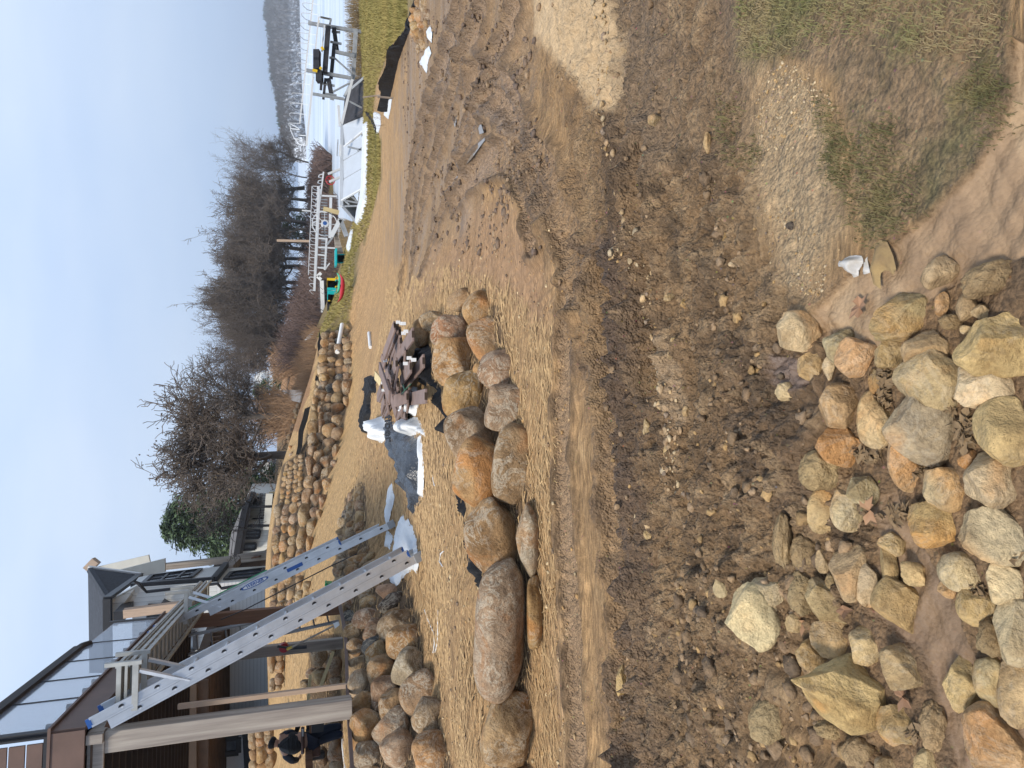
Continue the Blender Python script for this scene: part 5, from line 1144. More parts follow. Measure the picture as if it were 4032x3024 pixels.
def inpoly(poly):
    p = np.array(poly, float)
    def f_(x, y):
        ins = np.zeros(x.shape, bool)
        for i in range(len(p)):
            a = p[i]; b = p[(i+1) % len(p)]
            ins ^= ((a[1] > y) != (b[1] > y)) & (x < (b[0]-a[0])*(y-a[1])/((b[1]-a[1]) or 1e-9)+a[0])
        return ins
    return f_
gA = inpoly([(3200,330),(3330,560),(3420,500),(3700,420),(3900,200),(3960,-200),(3930,560),(3760,700),(3640,840),(3420,960),(3340,820),(3260,700)]); gC = inpoly([(3420,520),(3560,560),(3640,760),(3560,900),(3420,960),(3340,860)])
gB = inpoly([(2900,-300),(2910,220),(3060,240),(3260,160),(3500,200),(3900,200),(3980,-300)]); gD = inpoly([(2830,380),(2960,360),(2990,640),(3010,900),(2920,760),(2840,560)])
mg1 = mat('green_grass_blades', (.13, .15, .045), .8, .5, 5, bump=0, c2=(.30, .22, .12)); mg2 = mat('olive_grass_blades', (.20, .16, .07), .85, .5, 9, bump=0, c2=(.07, .075, .025))
grass('grass', lambda x, y, X, Y: gB(x, y) & (fbm(X*4, Y*4, 91, 3)*.8+.5 > np.random.RandomState(1).rand(len(X))*1.7), 2400, 'short green and straw coloured grass at the picture top', .021, mg1, 1)
grass('grass', lambda x, y, X, Y: gC(x, y) & (fbm(X*6, Y*6, 92, 3)+.35 > np.random.RandomState(2).rand(len(X))*1.4), 700, 'dark green grass tuft beside the wet silt', .03, mg2, 2, cl=9)
grass('grass', lambda x, y, X, Y: (gA(x, y) | gD(x, y)) & (fbm(X*5, Y*5, 93, 4)+.12 > np.random.RandomState(3).rand(len(X))*.8), 3000, 'sparse muddy grass scattered over the washed slope', .022, mg2, 3, cl=7)
gE = inpoly([(1140,-200),(1430,-200),(1700,-200),(1640,0),(1590,120),(1530,200),(1480,340),(1470,450),(1500,560),(1500,700),(1452,900),(1400,1000),(1380,1290),(1360,1330),(1250,1330),(1200,700)])
def lawn():
    rs = np.random.RandomState(9); V = []; Fq = []; D = 13*np.exp(rs.rand(140000)*math.log(46/13)); T = rs.rand(140000)*.85-.02; X = D*T; z = H(X, D); ix, iy = proj(X, D, z); ok = gE(ix, iy)
    X, D, z = X[ok][:40000], D[ok][:40000], z[ok][:40000]
    for x, y, zz in zip(X, D, z):
        a = rs.rand()*6.283; h_ = rs.uniform(.05, .13); w_ = .0009*y; e = (math.cos(a)*h_*.6, math.sin(a)*h_*.6); i = len(V)
        V += [(x-w_, y, zz-.02), (x+w_, y, zz-.02), (x+e[0], y+e[1], zz+h_)]; Fq.append((i, i+1, i+2))
    o = mesh_obj('lawn_grass', V, Fq, mat('winter_lawn_blades', (.33, .26, .09), .9, .4, .4, bump=0, c2=(.20, .18, .055))); tag(o, 'yellow-green winter lawn between the silt fence and the lake', 'lawn', kind='stuff')
lawn()
# ---- scattered gravel and clods (uncountable)
def scatter(name, inside, n, s0, s1, m, label, seed, d0, d1, cols, tmax=.9, flat=.6, zoff=.2):
    rs = np.random.RandomState(seed); c = rs.rand(n*25, 2); D = d0*np.exp(c[:, 0]*math.log(d1/d0)); T = (c[:, 1]*2-1)*tmax; X = D*T; z = H(X, D); ix, iy = proj(X, D, z); ok = inside(ix, iy, X, D); z = GZ(X, D)
    X, D, z = X[ok][:n], D[ok][:n], z[ok][:n]; iv, if_ = ICO1; Vs = []; Fs = []; Cs = []; k = len(iv)
    for i, (x, y, zz) in enumerate(zip(X, D, z)):
        s_ = s0*(s1/s0)**(rs.rand()**1.7); q = iv*(1+rs.normal(size=(k, 1))*(.2 if 'clod' in name or 'crumb' in name else .14))*np.array([rs.uniform(.7, 1.3), rs.uniform(.7, 1.2), flat])*s_; a = rs.rand()*6.283; ca_, sa_ = math.cos(a), math.sin(a)
        q = np.stack([q[:, 0]*ca_-q[:, 1]*sa_+x, q[:, 0]*sa_+q[:, 1]*ca_+y, q[:, 2]+zz+s_*zoff], 1); Vs.append(q); Fs.append(if_+i*k); c_ = np.array(cols[rs.randint(len(cols))])*rs.uniform(.75, 1.2); Cs.append(np.tile(np.append(c_, 1), (k, 1)))
    V = np.concatenate(Vs).astype(np.float32); Fa = np.concatenate(Fs).astype(np.int32); me = bpy.data.meshes.new(name); me.vertices.add(len(V)); me.vertices.foreach_set('co', V.ravel()); me.loops.add(Fa.size); me.loops.foreach_set('vertex_index', Fa.ravel())
    me.polygons.add(len(Fa)); me.polygons.foreach_set('loop_start', np.arange(0, Fa.size, 3, dtype=np.int32)); me.polygons.foreach_set('use_smooth', np.ones(len(Fa), bool)); me.update()
    ca = me.color_attributes.new('Soil', 'FLOAT_COLOR', 'POINT'); ca.data.foreach_set('color', np.concatenate(Cs).astype(np.float32).ravel()); me.materials.append(m)
    o = bpy.data.objects.new(name, me); link(o); tag(o, label, 'gravel' if 'gravel' in name or 'pebble' in name else 'clods', kind='stuff')
ICO1 = ico(2)
m, t, b = nodes('pebble_stone'); at = t.nodes.new('ShaderNodeAttribute'); at.attribute_name = 'Soil'; v = coord(t, 'Object'); fn = nnoise(t, v, 60, 4, .7)
t.links.new(nmix(t, .7, at.outputs['Color'], nramp(t, fn, [(.35, .6), (.65, 1.4)]), 'MULTIPLY'), b.inputs['Base Color']); b.inputs['Roughness'].default_value = .8; nbump(t, b, fn, .8, .012); M['peb'] = m
PC = [(.44, .33, .19), (.38, .24, .10), (.30, .2, .11), (.44, .34, .21), (.22, .16, .11), (.42, .29, .15), (.36, .25, .14)]
bandx = inpoly([(2430,-400),(2430,200),(2410,400),(2430,520),(2470,640),(2490,800),(2530,900),(2560,1100),(2600,1250),(2640,1500),(2700,1700),(2700,1900),(2750,1960),(2650,1960),(2620,1700),(2560,1450),(2540,1250),(2500,1050),(2480,900),(2440,700),(2390,520),(2380,350),(2400,100)])
scatter('pebbles', lambda x, y, X, Y: bandx(x, y), 520, .005, .022, M['peb'], 'ribbon of washed pebbles in a gully across the slope', 1, 2.0, 4.6, PC)
gr = inpoly([(2960,300),(3080,240),(3230,320),(3330,560),(3350,900),(3230,1170),(3060,1190),(3010,900),(2960,600)])
scatter('gravel', lambda x, y, X, Y: gr(x, y) & (fbm(X*4, Y*4, 71, 3)+.35 > np.random.RandomState(6).rand(len(X))*.9), 2000, .0018, .0065, M['peb'], 'fine tan gravel on the pale sandy strip', 2, 1.4, 3.2, PC)
bd = inpoly([(2180,-400),(2230,1000),(2330,1400),(2420,2000),(2480,3300),(3000,3300),(3250,2500),(3300,1500),(3080,1050),(2960,650),(2640,560),(2600,-400)])
DC = [(.21, .135, .07), (.25, .165, .09), (.17, .11, .06), (.13, .088, .052), (.28, .19, .11), (.33, .21, .09)]
scatter('clods', lambda x, y, X, Y: bd(x, y) & (fbm(X*.7, Y*6.5, 81, 4, .6) > .02), 650, .004, .022, M['peb'], 'crumbly brown soil clods along the disturbed bank', 3, 1.5, 5.0, DC, flat=.75, zoff=.1)
hp = inpoly([(2900,1900),(2700,2400),(2650,3300),(3500,3300),(3500,2900),(3250,2600),(3300,2300),(3450,2100),(3300,1950),(3200,1400),(3000,1350)])
scatter('clods', lambda x, y, X, Y: hp(x, y) & (fbm(X*6, Y*6, 56, 3) > -.2), 450, .004, .030, M['peb'], 'lumps of dark wet soil among the upper rubble rocks', 4, 1.2, 3.6, DC, flat=.75, zoff=.1)
st_ = inpoly([(1500,1000),(2200,900),(2350,1500),(2450,3100),(1350,3100),(1450,1500)])
scatter('crumbs', lambda x, y, X, Y: st_(x, y) & (X*0 < 1), 2600, .004, .018, M['peb'], 'small soil crumbs and chips strewn over the straw matting', 5, 4.0, 13, [(.40, .27, .14), (.25, .16, .09), (.5, .38, .22), (.16, .11, .07), (.42, .25, .10)], flat=.6)
yd = inpoly([(1560,-400),(1560,1000),(1900,1000),(2200,1000),(2180,-400)])
scatter('clods', lambda x, y, X, Y: yd(x, y) & (fbm(X*2.5, Y*5, 57, 3) > .12), 1800, .008, .032, M['peb'], 'mud crumbs thrown up beside the vehicle tracks', 6, 4.5, 14, [(.17, .115, .075), (.13, .09, .065), (.25, .17, .1)], flat=.7)
# straw fibres on the matting
def straw_fibres():
    rs = np.random.RandomState(12); n = 60000; D = 4.3*np.exp(rs.rand(n)*math.log(18/4.3)); T = rs.rand(n)*.95-.6; X = D*T; z = H(X, D); ix, iy = proj(X, D, z)
    ok = inpoly([(1240,1500),(1480,1150),(1760,1040),(2000,1120),(2200,1300),(2280,2000),(2330,3100),(1100,3100),(1110,2400),(1215,2180),(1310,1850)])(ix, iy); X, D, z = X[ok][:15000], D[ok][:15000], z[ok][:15000]; V = []; Fq = []
    for x, y, zz in zip(X, D, z):
        a = rs.normal()*.55; L_ = rs.uniform(.03, .11); w_ = .00055*y*rs.uniform(.6, 1.3); e = (math.cos(a)*L_, math.sin(a)*L_); u = (-math.sin(a)*w_, math.cos(a)*w_); i = len(V); h_ = rs.uniform(.004, .02)
        V += [(x-e[0]-u[0], y-e[1]-u[1], zz+h_*.3), (x-e[0]+u[0], y-e[1]+u[1], zz+h_*.3+w_), (x+u[0], y+u[1], zz+h_+w_), (x-u[0], y-u[1], zz+h_), (x+e[0], y+e[1], zz+h_*rs.rand())]; Fq += [(i, i+1, i+2, i+3), (i+3, i+2, i+4)]
    o = mesh_obj('straw_fibres', V, Fq, mat('straw_fibre', (.50, .34, .17), .9, .5, 14, bump=0, c2=(.22, .14, .07))); tag(o, 'loose straw fibres of the erosion matting', 'straw', kind='stuff')
straw_fibres()
# ---- far hills
def hill(pts, D_of, label, name='hills'):
    V = []; Fc = []; n = 240; rs = np.random.RandomState(4)
    ys = np.linspace(-500, 640, n); tops = np.interp(ys, [p_[0] for p_ in pts], [p_[1] for p_ in pts])
    for j in range(n):
        D = D_of(ys[j]); zt = P(tops[j], ys[j], D*1.25).z
        for i in range(9):
            f_ = i/8; Dd = D*(1+.25*f_); V.append((ray(1180, ys[j])[0]*Dd, Dd, ICE-.5+(zt-ICE+.5)*(math.sin(f_*1.57)**.8)+(rs.rand()*.005*D if i else 0)))
    for j in range(n-1):
        for i in range(8): a = j*9+i; Fc.append((a, a+1, a+10, a+9))
    return V, Fc
m, t, b = nodes('wooded_hill'); v = coord(t, 'Object', (.05, .02, .16))
c = nmix(t, nramp(t, nnoise(t, v, 1.0, 6, .7), [(.35, 0.0), (.65, 1.0)]), (.07, .07, .075), (.17, .165, .17))
sx_ = t.nodes.new('ShaderNodeSeparateXYZ'); t.links.new(coord(t, 'Object'), sx_.inputs[0])
low = nramp(t, nmath(t, 'MULTIPLY', nmath(t, 'ADD', sx_.outputs['Z'], 2.5), .045), [(0.0, 1.0), (.35, 1.0), (.6, 0.0)])
sn = nmath(t, 'MULTIPLY', low, nramp(t, nnoise(t, coord(t, 'Object', (.15, .05, .4)), 1.0, 6, .75), [(.5, 0.0), (.62, 1.0)]))
t.links.new(nmix(t, sn, c, (.6, .64, .7)), b.inputs['Base Color']); b.inputs['Roughness'].default_value = 1.0; b.inputs['Specular IOR Level'].default_value = 0
V, Fc = hill([(-500, 1050), (0, 1068), (70, 1062), (160, 1080), (250, 1080), (325, 1090), (380, 1104), (490, 1120), (545, 1132), (640, 1160)], lambda y: 300+max(0, 540-y)*1.05, '')
o = mesh_obj('hills', V, Fc, m, smooth=True); o['kind'] = 'structure'
def hill_trees():
    rs = random.Random(5); L_ = []
    va = V
    for _ in range(3800):
        j = rs.randrange(0, 239); i = min(8, int(rs.random()**.7*9)); p = np.array(va[j*9+i]); D = p[1]; h_ = D*.0052*rs.uniform(.6, 1.2); r = D*.00042
        q = p+np.array([rs.gauss(0, D*.002), 0, h_]); L_.append(([p, (p+q)/2+np.array([rs.gauss(0, D*.0012), 0, 0]), q], [r, r*.9, r*.4], 3))
        for k in range(2):
            a = p+(q-p)*rs.uniform(.3, .8); L_.append(([a, a+np.array([rs.gauss(0, h_*.2), 0, h_*.2]), a+np.array([rs.gauss(0, h_*.35), 0, h_*.4])], [r*.6, r*.5, r*.3], 3))
    o = tubes(L_, 'hill_wood', mat('distant_bare_wood', (.115, .105, .10), 1, .3, .05, bump=0), None); tag(o, 'bare grey wood covering the hill across the frozen lake', 'wood', kind='stuff')
    V2 = []; F2_ = []
    for _ in range(200):
        j = rs.choice([rs.randrange(118, 135), rs.randrange(196, 212), rs.randrange(100, 239)]); i = rs.choice([7, 8, 8]); p = Vector(va[j*9+i]); D = p.y; h_ = D*.008*rs.uniform(.5, 1.1); r = h_*.28; n0 = len(V2)
        V2 += [p+Vector((math.cos(q)*r, math.sin(q)*r, 0)) for q in (0, 1.26, 2.5, 3.8, 5.0)]+[p+Vector((0, 0, h_))]; F2_ += [(n0+q, n0+(q+1) % 5, n0+5) for q in range(5)]
    o = mesh_obj('hill_evergreens', V2, F2_, mat('distant_evergreen', (.035, .06, .05), 1, .3, .05, bump=0)); tag(o, 'dark evergreens dotted on the skyline of the far hill', 'evergreens', kind='stuff')
hill_trees()
# ============================================================ LOOSE THINGS
def PG(x, y, dz=0.0):
    p = G(x, y); d = (p-CAM).normalized(); e = float(GZ(p.x, p.y))-p.z
    if p.y < 14: p = p-d*(e/max(-d.z, .12))
    return Vector((p.x, p.y, p.z+dz))
def drape(name, poly, m, label, cat, z0=.03, amp=.03, fr=9, res=.03, edge=.06, seed=1, zl=None, thick=0, fold=(1, 1), kind=None, D=None, parent=None):
    """sheet with folds lying on the ground inside a traced outline"""
    w_ = [PG(x, y) if zl is None else PZ(x, y, zl) for x, y in poly]; p = np.array([(q.x, q.y) for q in w_])
    # resample outline with small irregularities
    x0, y0 = p.min(0)-.02; x1, y1 = p.max(0)+.02; nx = int((x1-x0)/res)+2; ny = int((y1-y0)/res)+2
    if nx*ny > 60000: k = math.sqrt(nx*ny/60000); nx = int(nx/k); ny = int(ny/k)
    gx, gy = np.meshgrid(np.linspace(x0, x1, nx), np.linspace(y0, y1, ny), indexing='ij')
    d = np.full(gx.shape, 1e9); ins = np.zeros(gx.shape, bool); cx = gx.copy(); cy = gy.copy()
    for i in range(len(p)):
        a = p[i]; b = p[(i+1) % len(p)]; e = b-a; t = np.clip(((gx-a[0])*e[0]+(gy-a[1])*e[1])/(e@e+1e-12), 0, 1); qx = a[0]+t*e[0]; qy = a[1]+t*e[1]; dd = (gx-qx)**2+(gy-qy)**2
        mk = dd < d; d[mk] = dd[mk]; cx[mk] = qx[mk]; cy[mk] = qy[mk]
        ins ^= ((a[1] > gy) != (b[1] > gy)) & (gx < e[0]*(gy-a[1])/(e[1] if e[1] else 1e-9)+a[0])
    d = np.sqrt(d); st = (x1-x0)/nx*1.6
    out = ~ins & (d < st); X = np.where(out, cx, gx); Y = np.where(out, cy, gy); keep = ins | out; dd = np.where(ins, d, 0)
    n_ = fbm(X*fr*fold[0], Y*fr*fold[1], seed, 4, .55); rdg = 1-np.abs(fbm(X*fr*.6*fold[0], Y*fr*.6*fold[1], seed+7, 3))*2.4
    base = np.maximum(H(X, Y), GZ(X, Y))
    Zz = base+z0*ss(0, edge, dd)+amp*(n_*.6+rdg*.5)*ss(0, edge*.8, dd)+.004
    idx = -np.ones(gx.shape, int); idx[keep] = np.arange(keep.sum()); V = list(zip(X[keep], Y[keep], Zz[keep])); Fc = []
    for i in range(nx-1):
        for j in range(ny-1):
            q = [idx[i, j], idx[i+1, j], idx[i+1, j+1], idx[i, j+1]]
            if min(q) >= 0: Fc.append(tuple(int(k) for k in q))
    o = mesh_obj(name, V, Fc, m, parent, smooth=True)
    if parent is None: tag(o, label, cat, kind=kind)
    return o
fz6 = lambda zx, zy: (1300+zx/2.765, 1600+zy/2.765)
fzD = lambda zx, zy: (1300+zx/2.765, 1200+zy/2.765)
# snow patches
for poly, lab in (([(1545,1898),(1552,1960),(1553,2010),(1548,2080),(1550,2110),(1540,2165),(1530,2150),(1522,2080),(1522,2010),(1530,1960),(1538,1915)], 'narrow strip of snow at the farther ladder foot'),
                  ([(1592,2022),(1600,2050),(1610,2040),(1618,2065),(1630,2070),(1632,2100),(1643,2120),(1645,2170),(1655,2220),(1648,2262),(1636,2240),(1600,2260),(1580,2300),(1560,2310),(1540,2290),(1550,2230),(1565,2150),(1562,2120),(1578,2060)], 'wide ragged snow patch under the nearer ladder foot'),
                  ([(1690,180),(1700,210),(1690,230),(1680,290),(1668,260),(1655,255),(1670,225)], 'small snow patch beside the heap of stones'),
                  ([(1698,100),(1705,130),(1703,170),(1694,160),(1692,120)], 'sliver of snow beside the stone heap nearest the picture top'),
                  ([(1475,440),(1498,450),(1500,490),(1488,530),(1480,520),(1472,480)], 'snow patch where the silt fence turns'),
                  ([(1518,390),(1545,385),(1540,420),(1530,470),(1518,460),(1516,420)], 'snow at the foot of the silt fence')):
    drape('snow_patch', poly, M['snow'], lab, 'snow', .035, .02, 10, .025, .05, seed=len(lab))
drape('snow_patch', [(1452,470),(1450,560),(1448,640),(1444,740),(1446,790),(1425,865),(1408,890),(1404,870),(1425,780),(1430,740),(1435,600),(1438,480)], M['snow'], 'band of snow along the foot of the tilted dock panels', 'snow', .12, .05, 3, .1, .2, seed=9)
drape('snow_patch', [(1372,1080),(1376,1030),(1372,960),(1382,880),(1392,900),(1384,960),(1380,1040)], M['snow'], 'thin snow line beside the teal table', 'snow', .08, .03, 3, .12, .2, seed=10)
o = drape('sand_ridge', [(1548,210),(1560,240),(1545,300),(1520,360),(1510,385),(1518,330),(1535,260)], mat('pale_silt', (.60, .46, .29), .9, .2, 3), 'strip of pale silt caught along the silt fence foot', 'sand', .06, .01, 3, .05, .12, kind='stuff')
# grey tarp with white border, fabric and wrap
tp = drape('tarp', [fz6(*q) for q in ((600,130),(700,170),(790,200),(870,280),(960,320),(1005,420),(1015,650),(1000,980),(990,1060),(950,1110),(925,1200),(900,1170),(905,1080),(860,930),(800,760),(720,600),(660,480),(640,330))], M['tarp'], 'crumpled grey-black plastic tarp tapering away from the board pile', 'tarp', .08, .13, 2.6, .022, .16, seed=31, fold=(1.6, .8))
drape('plastic_strip', [fz6(*q) for q in ((985,300),(1003,300),(1014,420),(1026,560),(1030,700),(1028,980),(1008,1000),(1008,930),(1016,760),(1010,600),(995,440))], M['wrap'], 'long white plastic strip edging the grey tarp', 'plastic strip', .05, .015, 5, .015, .05, seed=32)
drape('plastic_wrap', [fz6(*q) for q in ((490,190),(520,120),(570,105),(610,170),(625,250),(640,330),(600,300),(600,360),(575,400),(545,400),(530,300))], M['wrap'], 'white and grey plastic sheet bunched at the tarp corner', 'plastic sheet', .16, .16, 4, .025, .1, seed=33)
wb = drape('plastic_wrap', [fzD(*q) for q in ((880,930),(900,890),(955,900),(975,960),(970,1100),(940,1215),(830,1200),(805,1120),(850,1080),(900,1060))], M['wrap'], 'white plastic sheet under the brown boards', 'plastic sheet', .14, .08, 4, .02, .1, seed=34)
bagp = [fzD(*q) for q in ((800,1210),(900,1220),(960,1225),(990,1290),(1045,1390),(1040,1440),(1000,1400),(960,1400),(890,1445),(850,1370),(820,1300))]
bag = empty('printed_bag', PG(*fzD(920, 1320)), 'white printed building-wrap bag reading fiber at the end of the board pile', 'bag')
drape('sheet', bagp, M['wrap'], '', '', .17, .10, 3.4, .02, .1, seed=35, parent=bag)
c = PG(*fzD(905, 1335)); c.z += .34; c.y -= .05
text_mesh('fiber', .17, c+Vector((0, -.10, -.03)), Vector((-.95, -.30, 0)), Vector((.2, -.80, -.56)), 'lettering', M['black'], bag, .004)
for poly, lab, zz in (([fzD(*q) for q in ((400,780),(450,765),(500,780),(505,960),(460,965),(440,1080),(445,1180),(420,1290),(410,1410),(385,1400),(350,1280),(355,1190),(380,1100),(415,1050),(420,960),(380,950),(385,900),(415,880))], 'crumpled black fabric strip lying on the straw behind the boards', .09),
                  ([fzD(*q) for q in ((985,440),(1080,430),(1130,520),(1140,650),(1150,780),(1200,880),(1250,930),(1260,1080),(1290,1200),(1350,1250),(1300,1430),(1265,1430),(1270,1250),(1215,1100),(1215,960),(1120,860),(1050,760),(1000,600))], 'black fabric bunched behind the near boulder row, house end of the boards', .10),
                  ([fzD(*q) for q in ((1020,780),(1040,700),(1095,690),(1090,840),(1060,900),(1030,890))], 'dark grey scrap of fabric between boards and boulder row', .05),
                  ([(1793,1936),(1805,1932),(1822,1965),(1835,2000),(1830,2060),(1850,2140),(1890,2230),(1900,2330),(1885,2320),(1860,2280),(1842,2240),(1838,2140),(1828,2040),(1812,1990)], 'black fabric strip tucked behind the long grey boulder', .07)):
    drape('fabric_strip', poly, M['fabric'], lab, 'fabric', zz, .07, 6, .02, .07, seed=len(lab))
for poly, lab, D_ in (([(1165,1790),(1172,1760),(1175,1700),(1192,1645),(1200,1610),(1222,1600),(1212,1650),(1195,1700),(1190,1760),(1178,1790)], 'black fabric band draped over the long far wall near the twin-trunk oak', 21.4),
                      ([(1256,1300),(1262,1320),(1265,1340),(1258,1390),(1252,1400),(1250,1350),(1256,1330)], 'black fabric tucked at the lake end of the long far wall', 25.2), ([(1244,1475),(1248,1480),(1252,1490),(1246,1500),(1240,1498)], 'tiny black fabric scrap on top of the long far wall', 24),
                      ([(1185,1990),(1190,2035),(1180,2060),(1175,2120),(1172,2160),(1190,2165),(1195,2080),(1200,2000)], 'black fabric between the two tiers below the neighbouring house', 18.9), ([(1200,1760),(1212,1820),(1207,1870),(1200,1880),(1193,1870),(1200,1820)], 'black fabric behind the wall top beside the oak trunk', 20.7)):
    vs = [P(x, y, D_-.0*(y)) for x, y in poly]; 
    o = plate('fabric_band', M['fabric'], None, vs, .12); tag(o, lab, 'fabric')
# silt fence
fa = lambda zx, zy: (1000+zx/2.766, zy/2.766)
top = [(1790,-120),(1740,0),(1700,110),(1680,190),(1645,240),(1650,300),(1590,400),(1440,540),(1440,700),(1400,800),(1350,900),(1380,1040),(1335,1220)]
bot = [(1800,-120),(1790,0),(1745,110),(1730,190),(1700,260),(1700,330),(1670,400),(1620,540),(1565,700),(1545,800),(1525,900),(1490,1040),(1470,1240)]
def fence(top, bot, lab, N=14):
    V = []; Fc = []; cols = []
    for i in range(len(top)-1):
        for k in range(N):
            t = k/N; a = [top[i][j]+(top[i+1][j]-top[i][j])*t for j in (0, 1)]; b = [bot[i][j]+(bot[i+1][j]-bot[i][j])*t for j in (0, 1)]; cols.append((a, b))
    for ci, (a, b) in enumerate(cols):
        g = PG(*fa(*b)); tp_ = P(*fa(*a), g.y+.12)
        for r_ in range(9):
            f_ = r_/8; p = g.lerp(tp_, f_); p += Vector((0, 1, 0))*(.055*math.sin(ci*.9+f_*2)+.05*math.sin(ci*.37+f_*5)+.04*math.sin(ci*2.1))*(.3+f_*.7); p.z += -.012*(1-f_); V.append(p)
    for c_ in range(len(cols)-1):
        for r_ in range(8): q = c_*9+r_; Fc.append((q, q+9, q+10, q+1))
    o = mesh_obj('silt_fence', V, Fc, M['fabric'], smooth=True); tag(o, lab, 'silt fence'); return o
fence(top, bot, 'sagging black silt fence between the muddy yard and the lawn')
fence([(1200,1215),(1260,1300),(1305,1380),(1325,1480),(1320,1600),(1325,1700)], [(1240,1205),(1310,1300),(1345,1400),(1352,1480),(1345,1600),(1345,1700)], 'slumped black silt fence in front of the tilted dock panels')
for (a, b, lab) in (((1345,1052),(1520,1070),'grey stake against the silt fence'), ((1190,1060),(1380,1035),'bleached stake on the lawn side of the silt fence')):
    g = G(*fa(*b)); o = MB().bar(P(*fa(*a), g.y), P(*fa(*b), g.y), .035, .035).build('fence_stake', M['wgrey']); tag(o, lab, 'stake', 'stakes at the silt fence')
# pile of brown composite boards
bl = []
def bd(a, b, w_, z_, lab, m_='comp', z2=None):
    a = PZ(*fzD(*a), z_); b = PZ(*fzD(*b), z_ if z2 is None else z2); w2 = .135
    r = empty('composite_board', (a+b)/2, lab, 'board', 'brown offcut boards in the pile'); d = (b-a).normalized()
    MB().bar(a, b, w2, .024).build('plank', M[m_], r, bevel=.004)
    MB().bar(a-d*.001, a+d*.004, w2*.5, .028).build('end_groove', M['joist'], r)
bl = [((705,225),(585,560),46,.56),((735,240),(610,570),44,.53),((760,300),(650,600),42,.50),((690,330),(560,700),48,.46),((770,390),(690,640),42,.50),((905,320),(720,600),62,.52),((880,340),(700,640),52,.45),
      ((1020,610),(810,880),60,.42),((880,670),(770,840),66,.52),((750,560),(800,720),50,.40),((640,655),(655,830),46,.50),((660,680),(600,800),30,.53),((540,680),(645,1000),28,.62),((625,850),(722,1190),30,.58),((490,765),(555,850),34,.48),
      ((740,700),(690,960),44,.54),((725,640),(640,860),34,.56),((560,900),(515,1010),44,.45),((590,930),(530,1060),44,.48),((600,1000),(560,1150),50,.47),((625,1040),(570,1190),42,.43),((660,1090),(600,1220),46,.40),((700,1010),(760,980),40,.5),
      ((1045,995),(850,1030),78,.48),((845,1000),(700,1050),62,.50),((790,1090),(720,1230),44,.40),((740,860),(700,1000),40,.50),((690,900),(650,1050),40,.44),((830,1200),(760,1290),38,.36),((560,560),(620,700),40,.52),((800,600),(840,700),34,.44),((700,760),(650,930),38,.48)]
_rb = random.Random(77)
for _ in range(16):
    cx_, cy_ = _rb.uniform(590, 860), _rb.uniform(420, 1120); an_ = _rb.uniform(1.2, 2.4); l_ = _rb.uniform(70, 170); bl.append(((cx_-math.cos(an_)*l_*.45, cy_-math.sin(an_)*l_), (cx_+math.cos(an_)*l_*.45, cy_+math.sin(an_)*l_), 44, _rb.uniform(.36, .48)))
for i, (a, b, w_, z_) in enumerate(bl):
    mz = 'wnew' if i in (14,) else 'comp'
    bd(a, b, w_, z_, f"brown composite board offcut in the pile, {ordn(i+1)} from the lake end down" if i != 14 else 'short pale board end sticking out behind the brown pile', mz, z_+(-.06 if i % 3 else .07))
for i, q in enumerate(((740,190),(780,205),(800,205),(825,290),(800,310),(860,580),(910,600),(820,640),(600,610),(572,850),(580,930))):
    p = PZ(*fzD(*q), .55); o = MB().frame(p, Vector((1, .1, 0)).normalized(), Vector((-.1, 1, 0)).normalized(), Vector((0, 0, 1)), .016, .010, .022).build('white_tag', M['pvc']); tag(o, f"small white printed tag on a board end, {ordn(i+1)} from the lake end", 'tag', 'white tags on the boards')
for nm_, fmt in (('composite_board', 'brown composite board offcut in the pile, {} board from picture top'), ('white_tag', 'small white printed tag on the board pile, {} tag from picture top')):
    ls = [o for o in COL.objects if o.name.split('.')[0] == nm_ and 'pale board' not in o['label']]
    def _iy(o):
        v = o.location if o.type == 'EMPTY' else Vector(o.data.vertices[0].co)
        return float(proj(v.x, v.y, v.z)[1])
    for i, o in enumerate(sorted(ls, key=_iy)): o['label'] = fmt.format(ordn(i+1))
gs = MB(); c = PZ(*fzD(790, 960), .55)
for q in ((780,860),(750,1010),(880,860),(800,870)): gs.tube([PZ(*fzD(810, 930), .56), PZ(*fzD(*q), .52)], .006, 4)
o = gs.build('green_strap', mat('dark_green_strap', (.02, .09, .05), .5, .1, bump=0)); tag(o, 'loose dark green plastic strapping on top of the board pile', 'strap')
# pipes and posts
for a, b, r_, m_, lab in (((1348,1277,25),(1328,1388,24),.075,'pvc','long white pipe sloping down over the long far wall'),((1331,1270,27),(1320,1306,27),.07,'pvc','short white pipe beside the long one'),
                        ((1460,1311,0),(1463,1368,0),.05,'pvc','white pipe piece lying alone on the straw'),((1448,2068,14.8),(1449,2095,14.8),.03,'pvc','small white tube by the low boulder wall')):
    A = P(*a) if a[2] else PG(a[0], a[1], .05); B = P(*b) if b[2] else PG(b[0], b[1], .03)
    o = MB().tube([A, B], r_, 12).build('white_pipe', M[m_], smooth=True); tag(o, lab, 'pipe')
for (x, y0, y1, D, lab) in ((1206,1588,1616,26,'white vinyl block on the path beyond the long wall, nearer the lake'),(1200,1632,1650,26,'white vinyl block on the path beyond the long wall, nearer the oak'),(1302,1268,1292,36,'white post stub on the lawn near the picnic table')):
    pass
for (x0, y0, x1, y1, D, lab) in ((1198,1592,1225,1592,27,'short white post on the path beyond the long wall, nearer the lake'),(1192,1636,1214,1634,26,'short white post on the path beyond the long wall, nearer the oak'),(1295,1258,1322,1258,40,'white post stub on the lawn near the picnic table')):
    o = MB().bar(P(x0, y0, D), P(x1, y1, D), .11, .11).build('white_post', M['pvc']); tag(o, lab, 'post')
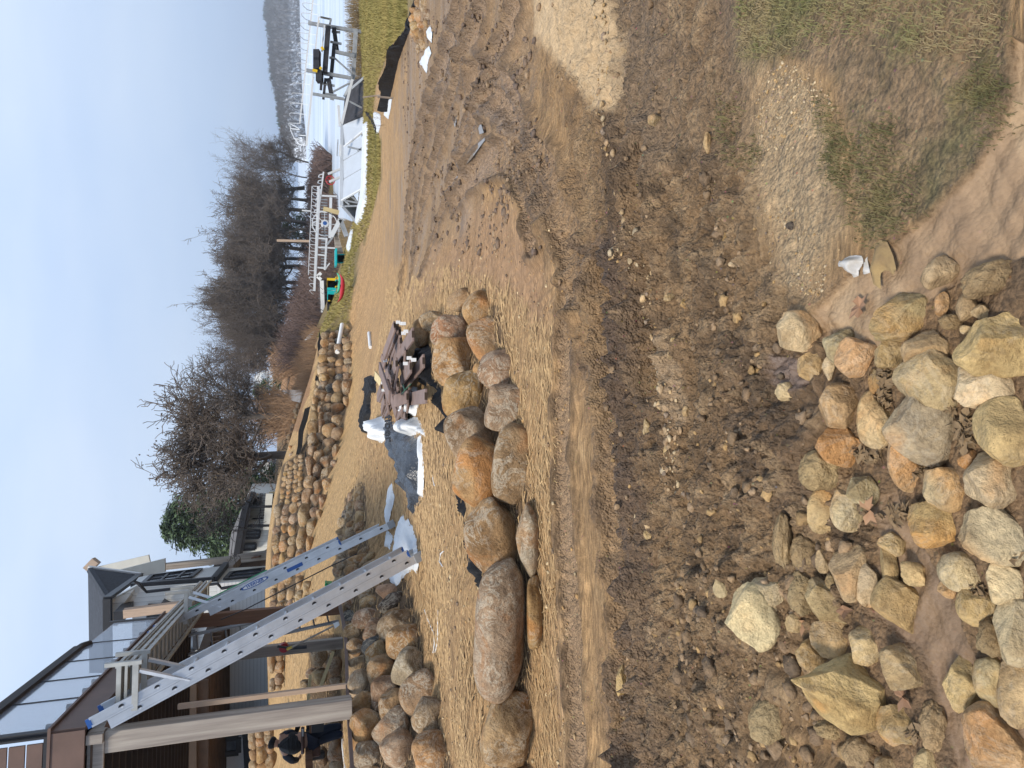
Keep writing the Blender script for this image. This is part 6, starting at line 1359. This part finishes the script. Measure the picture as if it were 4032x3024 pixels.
# thin white cords on the straw
for pts, lab in (([(1676,2400),(1690,2440),(1712,2490),(1716,2530),(1710,2570)], 'white cord snaking over the straw below the boulder slope'), ([(1728,2400),(1729,2480),(1728,2530),(1718,2568)], 'second white cord nearly parallel to the first'), ([(1708,1870),(1711,1890),(1716,1912)], 'short curl of white cord beyond the tarp'), ([(1752,2170),(1740,2180),(1735,2210),(1748,2230)], 'small white cord loop near the black fabric')):
    o = MB().tube([PG(x, y, .012) for x, y in pts], .006, 5).build('string', M['wrap']); tag(o, lab, 'cord')
# ---------------- plastic jug and shard in the silt
jp = [(3303,1038),(3310,1022),(3325,1024),(3345,1010),(3375,1005),(3400,1008),(3404,1030),(3400,1060),(3396,1085),(3375,1094),(3350,1078),(3330,1062),(3312,1048)]
JW = mat('chalky_white_plastic', (.46, .46, .46), .45, .12, 22, (1, 1, 1), .4, 25, .01, c2=(.36, .31, .24))
drape('plastic_jug', [(3304,1040),(3308,1028),(3320,1028),(3330,1018),(3350,1008),(3375,1005),(3398,1008),(3404,1030),(3400,1062),(3396,1088),(3375,1094),(3350,1078),(3330,1062),(3318,1050),(3306,1050)], JW, 'crushed white plastic jug half sunk in the wet silt', 'jug', .022, .016, 20, .0035, .02, seed=3)
drape('plastic_shard', [(3418,1010),(3436,1030),(3452,1075),(3430,1082),(3420,1080),(3417,1040)], JW, 'small white plastic shard next to the crushed jug', 'shard', .02, .012, 14, .005, .02, seed=4)
drape('flat_stone', [(3445,965),(3475,945),(3520,955),(3550,1010),(3555,1060),(3545,1085),(3525,1060),(3500,1080),(3490,1140),(3465,1120),(3450,1060),(3460,1020)], mat('yellow_clay_stone', (.33, .23, .10), .9, .5, 12, (1, 1, 1), .6, 40, .01, c2=(.18, .12, .06)), 'flat yellow-ochre slab flush with the silt beside the crushed jug', 'rock', .02, .008, 18, .008, .03, seed=5)
# dry leaves
LM = mat('dry_brown_leaf', (.42, .24, .13), .7, .3, 9, bump=.1); LP = mat('dry_russet_leaf', (.33, .19, .11), .8, .3, 9, bump=.1)
def leaf(x, y, s_, a, m_, lab):
    p = PG(x, y, .02); rs = random.Random(int(x+y)); V = [p]; n = 16
    for i in range(n):
        t = 2*math.pi*i/n; r_ = s_*(.62+.38*math.cos(t)**2)*(1.0 if i % 2 else .62); V.append(p+Vector((math.cos(t+a)*r_, math.sin(t+a)*r_*.8, .012*math.sin(3*t)+rs.uniform(0, .012))))
    o = mesh_obj('fallen_leaf', [tuple(v) for v in V], [(0, i+1, (i+1) % n+1) for i in range(n)], m_); tag(o, lab, 'leaf', 'fallen leaves')
for x, y, s_, a, m_, lab in ((3448,2008,.045,.3,LM,'tan oak leaf beside the cream rock in the rubble'),(3178,2452,.045,1,LM,'curled tan leaf above the sandy rock in the mud'),(3405,1210,.05,2,LP,'pinkish leaf half buried in the silt below the jug'),(3345,2400,.035,1.4,LP,'dark pink leaf beside the long olive rock'),(3580,2740,.04,.5,LP,'pinkish leaf in the silt channel near the picture bottom'),(3480,2790,.04,2.5,LP,'dull pink leaf between two ochre rocks')):
    leaf(x, y, s_, a, m_, lab)
def litter():
    rs = random.Random(8); V = []; Fq = []
    for (x, y, sx_, sy_, n) in ((3440,1790,45,25,120),(3620,1850,60,25,130),(3500,1480,30,40,80),(3820,1700,30,60,130),(3570,2020,60,30,90),(3960,2190,50,20,90),(3860,2330,30,20,50),(3640,1500,50,15,60),(3760,1560,20,60,80),(3500,1560,20,60,60),(3620,2880,30,20,50)):
        for _ in range(n):
            p = PG(x+rs.gauss(0, sx_*.6), y+rs.gauss(0, sy_*.6), rs.uniform(.0, .03)); a = rs.random()*6.28; l_ = rs.uniform(.006, .02); w_ = l_*rs.uniform(.1, .6); u = Vector((math.cos(a), math.sin(a), rs.uniform(-.4, .4)))*l_; v = Vector((-math.sin(a), math.cos(a), rs.uniform(-.5, .5)))*w_; i = len(V)
            V += [tuple(p-u), tuple(p-v), tuple(p+u), tuple(p+v+Vector((0, 0, .006)))]; Fq += [(i, i+1, i+2), (i, i+2, i+3)]
    o = mesh_obj('leaf_litter', V, Fq, mat('shredded_leaf_litter', (.25, .17, .09), .9, .5, 30, bump=0, c2=(.12, .08, .045))); tag(o, 'shredded dead leaves caught between the rubble rocks', 'leaf litter', kind='stuff')
litter()
# ---------------- shore furniture
def PA(zx, zy, D): return P(*fa(zx, zy), D)
WM = mat('white_aluminium_frame', (.62, .64, .66), .45, .06, 3, bump=0)
cn = empty('canopy_frame', PA(700, 600, 44), 'long white boat lift canopy frame with rows of rounded hoops, near the picture top', 'canopy frame')
MB().bar(PA(655, -120, 40), PA(498, 1345, 44), .08, .08).build('beam', WM, cn); MB().bar(PA(705, 180, 39), PA(640, 850, 40.5), .07, .07).bar(PA(645, 840, 40.5), PA(572, 1582, 43), .11, .11).build('beam', WM, cn)
for i in range(13):
    zy = 30+i*109; b0 = 640-(zy)*.107; t0 = b0-108-(12 if i > 6 else 0); D_ = 40.3+i*.28
    MB().tube([PA(b0, zy+8, D_), PA(t0+12, zy, D_), PA(t0, zy+8, D_), PA(t0+3, zy+30, D_+.6), PA(t0+50, zy+75, D_+2), PA(b0-5, zy+88, D_+3)], .019, 5).build('hoop', WM, cn)
    if i < 12: MB().bar(PA(b0, zy+8, D_), PA(b0+75, zy+24, D_-1), .03, .03).build('cross_bar', WM, cn)
for k, (a, b) in enumerate((((400,1350),(490,1400)),((405,1400),(500,1412)),((480,1470),(565,1478)),((435,1508),(535,1524)),((490,1575),(572,1582)))): MB().tube([PA(*a, 44), PA(*b, 43.5)], .028, 5).build('hoop', WM, cn)
MB().tube([PA(392, 1345, 44), PA(400, 1420, 44), PA(440, 1505, 43.6), PA(500, 1575, 43.2)], .028, 5).build('end_hoop', WM, cn)
lf = empty('boat_lift', PA(1100, 560, 40), 'grey boat lift with dark carpeted bunks standing at the lake edge', 'boat lift')
for a, b, w_ in (((590,250),(1195,352),.16),((570,765),(1070,852),.16),((640,1022),(985,1080),.13),((885,562),(1095,610),.16)): MB().bar(PA(*a, 40), PA(*b, 40), w_, w_).build('post', M['galv'], lf)
for a, b, w_, m_ in (((1110,320),(1078,865),.22,'galv'),((1078,865),(985,1055),.16,'panel'),((800,290),(768,790),.0,''),((870,300),(905,555),.22,'carpet'),((875,480),(838,860),.2,'carpet'),((810,850),(850,1065),.24,'carpet'),((738,850),(728,980),.14,'carpet'),((780,850),(755,1085),.14,'carpet'),((720,185),(838,210),.1,'galv'),((838,210),(825,265),.1,'galv'),((625,262),(790,262),.0,''),((705,170),(780,262),.0,'')):
    if w_: MB().bar(PA(*a, 40), PA(*b, 40.4), w_, w_).build('crossbeam' if m_ != 'carpet' else 'bunk', M[m_], lf)
MB().bar(PA(808, 292, 39.8), PA(772, 790, 39.8), .26, .28).build('bunk', M['carpet'], lf)
MB().bar(PA(875, 630, 40), PA(1065, 800, 40), .08, .08).bar(PA(1040, 905, 40), PA(862, 1000, 40), .08, .08).build('diagonal_strut', M['galv'], lf)
for a, b in (((845,345),(940,352)),((830,455),(955,478)),((850,512),(900,520)),((820,628),(870,632)),((750,910),(880,935)),((775,1020),(900,1040)),((830,1070),(870,1085))): MB().bar(PA(*a, 40.1), PA(*b, 40.1), .10, .10).build('bunk_bracket', M['galv'], lf)
for zy in (612, 700): MB().frame(PA(687, zy, 39.7), RT, FW, UP, .30, .2, .16).build('motor_box', M['black'], lf)
MB().bar(PA(722, 585, 39.8), PA(710, 735, 39.8), .1, .12).bar(PA(768, 275, 39.8), PA(740, 560, 39.8), .08, .08).build('white_rail', WM, lf)
for a, b in (((637,762),(690,775)),((735,512),(758,545)),((715,735),(738,750)),((698,232),(712,236))): MB().bar(PA(*a, 39.5), PA(*b, 39.5), .1, .12).build('yellow_marker', M['yellow'], lf)
MB().frame(PA(715, 835, 39.8), RT, FW, UP, .3, .2, .16).build('winch_box', M['black'], lf)
# tilted dock panels
f2 = lambda zx, zy: (1200+zx/3.318, 400+zy/3.318)
def P2(zx, zy, D): return P(*f2(zx, zy), D)
dp_ = empty('tilted_dock', P2(800, 700, 32), 'row of pale grey dock panels tilted into a tent shape at the lawn edge', 'dock panels')
DR = lambda zy: 33.5+(1290-zy)*.0026; DB = lambda zy: 32.0+(1140-zy)*.0026
rid = [(490,320),(497,590),(486,770),(492,1020),(480,1292)]; btm = [(745,122),(808,350),(775,590),(772,862),(770,1130)]
rid2 = rid; 
plate('panel', M['panel'], dp_, [P2(488, 320, DR(320)), P2(745, 118, DB(118)), P2(828, 260, DB(200)), P2(800, 355, DB(355)), P2(505, 600, DR(590))], .05)
for (a, b) in (((490,605),(486,775)),((486,785),(490,1018)),((490,1028),(482,1290))):
    off = -165 if a[1] > 600 else -150
    c0 = (772, a[1]+off+ (0)); c1 = (768, b[1]+off)
    plate('panel', M['panel'], dp_, [P2(*a, DR(a[1])), P2(*b, DR(b[1])), P2(*c1, DB(c1[1])), P2(*c0, DB(c0[1]))], .05)
MB().bar(P2(482, 1292, 33.3), P2(772, 1128, 31.9), .06, .09).bar(P2(505, 600, DR(590)-.05), P2(800, 355, DB(355)-.05), .1, .09).build('end_rail', WM, dp_)
MB().bar(P2(487, 310, DR(310)), P2(478, 1370, DR(1370)), .12, .16).build('ridge_beam', WM, dp_)
plate('far_panel', M['panel'], dp_, [P2(490, 1360, 33.2), P2(680, 1590, 33.2), P2(690, 1300, 37), P2(500, 1010, 37)], .05)
MB().bar(P2(495, 1372, 33.1), P2(685, 1592, 33.1), .10, .10).build('far_rail', M['galv'], dp_)
for a, b in (((510,1290),(725,1330)),((520,1368),(725,1362)),((600,1230),(690,1310)),((560,590),(775,640)),((690,650),(765,590)),((530,1300),(580,1350))): MB().bar(P2(*a, 33), P2(*b, 33), .07, .07).build('brace', M['galv'], dp_)
o = plate('dark_dock_section', M['carpet'], None, [PA(1080, 880, 35), PA(1225, 820, 34), PA(1225, 1010, 34), PA(1180, 1230, 34), PA(960, 1360, 36), PA(985, 1080, 36)], .3); tag(o, 'dark underside of an upturned dock section behind the pale panels', 'dock section')
for a, b, w_, m_, lab in (((1070,870),(955,1350),.12,'WM','white frame rail of the upturned dock section'),((1055,970),(1225,825),.10,'panel','pale beam crossing the upturned dock section'),((920,1150),(935,1375),.12,'WM','short white beam at the end of the pale panels'),((1005,1085),(1225,1200),.06,'galv','thin grey strut leaning over the upturned section'),((915,1520),(905,1700),.05,'galv','thin dark rail lying on the ice behind the panels'),((940,1575),(935,1700),.10,'WM','white rail on the ice just behind the panels')):
    o = MB().bar(PA(*a, 34.2), PA(*b, 34.2), w_, w_).build('dock_rail', WM if m_ == 'WM' else M[m_]); tag(o, lab, 'rail')
# second canopy frame, wheel, stands
cf = empty('canopy_frame', P6(1250, 700, 46), 'white canopy frame of closely spaced hoops standing before the tree line', 'canopy frame')
for a, b, w_ in (((1150,280),(1115,1132),.14),((1096,275),(1066,1000),.04),((1190,160),(1135,610),.09),((1160,300),(1125,1000),.12)): MB().bar(P6(*a, 46), P6(*b, 46), w_, w_).build('beam', WM, cf)
for i in range(17):
    zy = 278+i*53; t0 = 1096-(zy-275)*.041 if zy < 1005 else 1070+(zy-1000)*.05
    MB().tube([P6(1150-(zy-280)*.041, zy, 46), P6(t0+8, zy-3, 46), P6(t0, zy+4, 46), P6(t0+20, zy+26, 46.4), P6(1138-(zy-280)*.035, zy+34, 47)], .022, 5).build('hoop', WM, cf)
for i in range(9):
    zy = 175+i*48; b0 = 1188-(zy-160)*.12; MB().tube([P6(b0, zy, 46), P6(b0-32, zy+10, 46), P6(b0-36, zy+26, 46.3), P6(b0-4, zy+36, 46.8)], .03, 5).build('hoop', WM, cf)
for zy in (352, 480, 700, 775, 835, 940): MB().bar(P6(1140, zy, 46), P6(1300 if zy in (352, 775) else 1215, zy+8, 46), .09, .09).build('leg', WM, cf)
MB().bar(P6(1215, 700, 46), P6(1200, 960, 46), .12, .12).bar(P6(1250, 370, 46), P6(1240, 700, 46), .16, .16).bar(P6(1205, 950, 46), P6(1240, 905, 46), .08, .08).build('lower_beam', WM, cf)
for zy in range(385, 960, 24):
    MB().bar(P6(1170, zy, 46.5), P6(1222, zy+2, 46.5), .07, .07).build('slat', M['galv'], cf)
whl = empty('winch_wheel', P6(1200, 583, 43), 'large white spoked winch wheel with blue hub on the dock frame', 'wheel')
c = P6(1200, 583, 43); r1 = .72
MB().tube([c+Vector((math.cos(q*6.2832/24)*r1, 0, math.sin(q*6.2832/24)*r1)) for q in range(25)], .03, 6).build('rim', WM, whl)
mb = MB()
for q in range(8): mb.tube([c, c+Vector((math.cos(q*.785)*r1, 0, math.sin(q*.785)*r1))], .018, 5)
mb.build('spokes', WM, whl); MB().tube([c+Vector((0, -.15, 0)), c+Vector((0, .15, 0))], .22, 12).build('hub', WM, whl); MB().tube([c+Vector((0, -.17, 0)), c+Vector((0, -.1, 0))], .12, 10).build('hub_cap', M['blue'], whl)
f3 = lambda zx, zy: (1150+zx/4.148, 600+zy/4.148)
def P3(zx, zy, D): return P(*f3(zx, zy), D)
rw = empty('red_wheel', P3(625, 455, 45), 'red spoked wheel behind the ridge of the pale dock panels', 'wheel'); c = P3(625, 455, 45)
MB().tube([c+Vector((math.cos(q*6.2832/20)*.27, 0, math.sin(q*6.2832/20)*.27)) for q in range(21)], .03, 6).build('rim', M['red'], rw)
mb = MB()
for q in range(6): mb.tube([c, c+Vector((math.cos(q*1.047)*.27, 0, math.sin(q*1.047)*.27))], .02, 5)
mb.build('spokes', M['red'], rw)
for a, b, w_, m_, lab in (((590,352),(800,270),.12,'WM','white upright beside the red wheel, nearer picture top'),((612,480),(800,400),.12,'WM','white upright crossing the red wheel'),((510,920),(765,985),.22,'wnew','yellow board standing among the dock frames'),((640,1375),(785,1100),.3,'WM','broad white beam slanting away from the pale panels'),
                      ((790,1100),(890,1370),.25,'galv','grey beam sloping down behind the pale panels'),((160,948),(300,958),.07,'WM','slim white pole above the canopy hoops'),((-250,1440),(280,1450),.2,'wpink','pale bare pole standing before the shore trees'),((660,1390),(570,1510),.1,'galv','thin grey strut between the canopy legs'),((520,1200),(525,1355),.06,'black','black bracket rail below the winch wheel'),((500,930),(790,1090),.04,'black','black hose curving past the yellow board')):
    o = MB().bar(P3(*a, 42), P3(*b, 42), min(w_, .24)*(.6 if m_ == 'wpink' else 1), min(w_, .24)*(.6 if m_ == 'wpink' else 1)).build('dock_beam', WM if m_ == 'WM' else M[m_]); tag(o, lab, 'beam')
pl = MB()
for i in range(5): pl.bar(P3(690+i*12, 1330, 42), P3(720+i*26, 1640, 42), .08, .08)
o = pl.build('lumber_stack', M['wgrey']); tag(o, 'grey stacked lumber lying behind the white beam', 'lumber stack')
# teal table, picnic table, kayaks, chairs
f4 = lambda zx, zy: (1200+zx/3.317, 900+zy/3.317)
def P4(zx, zy, D): return P(*f4(zx, zy), D)
tt_ = empty('teal_table', P4(530, 395, 42), 'bright teal slatted plastic table on the lawn edge', 'table')
MB().bar(P4(405, 275, 42), P4(405, 495, 42), .9, .10).build('tabletop', M['teal'], tt_)
for i in range(6): MB().bar(P4(412, 352+i*16, 42), P4(528, 350+i*17, 42), .05, .19).build('slat', M['teal'], tt_)
MB().bar(P4(532, 345, 42), P4(532, 440, 42), .5, .08).build('base', M['black'], tt_)
pt = empty('picnic_table', P4(440, 950, 47), 'white picnic table with two benches on the far lawn', 'picnic table')
for zx in (378, 398, 416): MB().bar(P4(zx, 778, 47), P4(zx+4, 1118, 47), .35, .10).build('board', WM, pt)
for zy in (830, 1050): MB().bar(P4(380, zy, 46.9), P4(438, zy+20, 46.9), .07, .07).bar(P4(380, zy, 46.9), P4(438, zy-20, 46.9), .07, .07).build('leg', WM, pt)
def kayak(a, b, w_, m_, lab):
    r = empty('kayak', (a+b)/2, lab, 'kayak', 'kayaks on the lawn edge'); d = (b-a); L_ = d.length; d.normalize(); n_ = 14; s_ = d.cross(Vector((0, 0, 1))).normalized(); V = []; Fc = []
    for i in range(n_+1):
        t = i/n_; w2 = w_*math.sin(math.pi*min(max(t, .01), .99))**.6; 
        for k in range(8):
            q = k*math.pi/4; V.append(a+d*L_*t+s_*math.cos(q)*w2+Vector((0, 0, math.sin(q)*w2*.55+.14*(2*t-1)**4)))
    for i in range(n_):
        for k in range(8): Fc.append((i*8+k, i*8+(k+1) % 8, (i+1)*8+(k+1) % 8, (i+1)*8+k))
    mesh_obj('hull', V, Fc, m_, r, smooth=True)
    for t in (.45,): MB().tube([a+d*L_*t+Vector((0, 0, w_*.35)), a+d*L_*t+Vector((0, 0, w_*.62))], w_*.55, 10).build('cockpit', M['black'], r)
DK = lambda zx, zy: min(41, G(f4(zx, zy)[0]+10, f4(zx, zy)[1]).y-.25)
da = min(DK(505, 600), DK(478, 965)); ks = da/41
kayak(P4(505, 600, da), P4(478, 965, da-.3), .24*ks, M['red'], 'red kayak lying upside down on the lawn edge'); kayak(P4(470, 585, da+.6), P4(448, 860, da+.4), .22*ks, mat('sea_green_plastic', (.05, .42, .25), .4, .1, bump=0), 'sea green kayak behind the red one')
def chair(zx, zy, m_, lab, s_=1.0):
    c = P4(zx, zy, 41.5); r = empty('lawn_chair', c, lab, 'lawn chair', 'plastic lawn chairs'); X_ = Vector((1, 0, 0)); Y_ = Vector((0, 1, 0)); Z_ = Vector((0, 0, 1))
    MB().frame(c, X_, Y_, Z_, .28*s_, .25, .03).build('seat', m_, r); MB().frame(c+Vector((.0, .26, .3)), X_, Y_, Z_, .28*s_, .03, .32).build('backrest', m_, r)
    for k in (-1, 1): MB().frame(c+Vector((.26*k*s_, 0, .15)), X_, Y_, Z_, .04, .28, .02).build('armrest', m_, r); MB().frame(c+Vector((.26*k*s_, -.2, -.12)), X_, Y_, Z_, .03, .03, .24).build('leg', m_, r)
for zx, zy, m_, lab in ((450,920,'yellow','yellow lawn chair beside the red kayak end'),(442,870,'teal','teal lawn chair beside the picnic table'),(440,738,'teal','teal lawn chair behind the sea green kayak'),(438,705,'yellow','yellow lawn chair half hidden behind the kayaks'),(452,1100,'teal','teal lawn chair beyond the yellow one'),(445,1145,'yellow','yellow lawn chair nearer the long white pipe'),(440,1232,'yellow','yellow lawn chair nearest the long far wall'),(478,975,'yellow','yellow lawn chair touching the red kayak tip'),(440,1010,'black','black grill-like chair between the yellow and teal chairs')): chair(zx, zy, M[m_], lab)
# distant stone edging and snow-white slats beyond the oak
for i, (x, y) in enumerate(((1148,1790),(1146,1765),(1140,1740),(1138,1720),(1150,1700),(1153,1685),(1160,1658),(1168,1640),(1164,1620),(1175,1600),(1136,1852),(1140,1870),(1134,1830))):
    rock(x, y, 8, 11, 0, ['brown','orange','tan','grey','purple'][i % 5], 'edge', D=30+i*.1, sub=3, name='stone')
o = plate('trodden_path', mat('grey_path', (.25, .22, .20), .9, .2), None, [P(1112, 1535, 62), P(1112, 1570, 62), P(1180, 1585, 36), P(1190, 1535, 36)], .05); o['kind'] = 'structure'
for i in range(8):
    pass
mb = MB()
for i in range(9): mb.bar(P(1200+i*3.2, 1338-i*3.4, 46), P(1222+i*2.2, 1332-i*3.4, 46), .06, .06)
o = mb.build('picket_edging', WM); tag(o, 'line of small broken white pickets in the reeds', 'fence')
# ---------------- worker
DW = 12.9
def W(x, y, d=0): return P(x, y, DW+d)
wk = empty('person', W(1376, 2888), 'person in black vest, dark cap and blue jeans with tool belt, seen from behind', 'person')
def skin(name, verts, edges, radii, m_, sub=2, root=0):
    me = bpy.data.meshes.new(name); me.from_pydata([tuple(v-wk.location) for v in verts], edges, []); o = bpy.data.objects.new(name, me); link(o)
    sk = o.modifiers.new('s', 'SKIN'); ss_ = o.modifiers.new('u', 'SUBSURF'); ss_.levels = sub; ss_.render_levels = sub
    for i, r_ in enumerate(radii): me.skin_vertices[0].data[i].radius = r_ if isinstance(r_, tuple) else (r_, r_)
    me.skin_vertices[0].data[root].use_root = True
    dg = bpy.context.evaluated_depsgraph_get(); dg.update(); nm = bpy.data.meshes.new_from_object(o.evaluated_get(dg)); bpy.data.objects.remove(o)
    nm.materials.clear(); nm.materials.append(m_); nm.polygons.foreach_set('use_smooth', [True]*len(nm.polygons)); q = bpy.data.objects.new(name, nm); q.parent = wk; COL.objects.link(q); return q
SKN = mat('skin', (.45, .26, .18), .6, .1, bump=0); JKT = mat('black_puffer_fabric', (.016, .017, .02), .7, .3, 8, (1, 1, 6), .9, 5, .05); JN = mat('blue_denim', (.016, .026, .055), .85, .3, 6, (1, 1, 1), .4, 20, .02); BT = mat('brown_leather', (.10, .045, .03), .6, .3, 8); SLV = mat('slate_blue_sleeve', (.025, .035, .06), .8, .3, 6, bump=.4)
pel = W(1212, 2912); wst = W(1185, 2916); chs = W(1130, 2932, .02); nk = W(1100, 2930, .05); hd = W(1076, 2924, .1); hd2 = W(1064, 2922, .1)
kl = W(1290, 2902, -.02); al = W(1362, 2886); tl = W(1372, 2884, -.14); kr = W(1285, 2870, .05); ar = W(1358, 2858, .1); tr = W(1368, 2854, -.05)
hl = W(1222, 2925); hr = W(1220, 2900)
sl_ = W(1118, 2965); el = W(1150, 2995, .05); wl = W(1172, 2992, .3); sr = W(1112, 2898, .02); er = W(1150, 2884, .15); wr = W(1168, 2900, .35)
bv = [pel, wst, chs, nk, hd, hd2, hl, kl, al, tl, hr, kr, ar, tr, sl_, el, wl, sr, er, wr]
be = [(0,1),(1,2),(2,3),(3,4),(4,5),(0,6),(6,7),(7,8),(8,9),(0,10),(10,11),(11,12),(12,13),(2,14),(14,15),(15,16),(2,17),(17,18),(18,19)]
br_ = [.12,.12,.14,.055,.09,.075,.09,.06,.045,.04,.09,.06,.045,.04,.06,.042,.028,.06,.042,.028]
for wv, sg in ((16, -1), (19, 1)):
    b0 = bv[wv]
    pm = len(bv); bv.append(b0+Vector((0, .07, -.03))); be.append((wv, pm)); br_.append((.035, .02))
    for k in range(5):
        ox = (-.03+.016*k)*(1) if k < 4 else -.045*sg
        i1 = len(bv); bv.append(bv[pm]+Vector((ox, .035 if k < 4 else .0, -.01))); bv.append(bv[pm]+Vector((ox*1.1, .06-(.008 if k in (0, 3) else 0) if k < 4 else .025, -.04))); be += [(pm, i1), (i1, i1+1)]; br_ += [.0095, .008]
skin('body', bv, be, br_, SKN, 1)
skin('vest', [wst+Vector((0, 0, -.04)), W(1160, 2926), chs, W(1108, 2932), sl_.lerp(chs, .25), sr.lerp(chs, .25)], [(0,1),(1,2),(2,3),(2,4),(2,5)], [(.17,.14),(.185,.15),(.19,.15),(.11,.10),(.11,.12),(.11,.12)], JKT, 2, 2)
for nm_, a in (('left', (sl_, el, wl)), ('right', (sr, er, wr))): skin('sleeve', list(a), [(0,1),(1,2)], [.085,.065,.05], SLV, 2)
skin('jeans', [pel, hl, kl, al+Vector((0, 0, .04)), hr, kr, ar+Vector((0, 0, .04))], [(0,1),(1,2),(2,3),(0,4),(4,5),(5,6)], [(.165,.14),.115,.085,.068,.115,.085,.068], JN, 2)
for a, t_ in ((al, tl), (ar, tr)): skin('boot', [a+Vector((0, 0, .03)), a+Vector((0, .0, -.05)), t_+Vector((0, 0, -.02))], [(0,1),(1,2)], [.06,.06,.05], M['black'], 2)
skin('cap', [nk.lerp(hd, .4), hd+Vector((0, 0, .02)), hd2+Vector((0, .02, .02))], [(0,1),(1,2)], [.075,.118,.10], M['fabric'], 2)
bc = W(1192, 2915)
MB().tube([bc+Vector((math.cos(q*.5236)*.20, math.sin(q*.5236)*.165, 0)) for q in range(13)], .035, 6).build('tool_belt', BT, wk)
MB().frame(W(1232, 2958, -.1), Vector((1, 0, 0)), Vector((0, 1, 0)), Vector((0, 0, 1)), .10, .05, .13).build('tool_pouch', BT, wk, bevel=.03); MB().frame(W(1245, 2975, -.02), Vector((1, 0, 0)), Vector((0, 1, 0)), Vector((0, 0, 1)), .07, .06, .15).build('tool_pouch', M['black'], wk, bevel=.03)
MB().tube([W(1196, 2885, -.15), W(1260, 2872, -.12)], .012, 6).build('hammer', M['black'], wk)
MB().bar(W(1192, 2872, -.15), W(1192, 2898, -.15), .03, .03).build('hammer_head', M['galv'], wk)
o = plate('black_sheet', M['fabric'], None, [P(1225, 2560, 13.6), P(1232, 2620, 13.6), P(1250, 2600, 13.6), P(1262, 2560, 13.6), P(1245, 2545, 13.6)], .05); tag(o, 'black fabric flap behind the inner deck post', 'fabric')
o = plate('black_sheet', M['fabric'], None, [P(1175, 2810, 13.2), P(1190, 2840, 13.2), P(1170, 2900, 13.2), P(1155, 2910, 13.2), P(1165, 2850, 13.2)], .05); tag(o, 'dark bag-like sheet hanging beside the worker', 'fabric')

# standing puddles in the tracks and haze over the lake
PUD = nodes('puddle_water'); PUD[2].inputs['Base Color'].default_value = (.20, .17, .14, 1); PUD[2].inputs['Roughness'].default_value = .05; PUD[2].inputs['Specular IOR Level'].default_value = 1.0
fz5 = lambda zx, zy: (1400+zx/1.508, zy/1.508)
def puddle(poly):
    V = [G(*fz5(*q)) for q in poly]; n = len(V); xs = np.array([v.x for v in V]); ys = np.array([v.y for v in V]); zz = float(np.mean(GZ(xs, ys)))+.012
    o = mesh_obj('water_puddle', [(v.x, v.y, zz) for v in V], [tuple(range(n))], PUD[0]); o['kind'] = 'structure'
for poly in ([(628,490),(640,500),(645,560),(632,620),(618,600),(622,540)], [(660,960),(700,900),(760,850),(800,815),(805,825),(770,870),(720,940),(680,985)], [(570,1160),(590,1100),(615,1050),(650,1025),(640,1060),(605,1120),(585,1170)], [(745,750),(765,740),(780,790),(755,800)], [(600,640),(612,700),(600,760),(590,700)], [(545,1150),(550,1165),(535,1200)]):
    puddle(poly)
hz = MB().box(-420, 760, -6, 1350, -7.0, 60).build('haze', None); hm = bpy.data.materials.new('haze'); hm.use_nodes = True; hm.node_tree.nodes.clear()
vo = hm.node_tree.nodes.new('ShaderNodeVolumePrincipled'); vo.inputs['Color'].default_value = (.86, .92, 1, 1); vo.inputs['Density'].default_value = .00042; vo.inputs['Anisotropy'].default_value = .2
ou = hm.node_tree.nodes.new('ShaderNodeOutputMaterial'); hm.node_tree.links.new(vo.outputs[0], ou.inputs['Volume']); hz.data.materials.append(hm); hz['kind'] = 'stuff'; hz['label'] = 'thin pale haze over the lake and yard'; hz['category'] = 'haze'
finish_rocks()
